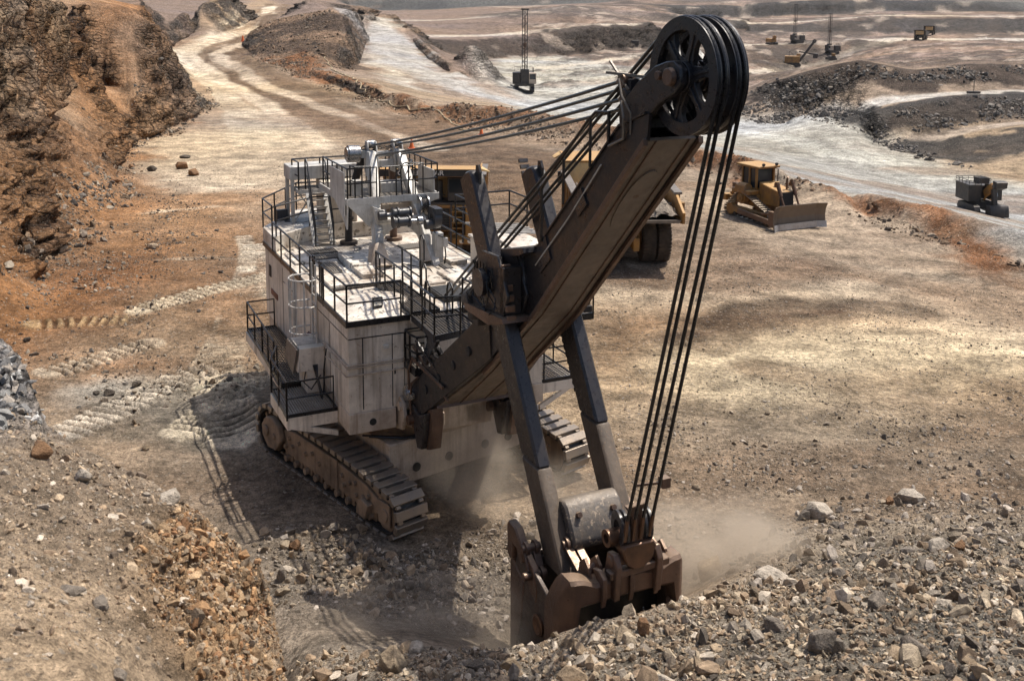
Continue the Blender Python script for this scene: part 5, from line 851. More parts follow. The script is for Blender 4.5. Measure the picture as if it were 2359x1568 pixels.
# same on the sunlit side
w2=empty('side_walkway',(0,0,0),0,shovel)
grating('walkway_deck',[(-6.0,3.0),(2.3,3.0),(2.3,4.15),(-6.0,4.15)],3.0,'gratelight',w2,.12,.09)
m=MB(); m.box(-6,2.3,4.10,4.18,2.65,2.93); m.box(2.24,2.32,3.0,4.16,2.62,2.93); m.prism([(4.1,2.66),(2.98,2.1),(2.98,2.25),(3.9,2.7)],2.2,2.3,'x'); m.build('bracket','cream',w2)
handrail([[(2.3,3.1,3.0),(2.3,4.13,3.0),(-6.0,4.13,3.0)]],parent=w2,h=1.0)
# --- cabinet on the wall, hoses, conduit pipes
cbx=MB(); cbx.prism([(-3.78,3.52),(-2.97,3.52),(-2.97,4.22),(-3.70,4.22)],-1.15,.02,'x'); c1=P3('control_cabinet',cbx,'cream',bevel=.01)
m=MB(); m.hexa([(-.9,-3.72,4.222),(-.35,-3.72,4.222),(-.35,-3.0,4.222),(-.9,-3.0,4.222),(-.9,-3.72,4.235),(-.35,-3.72,4.235),(-.35,-3.0,4.235),(-.9,-3.0,4.235)]); m.build('cover_plate','roofp',c1)
m=MB(); m.hexa([(-1.25,-3.86,3.62),(-.28,-3.86,3.40),(-.28,-3.80,3.40),(-1.25,-3.80,3.62),(-1.2,-3.80,4.2),(.0,-3.80,4.2),(.0,-3.76,4.2),(-1.2,-3.76,4.2)]); m.build('cabinet_door','greysteel',c1)
m=MB(); m.box(-1.0,-.02,-3.5,-2.97,2.84,3.52); P3('lower_cabinet',m,'cream',bevel=.01)
for zz,k in ((4.40,0),(4.33,0),(4.12,1)):
    m=MB(); m.tube([(.05,-3.02,zz-.02),(.9,-3.03,zz),(2.50,-3.0,zz)] if not k else [(.4,-3.05,zz-.08),(.9,-3.06,zz),(2.50,-3.04,zz)],.022,6); m.tube([(2.50,-3.03,zz),(2.50,1.5,zz+.02)],.022,6)
    P3('conduit_pipe',m,'creamfrm')
m=MB()
for i in range(4): m.tube([(.0,-3.2-.04*i,3.7),(.35,-3.28,3.45-.05*i),(.5,-3.2,3.0-.08*i),(.42,-3.12,2.9+.1*i),(.3,-3.08,3.6),(.5,-3.05,4.3)],.022,6)
m.tube([(-.1,-3.5,3.6),(.0,-3.6,3.2),(.25,-3.45,3.05),(.4,-3.2,3.5)],.02,6)
P3('hose',m,'rail')
# --- caged ladder
ld=empty('caged_ladder',(0,0,0),0,shovel)
m=MB()
for x in (-.72,-.30): m.tube([(x,-3.12,2.9),(x,-3.12,6.6)],.03)
for i in range(13): m.tube([(-.72,-3.12,3.15+i*.25),(-.30,-3.12,3.15+i*.25)],.018,6)
m.build('ladder','whitesteel',ld)
m=MB(); cx,cyy=-.80,-3.42
for z in (6.15,5.35,4.55):
    m.tube([(-.30,-3.10,z),(-.20,-3.3,z)]+[(cx+.10+.42*math.cos(a),cyy-.05+.34*math.sin(a),z) for a in np.linspace(R(10),R(-190),14)]+[(-1.1,-3.1,z)],.024)
for a in (R(0),R(-40),R(-80),R(-120),R(-160)): x=cx+.10+.42*math.cos(a); y=cyy-.05+.34*math.sin(a); m.bar((x,y,4.5),(x,y,6.2),.05,.012,(1,0,0))
m.build('cage','whitesteel',ld)
m=MB(); m.tube([(-.75,-3.02,5.6),(-.75,-3.02,6.75),(-.95,-3.02,6.75),(-.95,-3.02,5.6)],.024); m.tube([(-.2,-3.02,5.6),(-.2,-3.02,6.75),(0,-3.02,6.75),(0,-3.02,5.6)],.024); m.build('grab_rail','rail',ld)
m=MB(); m.cyl((-1.35,-3.1,3.75),(-1.35,-3.1,4.15),.13,n=16); m.cyl((-1.35,-3.1,4.15),(-1.35,-3.1,4.24),.14,.05,16); P3('fire_extinguisher',m,'redtank')
# --- small basket step on the front, and the boom catwalk
st=empty('front_step',(0,0,0),0,shovel)
grating('step_deck',[(2.5,-1.35),(3.35,-1.35),(3.35,-.62),(2.5,-.62)],4.30,'gratelight',st,.08,.06,.02,.22)
handrail([[(2.55,-.7,4.3),(2.55,-1.35,4.3),(3.0,-1.38,4.3),(3.35,-1.30,4.3),(3.35,-.68,4.3)]],parent=st,h=.95,post=.5)
m=MB()
for i in range(4): m.tube([(2.6,-.75,4.55+i*.27),(2.6,-.45,4.55+i*.27)],.016,5)
m.bar((2.6,-.78,4.3),(2.6,-.78,5.6),.05,.03); m.bar((2.6,-.42,4.3),(2.6,-.42,5.6),.05,.03); m.build('ladder','whitesteel',st)
ck=empty('boom_catwalk',(0,0,0),0,shovel)
grating('catwalk_deck',[(-.6,-1.15),(2.6,-1.15),(2.6,-.35),(-.6,-.35)],5.70,'grate',ck,.09,.07,.022,.16)
grating('catwalk_deck',[(2.62,-1.18),(4.6,-1.25),(4.3,.15),(2.62,.15)],5.62,'grate',ck,.09,.08,.022,.18,'black')
m=MB(); m.box(-.6,2.6,-1.2,-1.15,5.42,5.62); m.build('side_beam','cream',ck)
handrail([[(-.6,-1.17,5.7),(1.1,-1.17,5.7),(2.6,-1.17,5.68)],[(2.62,-1.2,5.62),(4.55,-1.25,5.62),(4.62,-.55,5.62)],[(-.6,-.33,5.7),(1.0,-.33,5.7)],[(3.0,.18,5.62),(4.3,.18,5.62)]],parent=ck,post=1.0,r=.028)
for x,y in ((-.62,-1.17),(1.1,-.33),(2.9,-.9),(-2.4,.9),(3.3,-.4),(-.4,2.2)):
    m=MB(); m.tube([(x,y,5.62),(x,y,6.5),(x+.08,y,6.68),(x+.25,y,6.72),(x+.38,y,6.62),(x+.4,y,6.3),(x+.4,y,5.95),(x+.3,y,5.82),(x,y,5.8)],.026); m.build('grab_loop','rail',ck)
m=MB(); m.hexa([(4.0,-1.2,5.55),(4.7,-1.25,5.55),(4.7,-1.15,5.55),(4.0,-1.1,5.55),(3.4,-1.2,4.5),(3.6,-1.2,4.5),(3.6,-1.1,4.5),(3.4,-1.1,4.5)]); m.bar((2.9,-1.0,5.5),(4.4,-.9,4.9),.1,.14); m.bar((3.2,-1.3,5.0),(5.6,-.9,4.95),.1,.1); m.bar((3.4,-1.35,5.2),(5.0,-1.0,4.3),.05,.06); m.build('support','black',ck)
# --- operator's cab on the far front corner
cabn=empty('operator_cab',(0,0,0),0,shovel)
m=MB(); m.box(-2.2,1.0,2.6,4.3,5.0,6.5); m.build('cab_body','cream',cabn,.03)
m=MB(); m.box(-2.3,.9,2.55,4.35,6.51,6.60); m.hexa([(.2,2.5,6.86),(1.3,2.5,6.80),(1.3,3.6,6.80),(.2,3.6,6.86),(.2,2.5,7.0),(1.3,2.5,6.9),(1.3,3.6,6.9),(.2,3.6,7.0)]); m.build('cab_roof','roofp',cabn,.02)
for y0,y1 in ((2.5,3.3),(3.4,4.2)): m=MB(); m.box(1.0,1.03,y0,y1,5.6,6.5); m.build('window','glass',cabn)
m=MB(); m.box(-3.2,2.4,3.0,4.5,4.75,4.98); m.build('cab_floor','boomside',cabn)
handrail([[(-3.0,2.4,6.85),(-3.0,4.4,6.85),(-.2,4.4,6.85)],[(-3.0,2.4,6.85),(-1.2,2.4,6.85)]],parent=cabn,h=.95)
grating('cab_landing',[(1.05,3.1),(2.75,3.1),(2.75,4.5),(1.05,4.5)],5.0,'gratelight',cabn,.1,.1,.02,.2)
handrail([[(1.1,4.5,5.0),(2.75,4.5,5.0),(2.75,4.0,5.0)]],parent=cabn,h=1.0)
m=MB()
for i in range(6): m.bar((-2.6+i*.4,2.6+.1*(i%2),6.9+.02*i),(-1.6+i*.3,4.2,6.92),.05,.05)
m.build('roof_rack','whitesteel',cabn)
# --- gantry (A frame), platform, winch
gn=empty('gantry',(0,0,0),0,shovel)
def leg(p,q,w0,w1,t=.30): # tapered box leg from foot p to top q
    m=MB(); (x0,y0,z0),(x1,y1,z1)=p,q
    m.hexa([(x0-w0,y0-t/2,z0),(x0+w0,y0-t/2,z0),(x0+w0,y0+t/2,z0),(x0-w0,y0+t/2,z0),(x1-w1,y1-t/2,z1),(x1+w1,y1-t/2,z1),(x1+w1,y1+t/2,z1),(x1-w1,y1+t/2,z1)]); return m
leg((-2.85,-.32,5.6),(-5.35,.20,9.1),.24,.26,.26).build('front_leg','whitesteel',gn,.02)
leg((-2.60,1.50,5.6),(-5.35,1.22,9.1),.24,.26,.26).build('front_leg','whitesteel',gn,.02)
for y0,y1,m0 in ((-.28,.22,0),(1.40,1.25,1)):
    m=MB(); m.tube([(-6.55,y0,5.6),(-6.5,y0,7.2),(-6.2,y1,8.9)],.14,12); m.cyl((-6.55,y0,5.6),(-6.55,y0,5.72),.32,n=16); m.cyl((-6.53,y0,6.5),(-6.53,y0,6.6),.19,n=12); m.build('rear_leg','boomside' if m0==0 else 'rust',gn)
for y in (-.32,1.50):
    m=MB(); m.ring((-2.9,y,5.6),(-.45,0,1),[(.44,0),(.34,.35),(.25,.75),(.20,.8),(.20,0)],14); m.build('leg_boot','creamfrm',gn)
# arched cross member and beam between front legs
pts=[]
m=MB(); top=[(y,7.0) for y in np.linspace(-.15,1.42,9)]; bot=[(1.42-(1.57*i/12),6.05+.72*math.sin(math.pi*i/12)**.6) for i in range(13)]
m.prism(top+bot,-3.78,-3.52,'x'); m.build('arch_plate','whitesteel',gn,.01)
m=MB(); m.cyl((-3.6,-.1,6.98),(-3.6,1.45,6.98),.13,n=16); m.build('cross_tube','whitesteel',gn)
m=MB(); m.prism([(-.2,6.95),(.25,6.95),(.05,7.35),(-.3,7.5)],-3.8,-3.5,'x'); m.build('gusset','whitesteel',gn)
m=MB(); m.box(-4.5,-4.2,-.1,1.4,7.25,7.42); m.box(-4.5,-4.3,.4,1.2,6.6,7.26); m.build('cross_beam','creamfrm',gn,.01)
# winch with drums, motors, brake, hose reel
wn=empty('boom_hoist_winch',(.5,-.16,-.10),0,gn)
def drum(y0,y1,x,z,r,mat='motor',fl=True):
    m=MB(); m.cyl((x,y0,z),(x,y1,z),r,n=22)
    if fl:
        for y in (y0,y1,(y0*.7+y1*.3)): m.cyl((x,y-.025,z),(x,y+.025,z),r*1.25,n=22)
    return m.build('drum',mat,wn)
drum(.32,.85,-3.35,7.18,.16); drum(.42,1.02,-3.75,7.38,.17); 
m=MB(); m.cyl((-3.35,.85,7.18),(-3.35,1.2,7.17),.07,n=12); m.cyl((-3.75,.0,7.34),(-3.75,.42,7.36),.08,n=12); m.cyl((-3.35,1.15,7.17),(-3.35,1.3,7.17),.15,n=16); m.build('shaft','chrome',wn)
m=MB(); m.cyl((-3.75,-.05,7.34),(-3.75,.2,7.34),.15,n=16); m.build('motor','motor',wn)
m=MB(); m.cyl((-3.2,1.36,7.05),(-3.2,1.62,7.05),.17,n=18); m.build('motor','motor',wn)
m=MB(); m.ring((-3.3,1.62,7.22),(0,1,0),[(.16,0),(.34,0),(.34,.26),(.16,.26)],28); m.box(-3.62,-2.98,1.64,1.9,7.38,7.58); m.build('brake_drum','motor',wn)
m=MB(); m.ring((-4.2,1.5,7.5),(0,1,0),[(.18,0),(.34,-.02),(.34,.02),(.22,.03),(.22,.26),(.34,.27),(.34,.31),(.18,.3)],28)
for i in range(6): m.ring((-4.2,1.53+i*.045,7.5),(0,1,0),[(.22,0),(.27,.022),(.22,.044)],24)
m.build('hose_reel','chrome',wn)
m=MB(); m.box(-3.35,-3.05,1.65,1.95,5.6,6.75); m.box(-3.0,-2.9,1.9,2.05,6.3,6.6); m.build('pedestal','whitesteel',wn,.01)
m=MB(); m.tube([(-2.95,1.95,6.4),(-2.9,1.97,6.0),(-2.9,1.9,5.62),(-2.2,1.9,5.62)],.025); m.tube([(-3.3,1.5,7.3),(-3.1,1.7,6.7),(-2.95,1.95,6.6)],.02); m.build('cable','rail',wn)
m=MB()
for i in range(5): m.tube([(-3.95,-.12+i*.09,7.05),(-3.95,-.12+i*.09,7.5)],.01,5); m.tube([(-3.95,-.12,7.05+i*.11),(-3.95,.26,7.05+i*.11)],.01,5)
m.build('guard_mesh','whitesteel',wn)
m=MB()
for i in range(6): z=5.9+i*.27; x=-2.9-(z-5.6)*.71; m.tube([(x+.22,-.28-.0,z),(x+.34,-.2,z),(x+.34,.0,z),(x+.22,.04,z)],.014,5)
m.build('rung','whitesteel',gn)
# gantry platform
pf=empty('gantry_platform',(0,0,0),0,gn)
ZD=7.72; XA,XB_,YA,YB=-3.85,-7.2,-1.08,2.08
grating('platform_deck',[(XA,YA),(XA,YB),(XB_,YB),(XB_,YA)],ZD,'gratelight',pf,.10,.07,.022,0)
m=MB(); m.box(XA-.02,XA+.06,YA-.04,YB+.04,ZD-.17,ZD+.05); m.box(XB_,XA,YA-.06,YA,ZD-.17,ZD+.05); m.box(XB_,XA,YB,YB+.06,ZD-.17,ZD+.05)
m.prism([(1.15,ZD-.17),(YB,ZD-.17),(1.2,ZD-.45)],XA-.01,XA+.05,'x'); m.prism([(YA,ZD-.17),(.05,ZD-.17),(-.35,ZD-.95)],XA-.01,XA+.05,'x'); m.prism([(XA,ZD-.17),(XA-1.3,ZD-.17),(XA-.1,ZD-1.0)],YA-.02,YA+.03,'y'); m.build('edge_beam','whitesteel',pf,.006)
m=MB(); m.box(XA-1.75,XA-.06,YA-.10,YA-.065,ZD+.0,ZD+.92); m.hexa([(XA-.4,YA-.10,ZD-.55),(XA-.08,YA-.10,ZD-.55),(XA-.08,YA-.065,ZD-.55),(XA-.4,YA-.065,ZD-.55),(XA-1.6,YA-.10,ZD),(XA-.06,YA-.10,ZD),(XA-.06,YA-.065,ZD),(XA-1.6,YA-.065,ZD)]); m.build('side_plate','whitesteel',pf)
m=MB(); m.box(XA-1.8,XA-.25,YB-.04,YB,ZD+.0,ZD+.78); m.build('side_plate','whitesteel',pf)
handrail([[(XA-3.0,YA,ZD),(XA,YA,ZD),(XA,-.08,ZD)],[(XA,.02,ZD),(XA,1.2,ZD)],[(XA,1.28,ZD),(XA,YB,ZD),(XB_,YB,ZD),(XB_,.6,ZD)],[(XA-.7,YA+.3,ZD),(XA-.3,YA+.35,ZD),(XA-.3,-.2,ZD)],[(XA-.3,1.15,ZD),(XA-.9,1.5,ZD),(XA-2.2,1.55,ZD)]],parent=pf,post=.6,r=.026)
m=MB(); m.tube([(XA-.1,.85,ZD),(XA-.1,.8,ZD+.9),(XA-.1,.9,ZD+1.1),(XA-.1,1.0,ZD+1.12),(XA-.1,1.6,ZD+1.08),(XA-.1,1.6,ZD)],.024); m.build('grab_loop','rail',pf)
m=MB(); m.box(-4.9,-4.5,-.75,-.35,ZD,ZD+.5); m.box(-5.2,-4.7,.35,1.1,ZD,ZD+.35); m.build('junction_box','whitesteel',pf,.01)
# stair to the platform + landing + hood behind
sr=empty('stair',(0,0,0),0,gn)
b0,t0=Vector((-6.65,-1.45,5.62)),Vector((-7.75,-1.42,7.42))
m=MB(); m.bar(b0,t0,.05,.20,(0,1,0)); m.bar(b0+Vector((0,.62,0)),t0+Vector((0,.62,0)),.05,.20,(0,1,0)); m.build('stringer','whitesteel',sr)
for i in range(8):
    p=b0.lerp(t0,(i+.5)/8); m=MB(); m.box(p.x-.13,p.x+.13,p.y+.03,p.y+.60,p.z,p.z+.03); m.build('tread','gratelight',sr)
m=MB()
for dy in (-.02,.64):
    a=b0+Vector((.05,dy,0)); b=t0+Vector((0,dy,0)); m.tube([a,a+Vector((0,0,.75)),b+Vector((.05,0,1.0)),b+Vector((-.1,0,1.12)),b+Vector((-.25,0,1.1)),b+Vector((-.25,0,0))],.028); m.tube([a+Vector((0,0,.4)),b+Vector((0,0,.55))],.022)
m.build('handrail','rail',sr)
grating('landing_deck',[(-7.7,-1.75),(-7.7,-.8),(-8.6,-.8),(-8.6,-1.75)],7.42,'gratelight',sr,.09,.06,.02,.14,'whitesteel')
handrail([[(-7.75,-1.75,7.42),(-8.6,-1.78,7.42),(-8.6,.3,7.42)]],parent=sr,h=1.05)
m=MB(); m.box(-9.2,-8.2,-1.95,.55,7.75,8.25)
hd=m.build('exhaust_hood','whitesteel',gn,.02)
for x,y in ((-8.3,-1.85),(-9.1,-1.85),(-8.3,.4),(-9.1,.4)): m=MB(); m.box(x-.06,x+.06,y-.06,y+.06,6.15,7.76); m.build('hood_post','whitesteel',hd)
m=MB(); m.bar((-8.3,-1.8,6.2),(-8.3,-.9,7.5),.02,.05); m.bar((-8.3,-.9,6.2),(-8.3,-1.8,7.5),.02,.05); m.build('cross_brace','whitesteel',hd)
m=MB(); m.box(-8.6,-7.7,-.9,.4,6.15,7.7); m.build('vent_stack','cream',gn,.02)
# gantry head: cross shaft, sockets, guards
hdg=empty('gantry_head',(0,0,0),0,gn)
m=MB(); m.cyl((-5.6,-.55,9.0),(-5.6,-.15,8.98),.30,n=24); m.cyl((-5.6,-.6,9.0),(-5.6,-.55,9.0),.24,n=24); m.build('end_bearing','chrome',hdg)
m=MB(); m.box(-5.7,-5.5,-.3,1.55,8.93,9.02); m.box(-5.75,-5.45,-.1,.2,8.85,9.1); m.cyl((-5.6,-.3,8.9),(-5.6,1.6,8.9),.07,n=12); m.build('cross_shaft','whitesteel',hdg)
for y in (.28,1.22):
    for z in (9.3,8.93):
        m=MB(); m.cyl((-5.62,y-.12,z),(-5.62,y+.12,z),.14,n=18); m.cyl((-5.5,y,z),(-5.1,y,z+.04),.11,.05,14); m.build('rope_socket','chrome',hdg)
    m=MB(); m.prism([(-5.8,8.3),(-5.35,8.3),(-5.2,8.7),(-5.45,9.4),(-5.7,9.42),(-5.85,8.9)],y-.17,y-.13,'y'); m.prism([(-5.8,8.3),(-5.35,8.3),(-5.2,8.7),(-5.45,9.4),(-5.7,9.42),(-5.85,8.9)],y+.13,y+.17,'y'); m.build('link_plate','whitesteel',hdg,.004)
m=MB(); m.prism([(.1,8.75),(1.4,8.75),(1.45,8.2),(1.1,8.5),(.4,8.5),(.05,8.2)],-5.55,-5.35,'x'); m.build('head_plate','whitesteel',hdg,.01)
m=MB()
rs=random.Random(3)
for k in range(7): m.tube([(-5.6+rs.uniform(-.1,.1),-.1+k*.22+rs.uniform(-.1,.1),9.0+rs.uniform(0,.25)) for k in range(7)],.012,5)
m.build('loose_wire','rail',hdg)
# --- ropes
def rope(pts,r,nm='rope',parent=shovel): 
    m=MB(); m.tube(pts,r,8); return m.build(nm,'rail',parent)
def sag(a,b,s,n=10): a=Vector(a);b=Vector(b); return [a.lerp(b,i/n)-Vector((0,0,s*4*(i/n)*(1-i/n))) for i in range(n+1)]
for a,b in (((-5.1,.28,9.34),(12.35,-.36,12.86)),((-5.1,1.22,9.34),(12.3,-.20,12.73)),((-5.1,.30,8.97),(12.4,-.34,12.53)),((-5.1,1.22,8.97),(12.35,-.06,12.38))): rope(sag(a,b,.12),.038,'suspension_rope')
# --- boom
bm_=empty('boom',(0,0,0),0,shovel)
BOT=[(4.0,3.45),(6.3,5.17),(9,7.38),(12.7,11.10),(13.45,11.85)]
TOP=[(13.5,12.35),(12.5,12.02),(9.2,9.02),(7.6,8.15),(6.9,7.2),(5.0,5.3),(3.3,3.95)]
m=MB(); 
for y0,y1 in ((-.56,-.50),(.50,.56)): m.prism(BOT+TOP,y0,y1,'y')
m.build('side_web','boomside',bm_)
m=MB()
for (x0,z0),(x1,z1) in zip(BOT[:-1],BOT[1:]):
    w0=.62 if x0>6 else .66; w1=.62
    if x0<5: w0=1.0
    m.hexa([(x0,-w0,z0),(x1,-w1,z1),(x1,w1,z1),(x0,w0,z0),(x0-.03,-w0,z0+.05),(x1-.03,-w1,z1+.05),(x1-.03,w1,z1+.05),(x0-.03,w0,z0+.05)])
m.build('bottom_plate','boomface',bm_)
m=MB()
for s in (-1,1):
    for (x0,z0),(x1,z1) in zip(BOT[1:-1],BOT[2:]): m.hexa([(x0+.02,s*.60-.05,z0-.08),(x1+.02,s*.60-.05,z1-.08),(x1+.02,s*.60+.05,z1-.08),(x0+.02,s*.60+.05,z0-.08),(x0,s*.60-.05,z0+.03),(x1,s*.60-.05,z1+.03),(x1,s*.60+.05,z1+.03),(x0,s*.60+.05,z0+.03)])
    for (x0,z0),(x1,z1) in zip(BOT[:-1],BOT[1:]): m.hexa([(x0+.01,s*.36-.012,z0-.03),(x1+.01,s*.36-.012,z1-.03),(x1+.01,s*.36+.012,z1-.03),(x0+.01,s*.36+.012,z0-.03),(x0,s*.36-.012,z0),(x1,s*.36-.012,z1),(x1,s*.36+.012,z1),(x0,s*.36+.012,z0)])
m.build('edge_flange','rust',bm_)
# worn oval pad under the boom point
m=MB(); dv=Vector((1,0,.985)).normalized(); nv=Vector((.70,0,-.71)); c=Vector((12.2,0,10.60)); pp=[]
for i in range(28):
    a=2*math.pi*i/28; u=math.cos(a)*(1.15 if math.cos(a)<0 else .85); v_=math.sin(a)*.27*(1 if u<.2 else 1.05); pp.append(c+dv*u+Vector((0,1,0))*v_)
m.add([p+nv*.0 for p in pp]+[p+nv*.03 for p in pp],[tuple(range(28,56))]+[(i,(i+1)%28,28+(i+1)%28,28+i) for i in range(28)]); m.build('wear_pad','boomface',bm_)
m=MB(); m.cyl(c+nv*.03,c+nv*.035,.06,n=14); m.build('plug','rust',bm_)
m=MB(); tp=[(13.4,12.33),(12.5,12.0),(9.2,9.0),(7.6,8.13),(6.9,7.18),(5.0,5.28),(3.35,3.93)]
for (x0,z0),(x1,z1) in zip(tp[:-1],tp[1:]): m.hexa([(x0,-.6,z0),(x1,-.6,z1),(x1,.6,z1),(x0,.6,z0),(x0,-.6,z0+.05),(x1,-.6,z1+.05),(x1,.6,z1+.05),(x0,.6,z0+.05)])
m.build('top_plate','black',bm_)
for (x,z,w_,h_) in ((9.3,8.4,.5,.45),(11.0,10.0,.35,.3),(8.2,7.4,.4,.3)):
    m=MB(); m.prism([(x,z),(x+w_,z+w_*.9),(x+w_-.25,z+w_*.9+h_),(x-.25,z+h_)],-.60,-.56,'y'); m.build('bolted_plate','black',bm_)
m=MB(); m.tube([(5.6,-.62,5.7),(7.0,-.62,7.05)],.022,6); m.build('grease_line','whitesteel',bm_); m=MB(); m.tube([(9.1,-.60,8.55),(10.6,-.60,9.9),(11.9,-.60,11.2)],.016,6); m.build('grease_line','whitesteel',bm_)
m=MB()
for i in range(18): t_=i/17; x=9.2+3.6*t_; z=7.62+3.6*t_*.985; m.cyl((x,-.60,z),(x,-.575,z),.03,n=8)
m.build('rivet_row','rust',bm_)
# feet
for s in (-1,1):
    m=MB(); yo=s*1.2; 
    m.hexa([(2.55,yo-.09*1,3.1),(3.7,yo-.09,3.2),(3.7,yo+.09,3.2),(2.55,yo+.09,3.1),(2.55,yo-.09,3.55),(3.4,yo-.09,4.15),(3.4,yo+.09,4.15),(2.55,yo+.09,3.55)])
    m.hexa([(3.7,yo-.09,3.2),(7.0,s*.66-.07,5.75),(7.0,s*.66+.07,5.75),(3.7,yo+.09,3.2),(3.4,yo-.09,4.15),(6.9,s*.70-.07,7.0),(6.9,s*.70+.07,7.0),(3.4,yo+.09,4.15)])
    lg=m.build('boom_leg','boomside',bm_,.01)
    for t_ in (.10,.30,.52,.74):
        x=3.5+(6.9-3.5)*t_; z=3.68+(6.35-3.68)*t_; y=yo+(s*.68-yo)*t_; h=MB(); h.cyl((x,y-.12,z),(x,y+.12,z),.125,n=20); h.build('lightening_hole_disc','grille',lg)  # solid black plugs draw the shade of the leg openings
    m=MB(); m.prism([(3.0,3.3),(3.55,3.15),(4.05,3.35),(3.95,2.75),(3.78,2.25),(3.45,2.15),(3.2,2.6)],yo-.16,yo+.16,'y'); m.build('foot_casting','black',bm_,.03)
    m=MB(); m.prism([(3.62,3.3),(4.15,3.5),(4.2,3.1),(4.0,2.3),(3.75,2.2)],yo+.0,yo+.34,'y'); m.build('foot_block','rust',bm_,.02)
    m=MB(); m.cyl((3.1,yo-.3,2.85),(3.1,yo+.3,2.85),.14,n=18); m.build('foot_pin','brass',bm_)
m=MB(); m.hexa([(3.4,-1.15,3.2),(4.2,-1.05,3.5),(4.2,1.05,3.5),(3.4,1.15,3.2),(3.2,-1.15,3.8),(3.9,-1.05,4.2),(3.9,1.05,4.2),(3.2,1.15,3.8)]); m.build('foot_cross_box','rust',bm_)
m=MB(); m.bar((3.0,-1.34,4.6),(4.9,-1.16,4.35),.05,.08); m.bar((3.0,-1.28,4.9),(5.0,-1.05,4.0),.06,.05); m.build('strut','rust',bm_)
# front pins, bosses and air motor on the revolving frame
m=MB()
for y in (-1.5,-1.18): m.prism([(2.2,2.3),(2.75,2.45),(2.95,2.9),(2.85,3.25),(2.6,3.38),(2.35,3.2),(2.2,2.9)],y-.05,y+.05,'y')
m.cyl((2.68,-1.62,3.12),(2.68,-1.1,3.12),.13,n=18); P3('boom_lug',m,'creamfrm',bevel=.01)
m=MB()
for y in (1.5,1.18): m.prism([(2.2,2.3),(2.75,2.45),(2.95,2.9),(2.85,3.25),(2.6,3.38),(2.35,3.2),(2.2,2.9)],y-.05,y+.05,'y')
P3('boom_lug',m,'creamfrm',bevel=.01)
m=MB(); m.cyl((2.6,-1.2,3.5),(2.95,-1.35,3.5),.22,.20,20); m.cyl((2.95,-1.35,3.5),(3.05,-1.39,3.5),.2,.12,20); m.cyl((3.05,-1.39,3.5),(3.12,-1.42,3.5),.07,n=12); m.ring((2.66,-1.22,3.5),(.92,-.39,0),[(.22,0),(.25,0),(.25,.05),(.22,.05)],20); P3('air_motor',m,'chrome')
m=MB(); m.box(2.2,3.0,-1.1,1.1,2.35,3.0); m.box(2.6,3.1,-.9,-.4,2.5,2.9); m.box(2.5,3.0,.3,.7,2.45,2.95); P3('frame_front',m,'creamfrm',bevel=.02)
m=MB(); m.tube([(3.1,-1.35,4.6),(2.95,-1.4,4.2),(2.95,-1.4,3.6),(3.1,-1.38,2.9),(3.0,-1.3,2.6),(2.8,-1.2,2.7)],.035); m.tube([(3.5,-1.33,4.2),(3.1,-1.38,3.9),(3.02,-1.4,3.2)],.03); P3('hose',m,'rust')
# --- boom head
hb=empty('boom_head',(0,0,0),0,bm_)
SC=Vector((14.15,0,13.05))
for s in (-1,1):
    m=MB(); y=s*.46; m.prism([(12.5,11.5),(13.3,12.2),(13.75,12.55),(14.25,12.78),(14.42,12.95),(14.40,13.2),(14.2,13.33),(13.95,13.3),(13.6,13.2),(13.0,12.85),(12.4,12.35)],y-.08,y+.08,'y'); m.build('bearing_arm','black',hb,.02)
    m=MB(); m.cyl((SC.x,y+s*.08,SC.z),(SC.x,y+s*.18,SC.z),.17,.15,22); m.cyl((13.80,y+s*.08,13.05),(13.80,y+s*.16,13.05),.08,n=16); m.build('bearing_cap','rust' if s<0 else 'black',hb,.01)
    
m=MB(); m.box(12.6,13.0,-.5,.5,12.0,12.45); m.box(12.25,12.6,-.42,.3,12.05,12.9); m.cyl((12.5,-.5,12.6),(12.5,.35,12.6),.12,n=14); m.build('rope_anchor','black',hb,.02)
for a in ((12.35,-.36,12.86),(12.3,-.20,12.73),(12.4,-.34,12.53),(12.35,-.06,12.38)):
    m=MB(); a=Vector(a); m.cyl(a+Vector((-.28,.01,-.05)),a,.05,.11,12); m.cyl(a+Vector((.03,-.12,0)),a+Vector((.03,.12,0)),.13,n=14); m.build('rope_socket','rust',hb)
m=MB(); m.bar((12.2,-.7,13.0),(12.9,.1,12.9),.05,.05); m.bar((12.0,-.5,13.2),(12.6,-.45,12.7),.04,.04); m.tube([(12.6,-.6,12.5),(12.8,-.66,12.2),(12.7,-.6,11.8),(12.2,-.62,11.6)],.025); m.tube([(12.5,-.6,12.9),(12.75,-.68,12.6),(12.95,-.6,12.3),(12.9,-.57,11.9)],.02); m.build('loose_bracket','greysteel',hb)
m=MB(); m.tube([(9.4,-.62,9.15),(9.4,-.62,10.3),(9.6,-.62,10.5),(11.4,-.62,12.0),(11.7,-.62,12.2),(12.2,-.62,12.25),(12.2,-.62,11.7)],.035); m.tube([(10.4,-.62,10.15),(10.4,-.62,11.1)],.03); m.tube([(11.5,-.62,11.1),(11.5,-.62,12.1)],.03); m.build('boom_handrail','rail',hb)
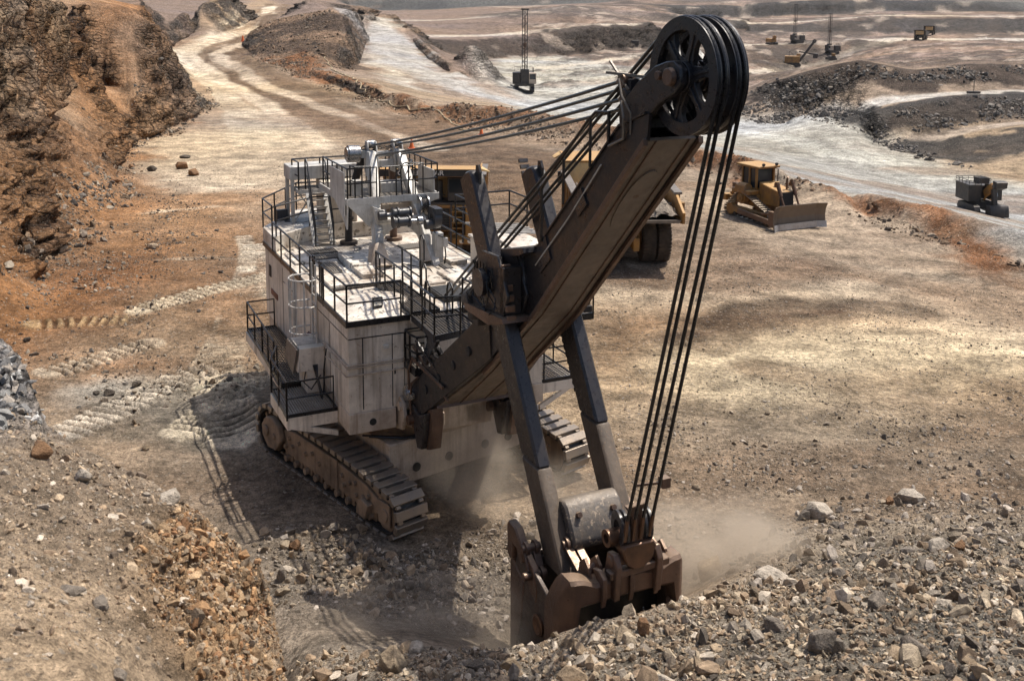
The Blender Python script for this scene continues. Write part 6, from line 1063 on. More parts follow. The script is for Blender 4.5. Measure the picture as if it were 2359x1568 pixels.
# sheaves
def sheave(y0,y1):
    t=empty('sheave',(0,0,0),0,hb)
    w_=y1-y0; m=MB()
    m.ring((SC.x,y0,SC.z),(0,1,0),[(.80,0),(1.03,0),(1.03,.03),(.95,.05),(.93,w_*.22),(.99,w_*.30),(1.0,w_*.5-.0),(.99,w_*.70),(.93,w_*.78),(.95,w_-.05),(1.03,w_-.03),(1.03,w_),(.80,w_),(.80,w_*.7),(.86,w_*.6),(.86,w_*.4),(.80,w_*.3)],72); m.build('rim','black',t)
    # web plate with six openings: spokes + filler
    m=MB(); h0,h1=y0+w_*.28,y0+w_*.72
    m.cyl((SC.x,y0-.03,SC.z),(SC.x,y1+.03,SC.z),.27,n=28)
    for k in range(6):
        a=2*math.pi*k/6+R(12); pl=[]
        for r_,hw in ((.20,.16),(.36,.115),(.55,.09),(.70,.13),(.84,.27)): pl.append((r_,hw))
        poly=[(r_,hw) for r_,hw in pl]+[(r_,-hw) for r_,hw in pl[::-1]]
        ca,sa=math.cos(a),math.sin(a); pg=[(SC.x+r_*ca-q*sa,SC.z+r_*sa+q*ca) for r_,q in poly]
        m.prism(pg,h0,h1,'y')
        rb=[(.24,.03),(.84,.03),(.84,-.03),(.24,-.03)]; m.prism([(SC.x+r_*ca-q*sa,SC.z+r_*sa+q*ca) for r_,q in rb],h0-.03,h1+.03,'y')
    m.build('spokes','black',t,.008)
    m=MB(); m.ring((SC.x,y0-.03,SC.z),(0,1,0),[(.10,0),(.20,0),(.20,-.05),(.10,-.05)],24); m.build('hub_ring','rust',t)
sheave(-.33,-.08); sheave(.06,.31)
m=MB(); m.cyl((SC.x,-.62,SC.z),(SC.x,.62,SC.z),.11,n=18); m.build('sheave_pin','brass',hb)
# hoist ropes: drum in the house - over the sheave - down to the dipper
for ys,yd,yr,xr in ((-.27,-.20,.32,.75),(-.15,-.02,.42,.91),(.12,.17,.70,.94),(.24,.40,.84,1.0)):
    arc=[(SC.x+1.02*math.cos(a),ys,SC.z+1.02*math.sin(a)) for a in np.linspace(R(140),R(-6),16)]
    rope([(xr,yr,5.3)]+[(xr+(arc[0][0]-xr)*t,yr+(ys-yr)*t,5.3+(arc[0][2]-5.3)*t) for t in (.25,.5,.75)]+arc+[(15.16-(15.16-12.5)*t,ys+(yd-ys)*t,12.9-(12.9-4.1)*t) for t in (.25,.5,.75,1)],.036,'hoist_rope')
m=MB(); m.box(.3,1.7,.15,1.05,5.6,5.72); m.box(.35,1.65,.2,1.0,5.72,5.74); m.build('rope_slot','grille',rfo)
# --- crowd gear on top of the boom
cg=empty('crowd_gear',(0,0,0),0,bm_)
m=MB(); m.prism([(6.6,7.0),(7.9,7.15),(8.7,7.75),(8.35,8.65),(7.4,8.55),(6.5,7.95)],-.62,.62,'y'); m.build('gear_case','black',cg,.03)
m=MB(); m.cyl((7.55,-1.25,7.85),(7.55,1.25,7.85),.24,n=20); m.cyl((7.55,-1.32,7.85),(7.55,-1.2,7.85),.32,n=20); m.build('shipper_shaft','black',cg)
for s in (-1,1):
    y0,y1=(-1.12,-1.04) if s<0 else (1.04,1.12)
    m=MB(); m.prism([(6.7,7.2),(7.0,7.05),(8.5,7.25),(8.75,7.8),(8.2,8.6),(7.35,8.55),(6.75,7.95)],y0,y1,'y'); m.prism([(6.7,7.2),(7.0,7.05),(8.5,7.25),(8.75,7.8),(8.2,8.6),(7.35,8.55),(6.75,7.95)],y0-s*.48,y1-s*.48,'y')
    m.box(8.35,8.55,min(y0,y1-s*.45),max(y1,y0-s*.45),7.3,8.4); m.build('saddle_block','black',cg,.012)
    m=MB()
    for i in range(6): z=7.2+i*.22; x=8.62-(z-7.7)*.28; m.box(x-.06,x+.02,min(y0,y0-s*.22),max(y0,y0-s*.22),z,z+.15)
    m.build('wear_plate','rust' if s<0 else 'black',cg,.01)
m=MB(); m.prism([(6.55,7.1),(8.75,7.3),(8.8,7.2),(8.0,6.95),(6.6,6.95)],-1.25,-.55,'y'); m.build('lube_tray','rust',cg)
m=MB(); m.prism([(7.9,8.5),(8.9,8.75),(9.1,8.85),(9.05,8.95),(7.9,8.68)],-.9,.7,'y')
for i in range(5): y=-.75+i*.32; m.bar((8.2,y,8.6),(8.9,y,8.85),.05,.1)
m.build('guard_shelf','black',cg)
m=MB(); rs=random.Random(5)
for k in range(9): y=-1.2-.05*rs.random(); x=7.1+rs.uniform(0,1.3); m.tube([(x+rs.uniform(-.3,.3)*j/3,y+rs.uniform(-.05,.05),8.3-j*.22) for j in range(6)],.014,5)
m.build('lube_hose','rail',cg)
m=MB(); m.cyl((6.35,-.95,7.1),(6.75,-.98,7.25),.28,n=18); m.cyl((6.6,-1.0,6.7),(6.6,-1.0,7.1),.16,n=14); m.box(6.2,6.7,-.95,-.6,6.5,7.3); m.build('crowd_motor','darkm',cg,.02)
# shadow-side plate above the flared leg
m=MB(); m.prism([(6.3,5.8),(7.0,5.8),(8.6,7.2),(8.3,7.3),(6.7,7.1)],-.70,-.57,'y'); m.prism([(6.3,5.8),(7.0,5.8),(8.6,7.2),(8.3,7.3),(6.7,7.1)],.57,.70,'y'); m.build('web_plate','black',cg)
# --- dipper handles (twin legs)
def hx(z): return 12.80-.625*z
hn=empty('dipper_handle',(0,0,0),0,shovel)
for s in (-1,1):
    ya,yb=(-1.0,-.66) if s<0 else (.66,1.0)
    zt,zm,zb=10.05,4.3 if s<0 else 4.9,2.35
    def sec(z,dz=0): x=hx(z); return [(x-.86,z-.02),(x,z)]
    m=MB(); prof=[(hx(zm)-.84,zm),(hx(zm),zm)]+[(hx(zt-.15),zt-.15),(hx(zt)-.08,zt+.10),(hx(zt)-.25,zt+.22),(hx(zt)-.55,zt+.12),(hx(zt)-.86,zt-.1)]
    m.prism(prof,ya,yb,'y'); lg=m.build('handle_leg','black',hn,.05)
    m=MB(); m.prism([(hx(zb)-.86,zb),(hx(zb)+.0,zb),(hx(zm)+.002,zm+.0),(hx(zm)-.842,zm)],ya-.003,yb+.003,'y'); m.build('worn_end','handle_low',hn,.04)
    m=MB(); m.prism([(hx(9.9)-.05,9.9),(hx(9.9)-.02,10.25),(hx(9.9)-.12,10.42),(hx(9.9)-.25,10.4),(hx(9.9)-.30,10.0)],(ya+yb)/2-.03,(ya+yb)/2+.03,'y'); m.build('lifting_eye','black',lg)
    m=MB()
    for i in range(36):
        z=zm+.4+i*.142; x=hx(z)-.86; m.bar((x-.05,ya+.05,z),(x-.05,yb-.05,z),.09,.07,(.85,0,.53))
    m.build('rack_teeth','black',lg)
    if s<0:
        m=MB(); m.box(0,0,0,0,0,0); 
m=MB(); pr=[(-.38,-.5),(.38,-.5),(.5,-.38),(.5,.30),(.36,.5),(-.3,.55),(-.46,.4),(-.5,-.35)]
def tr(p): # box tilted with the handle
    u=Vector((-.53,0,.85)); v_=Vector((.85,0,.53)); return Vector((10.55,0,3.15))+v_*p[0]*.95+u*p[1]*1.05
vs=[tuple(tr(p)+Vector((0,-.67,0))) for p in pr]+[tuple(tr(p)+Vector((0,.67,0))) for p in pr]
m.add(vs,[tuple(range(8)),tuple(range(8,16))]+[(i,(i+1)%8,8+(i+1)%8,8+i) for i in range(8)]); m.build('torsion_box','splat',hn,.05)
for y in (-.42,.42): q=tr((.5,.12)); m=MB(); m.cyl(q+Vector((0,y,0)),q+Vector((.08,y,.04)),.07,.06,10); m.build('box_lug','rust',hn)
m=MB(); m.bar((10.9,1.0,3.9),(11.2,1.5,4.0),.05,.05); m.box(11.1,11.3,1.42,1.62,3.9,4.12); m.build('side_bracket','rust',hn)
# --- dipper
dp=empty('dipper',(0,0,0),0,shovel)
DW=1.36
side=[(9.9,2.45),(10.5,2.5),(10.9,2.35),(11.35,2.2),(11.75,2.35),(11.95,2.1),(11.9,1.0),(11.7,.1),(11.3,-.9),(10.1,-.9),(9.85,.3)]
for s in (-1,1):
    m=MB(); y=s*DW; m.prism(side,y-.05,y+.05,'y'); sd=m.build('side_plate','dipsteel',dp,.015)
    m=MB(); yy=y+s*.05; m.ring((11.05,yy-.01*s,1.35),(0,s,0),[(.001,0),(.23,0),(.23,.06),(.18,.08),(.13,.05),(.001,.05)],28); m.build('emblem_boss','brass',sd)
    m=MB(); m.prism([(9.62,2.95),(9.70,3.08),(10.05,3.05),(10.35,2.75),(10.45,2.45),(10.3,2.35),(10.1,2.6),(9.95,2.62),(9.93,2.3),(9.80,2.2),(9.66,2.3)],yy-.10,yy+.10,'y'); m.build('corner_arm','rust',dp,.03)
    m=MB(); m.prism([(9.66,2.3),(9.95,2.1),(10.32,1.9),(10.22,.9),(10.0,.3),(9.9,-.6),(9.68,-.6)],yy-.03,yy+.07,'y'); m.build('side_flange','rust',sd,.02)
    m=MB(); m.prism([(10.45,2.62),(10.75,2.45),(10.95,2.05),(10.9,1.75),(10.6,1.9),(10.4,2.2)],yy-.02,yy+.12,'y'); m.cyl((10.65,yy,2.25),(10.65,yy+s*.2,2.25),.09,n=14); m.build('hinge_ear','rust',dp,.015)
    for i in range(4): m=MB(); m.bar((9.98+i*.18,yy+s*.02,.55-i*.16),(11.75,yy+s*.02,-.25-i*.16),.07,.06); m.build('wear_bar','dipsteel',sd)
m=MB(); m.box(9.78,9.9,-DW,DW,-.8,2.35); m.build('back_plate','dipsteel',dp,.02)
m=MB(); m.box(9.8,11.4,-DW,DW,-.95,-.8); m.build('floor_plate','dipsteel',dp)
m=MB(); m.box(9.75,10.2,-DW,DW,2.12,2.32); m.cyl((10.0,-DW,2.32),(10.0,DW,2.32),.10,n=16); m.build('rear_beam','dipsteel',dp,.03)
def sec(y):
    e=abs(y)/1.5; k=max(0,(e-.55)/.45)
    zt=2.52+.12*(1-(y/.7)**2 if abs(y)<.7 else 0)-.02; 
    zt=2.50-.10*math.sin(min(1,max(0,e-.2)/.4)*math.pi/2)+.16*math.sin(min(1,max(0,e-.5)/.3)*math.pi/2)-.62*max(0,(e-.86)/.14)**2
    zt+=.34; zb=2.36-.08*e-1.25*max(0,(e-.74)/.26)**.55
    xo=12.32-.05*e-.30*max(0,(e-.8)/.2)**2
    return xo,zb,zt
m=MB(); n=44; rg=[]
for i in range(n+1):
    y=-1.52+3.04*i/n; xo,zb,zt=sec(y); th=.40+.12*max(0,(abs(y)/1.5-.7)); c=.07
    rg.append([(xo-th,y,zb),(xo-c,y,zb-.01),(xo,y,zb+c),(xo,y,zt-c),(xo-c,y,zt),(xo-th,y,zt)])
vs=[p for r_ in rg for p in r_]; fs=[(i*6+j,i*6+(j+1)%6,(i+1)*6+(j+1)%6,(i+1)*6+j) for i in range(n) for j in range(6)]+[tuple(range(6))[::-1],tuple(range(n*6,n*6+6))]
m.add(vs,fs); m.build('lip_beam','rust',dp)
m=MB(); m.box(11.3,11.36,-1.3,1.3,.0,2.1); m.build('mouth_shade_plate','grille',dp)  # black sheet put in as the shade of the dipper mouth
for y in (-1.18,1.18): m=MB(); m.prism([(12.0,1.9),(12.22,1.7),(12.26,1.0),(12.12,.7),(12.0,1.0)],y-.10,y+.10,'y'); m.build('tooth','rust',dp,.03)
for y in (-.62,.02,.62): m=MB(); m.prism([(11.95,2.92),(12.2,2.98),(12.40,2.88),(12.40,2.5),(12.34,2.25),(12.3,2.25),(12.3,2.6)],y-.05,y+.05,'y'); m.build('lip_strap','rust',dp,.01)
m=MB(); m.tube([(12.3,.35,2.0),(12.31,.36,1.66)],.02,5); m.build('hanging_chain','chrome',dp)
# links, padlock brackets and pins between handle and dipper
def link(x,y,z,x2,z2,w=.06,r=.16,mat='rust'):
    m=MB()
    for dy in (-.11,.11): m.bar((x,y+dy,z),(x2,y+dy,z2),w,.17,(0,1,0)); m.cyl((x,y+dy-.04,z),(x,y+dy+.04,z),r,n=16); m.cyl((x2,y+dy-.04,z2),(x2,y+dy+.04,z2),r,n=16)
    m.cyl((x,y-.22,z),(x,y+.22,z),r*.6,n=14); m.cyl((x2,y-.22,z2),(x2,y+.22,z2),r*.6,n=14); return m.build('link',mat,dp,.006)
link(10.95,-.62,2.95,11.75,2.6); link(10.35,-1.28,2.7,10.65,2.25,.05,.15); link(10.7,.62,2.95,11.4,2.6); link(11.0,1.05,2.9,11.9,2.55)
for y in (-.62,.45,.95): m=MB(); m.prism([(11.5,2.3),(12.1,2.6),(11.98,2.95),(11.8,3.08),(11.6,2.9)],y-.16,y-.1,'y'); m.prism([(11.5,2.3),(12.1,2.6),(11.98,2.95),(11.8,3.08),(11.6,2.9)],y+.1,y+.16,'y'); m.cyl((11.75,y-.14,2.62),(11.75,y+.14,2.85),.07,n=10); m.build('lug','rust',dp)
# bail / rope equaliser
bl=empty('bail',(0,0,0),0,dp)
m=MB()
for y in (-.35,.62): m.prism([(12.0,2.45),(12.42,2.35),(12.50,3.1),(12.35,3.35),(12.1,3.3),(12.0,2.9)],y-.07,y+.07,'y')
m.cyl((12.25,-.45,3.15),(12.25,.72,3.15),.12,n=18); m.build('bail_ear','rust',bl,.02)
m=MB(); m.prism([(-.22,3.55),(.45,3.55),(.52,3.42),(.40,3.12),(.2,3.0),(.0,3.0),(-.18,3.12),(-.28,3.42)],12.2,12.5,'x'); m.build('equaliser_saddle','brass',bl,.03)
m=MB(); m.prism([(-.10,3.5),(.25,3.5),(.22,4.2),(.38,4.35),(-.15,4.3),(-.02,4.1)],12.26,12.40,'x'); m.build('equaliser_post','rust',bl,.015)
m=MB(); m.ring((12.1,-.2,3.75),(.2,1,0),[(.18,0),(.36,0),(.36,.05),(.30,.08),(.36,.11),(.36,.16),(.18,.16)],28); m.ring((12.1,.35,3.75),(.2,1,0),[(.18,0),(.36,0),(.36,.05),(.30,.08),(.36,.11),(.36,.16),(.18,.16)],28); m.build('equaliser_wheel','black',bl)
m=MB(); m.ring((12.05,-.42,3.55),(0,1,0),[(.10,0),(.18,0),(.18,.3),(.10,.3)],16); m.cyl((12.4,-.2,3.62),(12.5,-.2,4.1),.055,.04,8); m.cyl((12.4,.0,3.6),(12.5,-.02,4.1),.055,.04,8); m.cyl((12.4,.17,3.6),(12.5,.17,4.1),.055,.04,8); m.cyl((12.4,.38,3.62),(12.5,.40,4.1),.055,.04,8); m.build('rope_wedge','brass',bl)
m=MB(); m.bar((12.3,-.5,2.9),(12.3,.9,2.95),.22,.16); m.build('bail_bar','rust',bl,.02)
# ---------------------------------------------------------------- lettering
def text(word,size,mat,parent,loc,rot,name='lettering',ext=.006,sx=1):
    c=bpy.data.curves.new(name,'FONT'); c.body=word; c.size=size; c.extrude=ext; c.align_x='CENTER'; c.offset=size*.018
    o=bpy.data.objects.new('tmp',c); COL.objects.link(o); bpy.context.view_layer.update()
    me=bpy.data.meshes.new_from_object(o.evaluated_get(bpy.context.evaluated_depsgraph_get())); bpy.data.objects.remove(o)
    me.name=name; me.materials.clear(); me.materials.append(MT[mat]); q=bpy.data.objects.new(name,me); COL.objects.link(q); q.parent=parent; q.location=loc; q.rotation_euler=rot; q.scale=(sx,1,1); return q
# ---------------------------------------------------------------- haul trucks
def tyre_mesh(r=1.33,w=.74):
    m=MB(); m.ring((0,0,0),(0,1,0),[(r*.55,-w/2),(r*.86,-w/2),(r*.97,-w*.40),(r,-w*.2),(r,w*.2),(r*.97,w*.40),(r*.86,w/2),(r*.55,w/2)],40)
    for i in range(40):
        a=2*math.pi*i/40
        for s in (-1,1):
            b=a+(.5*2*math.pi/40 if s>0 else 0); m.bar((math.cos(b)*r,s*.04*w,math.sin(b)*r),(math.cos(b+.06)*r*.985,s*.46*w,math.sin(b+.06)*r*.985),.115,.07,(math.cos(b),0,math.sin(b)))
    return m
def wheel(par,x,y,r=1.33,w=.74,dual=False):
    o=tyre_mesh(r,w).build('wheel','tyre',par,loc=(x,y,r)); s=1 if y>0 else -1
    m=MB(); m.ring((0,0,0),(0,1,0),[(.001,-w*.36),(r*.5,-w*.36),(r*.56,-w*.45),(r*.56,w*.45),(r*.5,w*.36),(.001,w*.36)],28); m.cyl((0,-w*.5,0),(0,w*.5,0),r*.22,n=16); m.build('rim','yellow',o); return o
def haul_truck(loc,rz,label,load=True,letters=True,k=1.0,detail=True):
    t=empty('haul_truck',loc,rz,label=label,cat='haul truck',group='haul trucks beside the shovel'); t.scale=(k,k,k)
    m=MB(); m.box(-4.0,4.0,-.62,-.30,1.0,1.7); m.box(-4.0,4.0,.30,.62,1.0,1.7); m.box(-2.6,-1.4,-.9,.9,.9,1.7); m.box(1.9,3.2,-.9,.9,.9,1.6); m.build('chassis','yellow',t,.02)
    m=MB(); m.cyl((-2.0,-2.2,1.33),(-2.0,2.2,1.33),.42,n=18); m.cyl((2.6,-2.0,1.33),(2.6,2.0,1.33),.25,n=14); m.build('axle','yellow',t)
    for y in (-1.35,-2.17,1.35,2.17): wheel(t,-2.0,y)
    for y in (-2.05,2.05): wheel(t,2.6,y)
    # dump body: floor, sides, front wall, canopy
    bd_=empty('dump_body',(0,0,0),0,t)
    m=MB(); m.hexa([(-5.1,-2.5,2.75),(2.0,-2.5,1.95),(2.0,2.5,1.95),(-5.1,2.5,2.75),(-5.1,-2.6,2.9),(2.0,-2.6,2.1),(2.0,2.6,2.1),(-5.1,2.6,2.9)]); m.build('floor','greysteel',bd_)
    for s in (-1,1):
        m=MB(); y0,y1=s*2.62,s*2.78; y0,y1=min(y0,y1),max(y0,y1); m.prism([(-5.1,2.7),(2.0,1.9),(2.2,3.1),(2.4,4.25),(-3.4,3.95),(-5.2,3.3)],y0,y1,'y'); sd=m.build('side_wall','yellow',bd_,.02)
        for i in range(6):
            m=MB(); x=-4.2+i*1.15; z0=2.8-(x+5.1)*.115; z1=(3.3+(x+5.2)*.36) if x<-3.4 else 3.95+(x+3.4)*.05; ya,yb=s*2.78,s*2.95; m.box(x,x+.22,min(ya,yb),max(ya,yb),z0,z1); m.build('rib','yellow',sd)
        m=MB(); ya,yb=s*2.55,s*2.98; m.hexa([(-3.4,min(ya,yb),3.95),(2.4,min(ya,yb),4.25),(2.4,max(ya,yb),4.25),(-3.4,max(ya,yb),3.95),(-3.4,min(ya,yb),4.08),(2.4,min(ya,yb),4.38),(2.4,max(ya,yb),4.38),(-3.4,max(ya,yb),4.08)]); m.build('top_rail','greysteel',sd)
    m=MB(); m.hexa([(2.0,-2.7,2.0),(2.15,-2.7,2.0),(2.15,2.7,2.0),(2.0,2.7,2.0),(2.5,-2.75,4.9),(2.65,-2.75,4.9),(2.65,2.75,4.9),(2.5,2.75,4.9)]); m.build('front_wall','yellowpale',bd_)
    m=MB(); m.hexa([(2.45,-2.75,4.78),(5.0,-2.75,4.98),(5.0,2.75,4.98),(2.45,2.75,4.78),(2.45,-2.75,4.9),(5.0,-2.75,5.10),(5.0,2.75,5.10),(2.45,2.75,4.9)]); m.box(4.92,5.0,-2.75,2.75,4.68,5.10)
    for s in (-1,1): m.hexa([(2.4,s*2.7-.04,4.5),(5.0,s*2.7-.04,4.7),(5.0,s*2.7+.04,4.7),(2.4,s*2.7+.04,4.5),(2.4,s*2.75-.04,5.05),(4.6,s*2.75-.04,5.2),(4.6,s*2.75+.04,5.2),(2.4,s*2.75+.04,5.05)])
    cn=m.build('canopy','yellow',bd_,.01)
    m=MB(); m.hexa([(3.8,2.75,4.9),(4.9,2.75,5.0),(4.4,3.25,4.85),(3.9,3.2,4.8),(3.8,2.75,5.12),(4.9,2.75,5.14),(4.4,3.25,4.9),(3.9,3.2,4.85)]); m.build('canopy_wing','yellowpale',cn)
    if letters:
        m=MB(); m.box(5.0,5.012,-2.75,2.15,4.70,5.06); st_=m.build('name_stripe','grille',cn)
        text('CATERPILLAR',.36,'decal',st_,(5.016,-.50,4.77),(R(90),0,R(90)),sx=1.15)
        m=MB(); m.box(2.45,2.9,-2.98,-2.97,3.1,4.1); sp=m.build('side_plate','grille',cn)
        text('CAT',.42,'decal',sp,(2.68,-2.985,3.4),(R(90),0,0),sx=.9)
    if load:
        rs=np.random.RandomState(3); nx,ny=34,26; m=MB(); X=np.linspace(-4.7,2.3,nx); Y=np.linspace(-2.6,2.6,ny); vs=[]
        for x in X:
            for y in Y: e=max(abs(y)/2.6,abs(x+1.2)/3.6); vs.append((x,y,3.0+.0*x+1.55*max(0,1-e**2)+rs.uniform(-.12,.12)))
        m.add(vs,[(i*ny+j,(i+1)*ny+j,(i+1)*ny+j+1,i*ny+j+1) for i in range(nx-1) for j in range(ny-1)]); ld_=m.build('load','rg',bd_)
        m=MB()
        for k_ in range(420):
            v,f=S1[k_%8]; x=rs.uniform(-4.6,2.3); y=rs.uniform(-2.5,2.5); e=max(abs(y)/2.6,abs(x+1.2)/3.6); z=3.03+1.55*max(0,1-e**2); Rm=randrot(1,rs)[0]; s_=rs.uniform(.08,.26); m.add([tuple(q) for q in (v@Rm.T*s_+np.array((x,y,z)))],[tuple(q) for q in f])
        o=m.build('load_rock','rg',bd_,kind='stuff')
    # front end
    m=MB(); m.box(3.1,4.35,-1.15,1.15,1.5,3.0); m.build('radiator_housing','yellow',t,.04)
    m=MB(); m.box(4.36,4.40,-1.0,1.0,1.6,2.85)
    gr=m.build('grille','grille',t)
    m=MB()
    for i in range(9): m.box(4.40,4.42,-1.0,1.0,1.66+i*.14,1.69+i*.14)
    m.build('slats','darkm',gr)
    m=MB(); m.box(4.1,4.7,-2.5,2.5,.85,1.25); m.build('bumper','yellow',t,.03)
    m=MB(); m.box(3.0,4.5,-2.65,2.65,3.05,3.17); m.build('deck','darkm',t)
    m=MB(); m.box(3.0,4.4,.9,2.4,3.2,4.55); cb_=m.build('cab','darkm',t,.06)
    for a in ((4.41,4.43,1.0,2.3,3.7,4.45),): m=MB(); m.box(*a); m.build('windscreen','glass',cb_)
    m=MB(); m.box(3.1,4.2,2.41,2.43,3.7,4.45); m.build('side_window','glass',cb_)
    m=MB(); m.box(3.3,4.35,-2.3,-.9,3.2,4.2); m.build('air_box','motor',t,.08)
    m=MB(); m.cyl((3.9,.35,3.2),(3.9,.35,4.3),.28,n=16); m.build('air_filter','darkm',t)
    m=MB(); m.tube([(4.45,-2.6,3.17),(4.45,-2.6,4.1),(4.45,-1.0,4.1),(4.45,-.6,4.1),(4.45,-.6,3.17)],.03); m.tube([(4.45,-2.6,3.65),(4.45,-.6,3.65)],.025); m.tube([(4.45,-.6,3.6),(4.45,.8,3.6)],.025); m.build('deck_rail','rail',t)
    for y in (1.45,):
        m=MB()
        m.bar((4.85,y-.33,1.0),(4.50,y-.33,3.1),.07,.10,(0,1,0)); m.bar((4.85,y+.33,1.0),(4.50,y+.33,3.1),.07,.10,(0,1,0)); s_=m.build('ladder','darkm',t)
        m=MB()
        for i in range(7): z=1.15+i*.3; m.box(4.62-(z-1)*.12,4.86-(z-1)*.12,y-.3,y+.3,z,z+.04)
        m.build('steps','yellow',s_)
    for s in (-1,1):
        m=MB(); m.box(4.3,4.5,s*1.15-.1,s*1.15+.1,1.3,3.0); m.box(4.35,4.55,min(s*1.9,s*2.5),max(s*1.9,s*2.5),1.3,2.95); m.build('front_frame','yellow',t,.02)
        for yy in (1.7,2.15): m=MB(); m.cyl((4.7,s*yy,1.05),(4.73,s*yy,1.05),.13,n=16); m.build('headlight','lamp',t)
    m=MB(); m.box(4.3,4.5,-2.5,2.5,2.85,3.03); m.build('deck_beam','yellow',t,.02)
    m=MB(); m.box(3.9,4.1,-2.95,-2.65,3.2,3.9); m.box(3.9,4.1,2.65,2.95,3.3,4.0); m.build('mirror','darkm',t)
    m=MB(); m.cyl((.5,-1.2,1.5),(1.5,-1.2,1.5),.5,n=18); m.build('tank','yellow',t)
    return t
haul_truck((-4.45,61.6,0),R(-90),'empty yellow haul truck facing the camera with lettered canopy, behind the shovel house',load=False)
haul_truck((5.95,58.9,0),R(93.5),'rear of loaded yellow haul truck heaped with grey rock, half hidden behind the boom',load=True)
# ---------------------------------------------------------------- bulldozer
def dozer(loc,rz,label,k=.99):
    t=empty('bulldozer',loc,rz,label=label,cat='bulldozer'); t.scale=(k,k,k)
    for s in (-1,1):
        y=s*1.2; path=[]
        def arc(cx,cz,r,a0,a1,n): return [(cx+r*math.cos(a),cz+r*math.sin(a)) for a in np.linspace(a0,a1,n)]
        path=arc(1.75,.50,.45,-math.pi/2,R(75),8)+arc(-.75,1.45,.48,R(65),R(120),6)+arc(-1.95,.52,.45,R(160),R(270),6)
        path=[np.array(p) for p in path]; path.append(path[0]); L=[0]
        for a,b in zip(path[:-1],path[1:]): L.append(L[-1]+np.hypot(*(b-a)))
        m=MB(); N=42
        for i in range(N):
            q=L[-1]*i/N; j=min(max(0,np.searchsorted(L,q,side='right')-1),len(path)-2); u=(q-L[j])/(L[j+1]-L[j]); p=path[j]*(1-u)+path[j+1]*u; d=path[j+1]-path[j]; d=d/np.hypot(*d); nn=np.array((d[1],-d[0]))
            a=p-d*.11; b=p+d*.11; m.bar((a[0],y,a[1]),(b[0],y,b[1]),.62,.05,(nn[0],0,nn[1])); c=p+nn*.06; m.bar((c[0]-d[0]*.02,y,c[1]-d[1]*.02),(c[0]+d[0]*.02,y,c[1]+d[1]*.02),.62,.09,(nn[0],0,nn[1]))
        m.build('track','shoe',t)
        m=MB(); m.box(-1.9,1.7,y-.18,y+.18,.32,.78); m.build('track_frame','yellow',t,.04)
        m=MB(); m.cyl((-.75,y-.2,1.45),(-.75,y+.2,1.45),.40,n=26); m.cyl((-.75,y+s*.2,1.45),(-.75,y+s*.36,1.45),.28,n=24); m.cyl((-.75,y+s*.36,1.45),(-.75,y+s*.42,1.45),.12,n=14); m.build('sprocket','yellow',t)
        for x in (1.75,-1.95): m=MB(); m.cyl((x,y-.16,.5),(x,y+.16,.5),.40,n=22); m.build('idler','yellow',t)
        m=MB()
        for i in range(6): m.cyl((-1.4+i*.52,y-.2,.26),(-1.4+i*.52,y+.2,.26),.13,n=12)
        m.build('rollers','darkm',t)
        ys=s*1.72; m=MB(); m.bar((-.6,ys,.62),(3.0,ys,.42),.20,.34); m.build('push_arm','rust' if s<0 else 'yellow',t,.02)
        m=MB(); m.bar((1.6,s*1.6,.8),(3.0,s*1.4,1.0),.13,.13); m.build('tilt_cylinder','rust',t)
        m=MB(); m.cyl((2.0,s*.62,2.65),(2.9,s*.62,.95),.075,n=12); m.cyl((1.92,s*.62,2.85),(2.35,s*.62,2.0),.13,n=12); m.box(1.75,2.1,s*.62-.1,s*.62+.1,2.55,2.8); m.build('lift_cylinder','brass',t)
    m=MB(); m.box(-2.0,.3,-.85,.85,.9,1.75); m.box(-1.7,.2,-1.5,1.5,1.75,2.05); m.hexa([(-1.4,-1.55,1.9),(-.2,-1.55,1.9),(-.2,-.85,1.9),(-1.4,-.85,1.9),(-1.3,-1.5,2.35),(-.3,-1.5,2.35),(-.3,-.85,2.35),(-1.3,-.85,2.35)]); m.build('body','yellow',t,.05)
    m=MB(); m.cyl((-1.1,-1.2,2.15),(-.3,-1.2,2.15),.33,n=18); m.build('hydraulic_tank','yellow',t)
    m=MB(); m.hexa([(.1,-.62,1.2),(2.15,-.62,1.2),(2.15,.62,1.2),(.1,.62,1.2),(.1,-.62,2.62),(2.15,-.62,2.25),(2.15,.62,2.25),(.1,.62,2.62)]); m.build('hood','yellow',t,.05)
    m=MB(); m.box(2.16,2.20,-.55,.55,1.1,2.2); m.build('radiator_grille','grille',t)
    m=MB(); m.cyl((1.2,0,2.3),(1.2,0,2.75),.16,n=16); m.build('air_cleaner','yellow',t)
    m=MB(); m.tube([(1.8,.3,2.3),(1.8,.3,3.0),(1.9,.3,3.15)],.07); m.build('exhaust','rust',t)
    cbm=empty('cab',(0,0,0),0,t)
    m=MB()
    for x,y in ((-1.5,-.72),(-1.5,.72),(-.05,-.72),(-.05,.72),(-.75,-.72),(-.75,.72)): m.box(x-.07,x+.07,y-.07,y+.07,1.8,3.55)
    m.box(-1.55,0,-.78,.78,1.75,2.15); m.build('cab_frame','yellow',cbm,.015)
    m=MB(); m.box(-1.45,-.1,-.70,.70,2.1,3.5); m.build('window','glass',cbm)
    m=MB(); m.box(-1.95,.35,-.95,.95,3.52,3.68); m.build('cab_roof','yellow',cbm,.04)
    for x,y in ((.3,-.5),(.3,.6)): m=MB(); m.cyl((x,y,3.78),(x+.12,y,3.78),.1,n=12); m.build('work_lamp','darkm',cbm)
    m=MB(); m.tube([(.05,.75,2.2),(.35,.75,2.2),(.35,.75,3.45),(.05,.75,3.45)],.035); m.build('roof_post','rail',cbm)
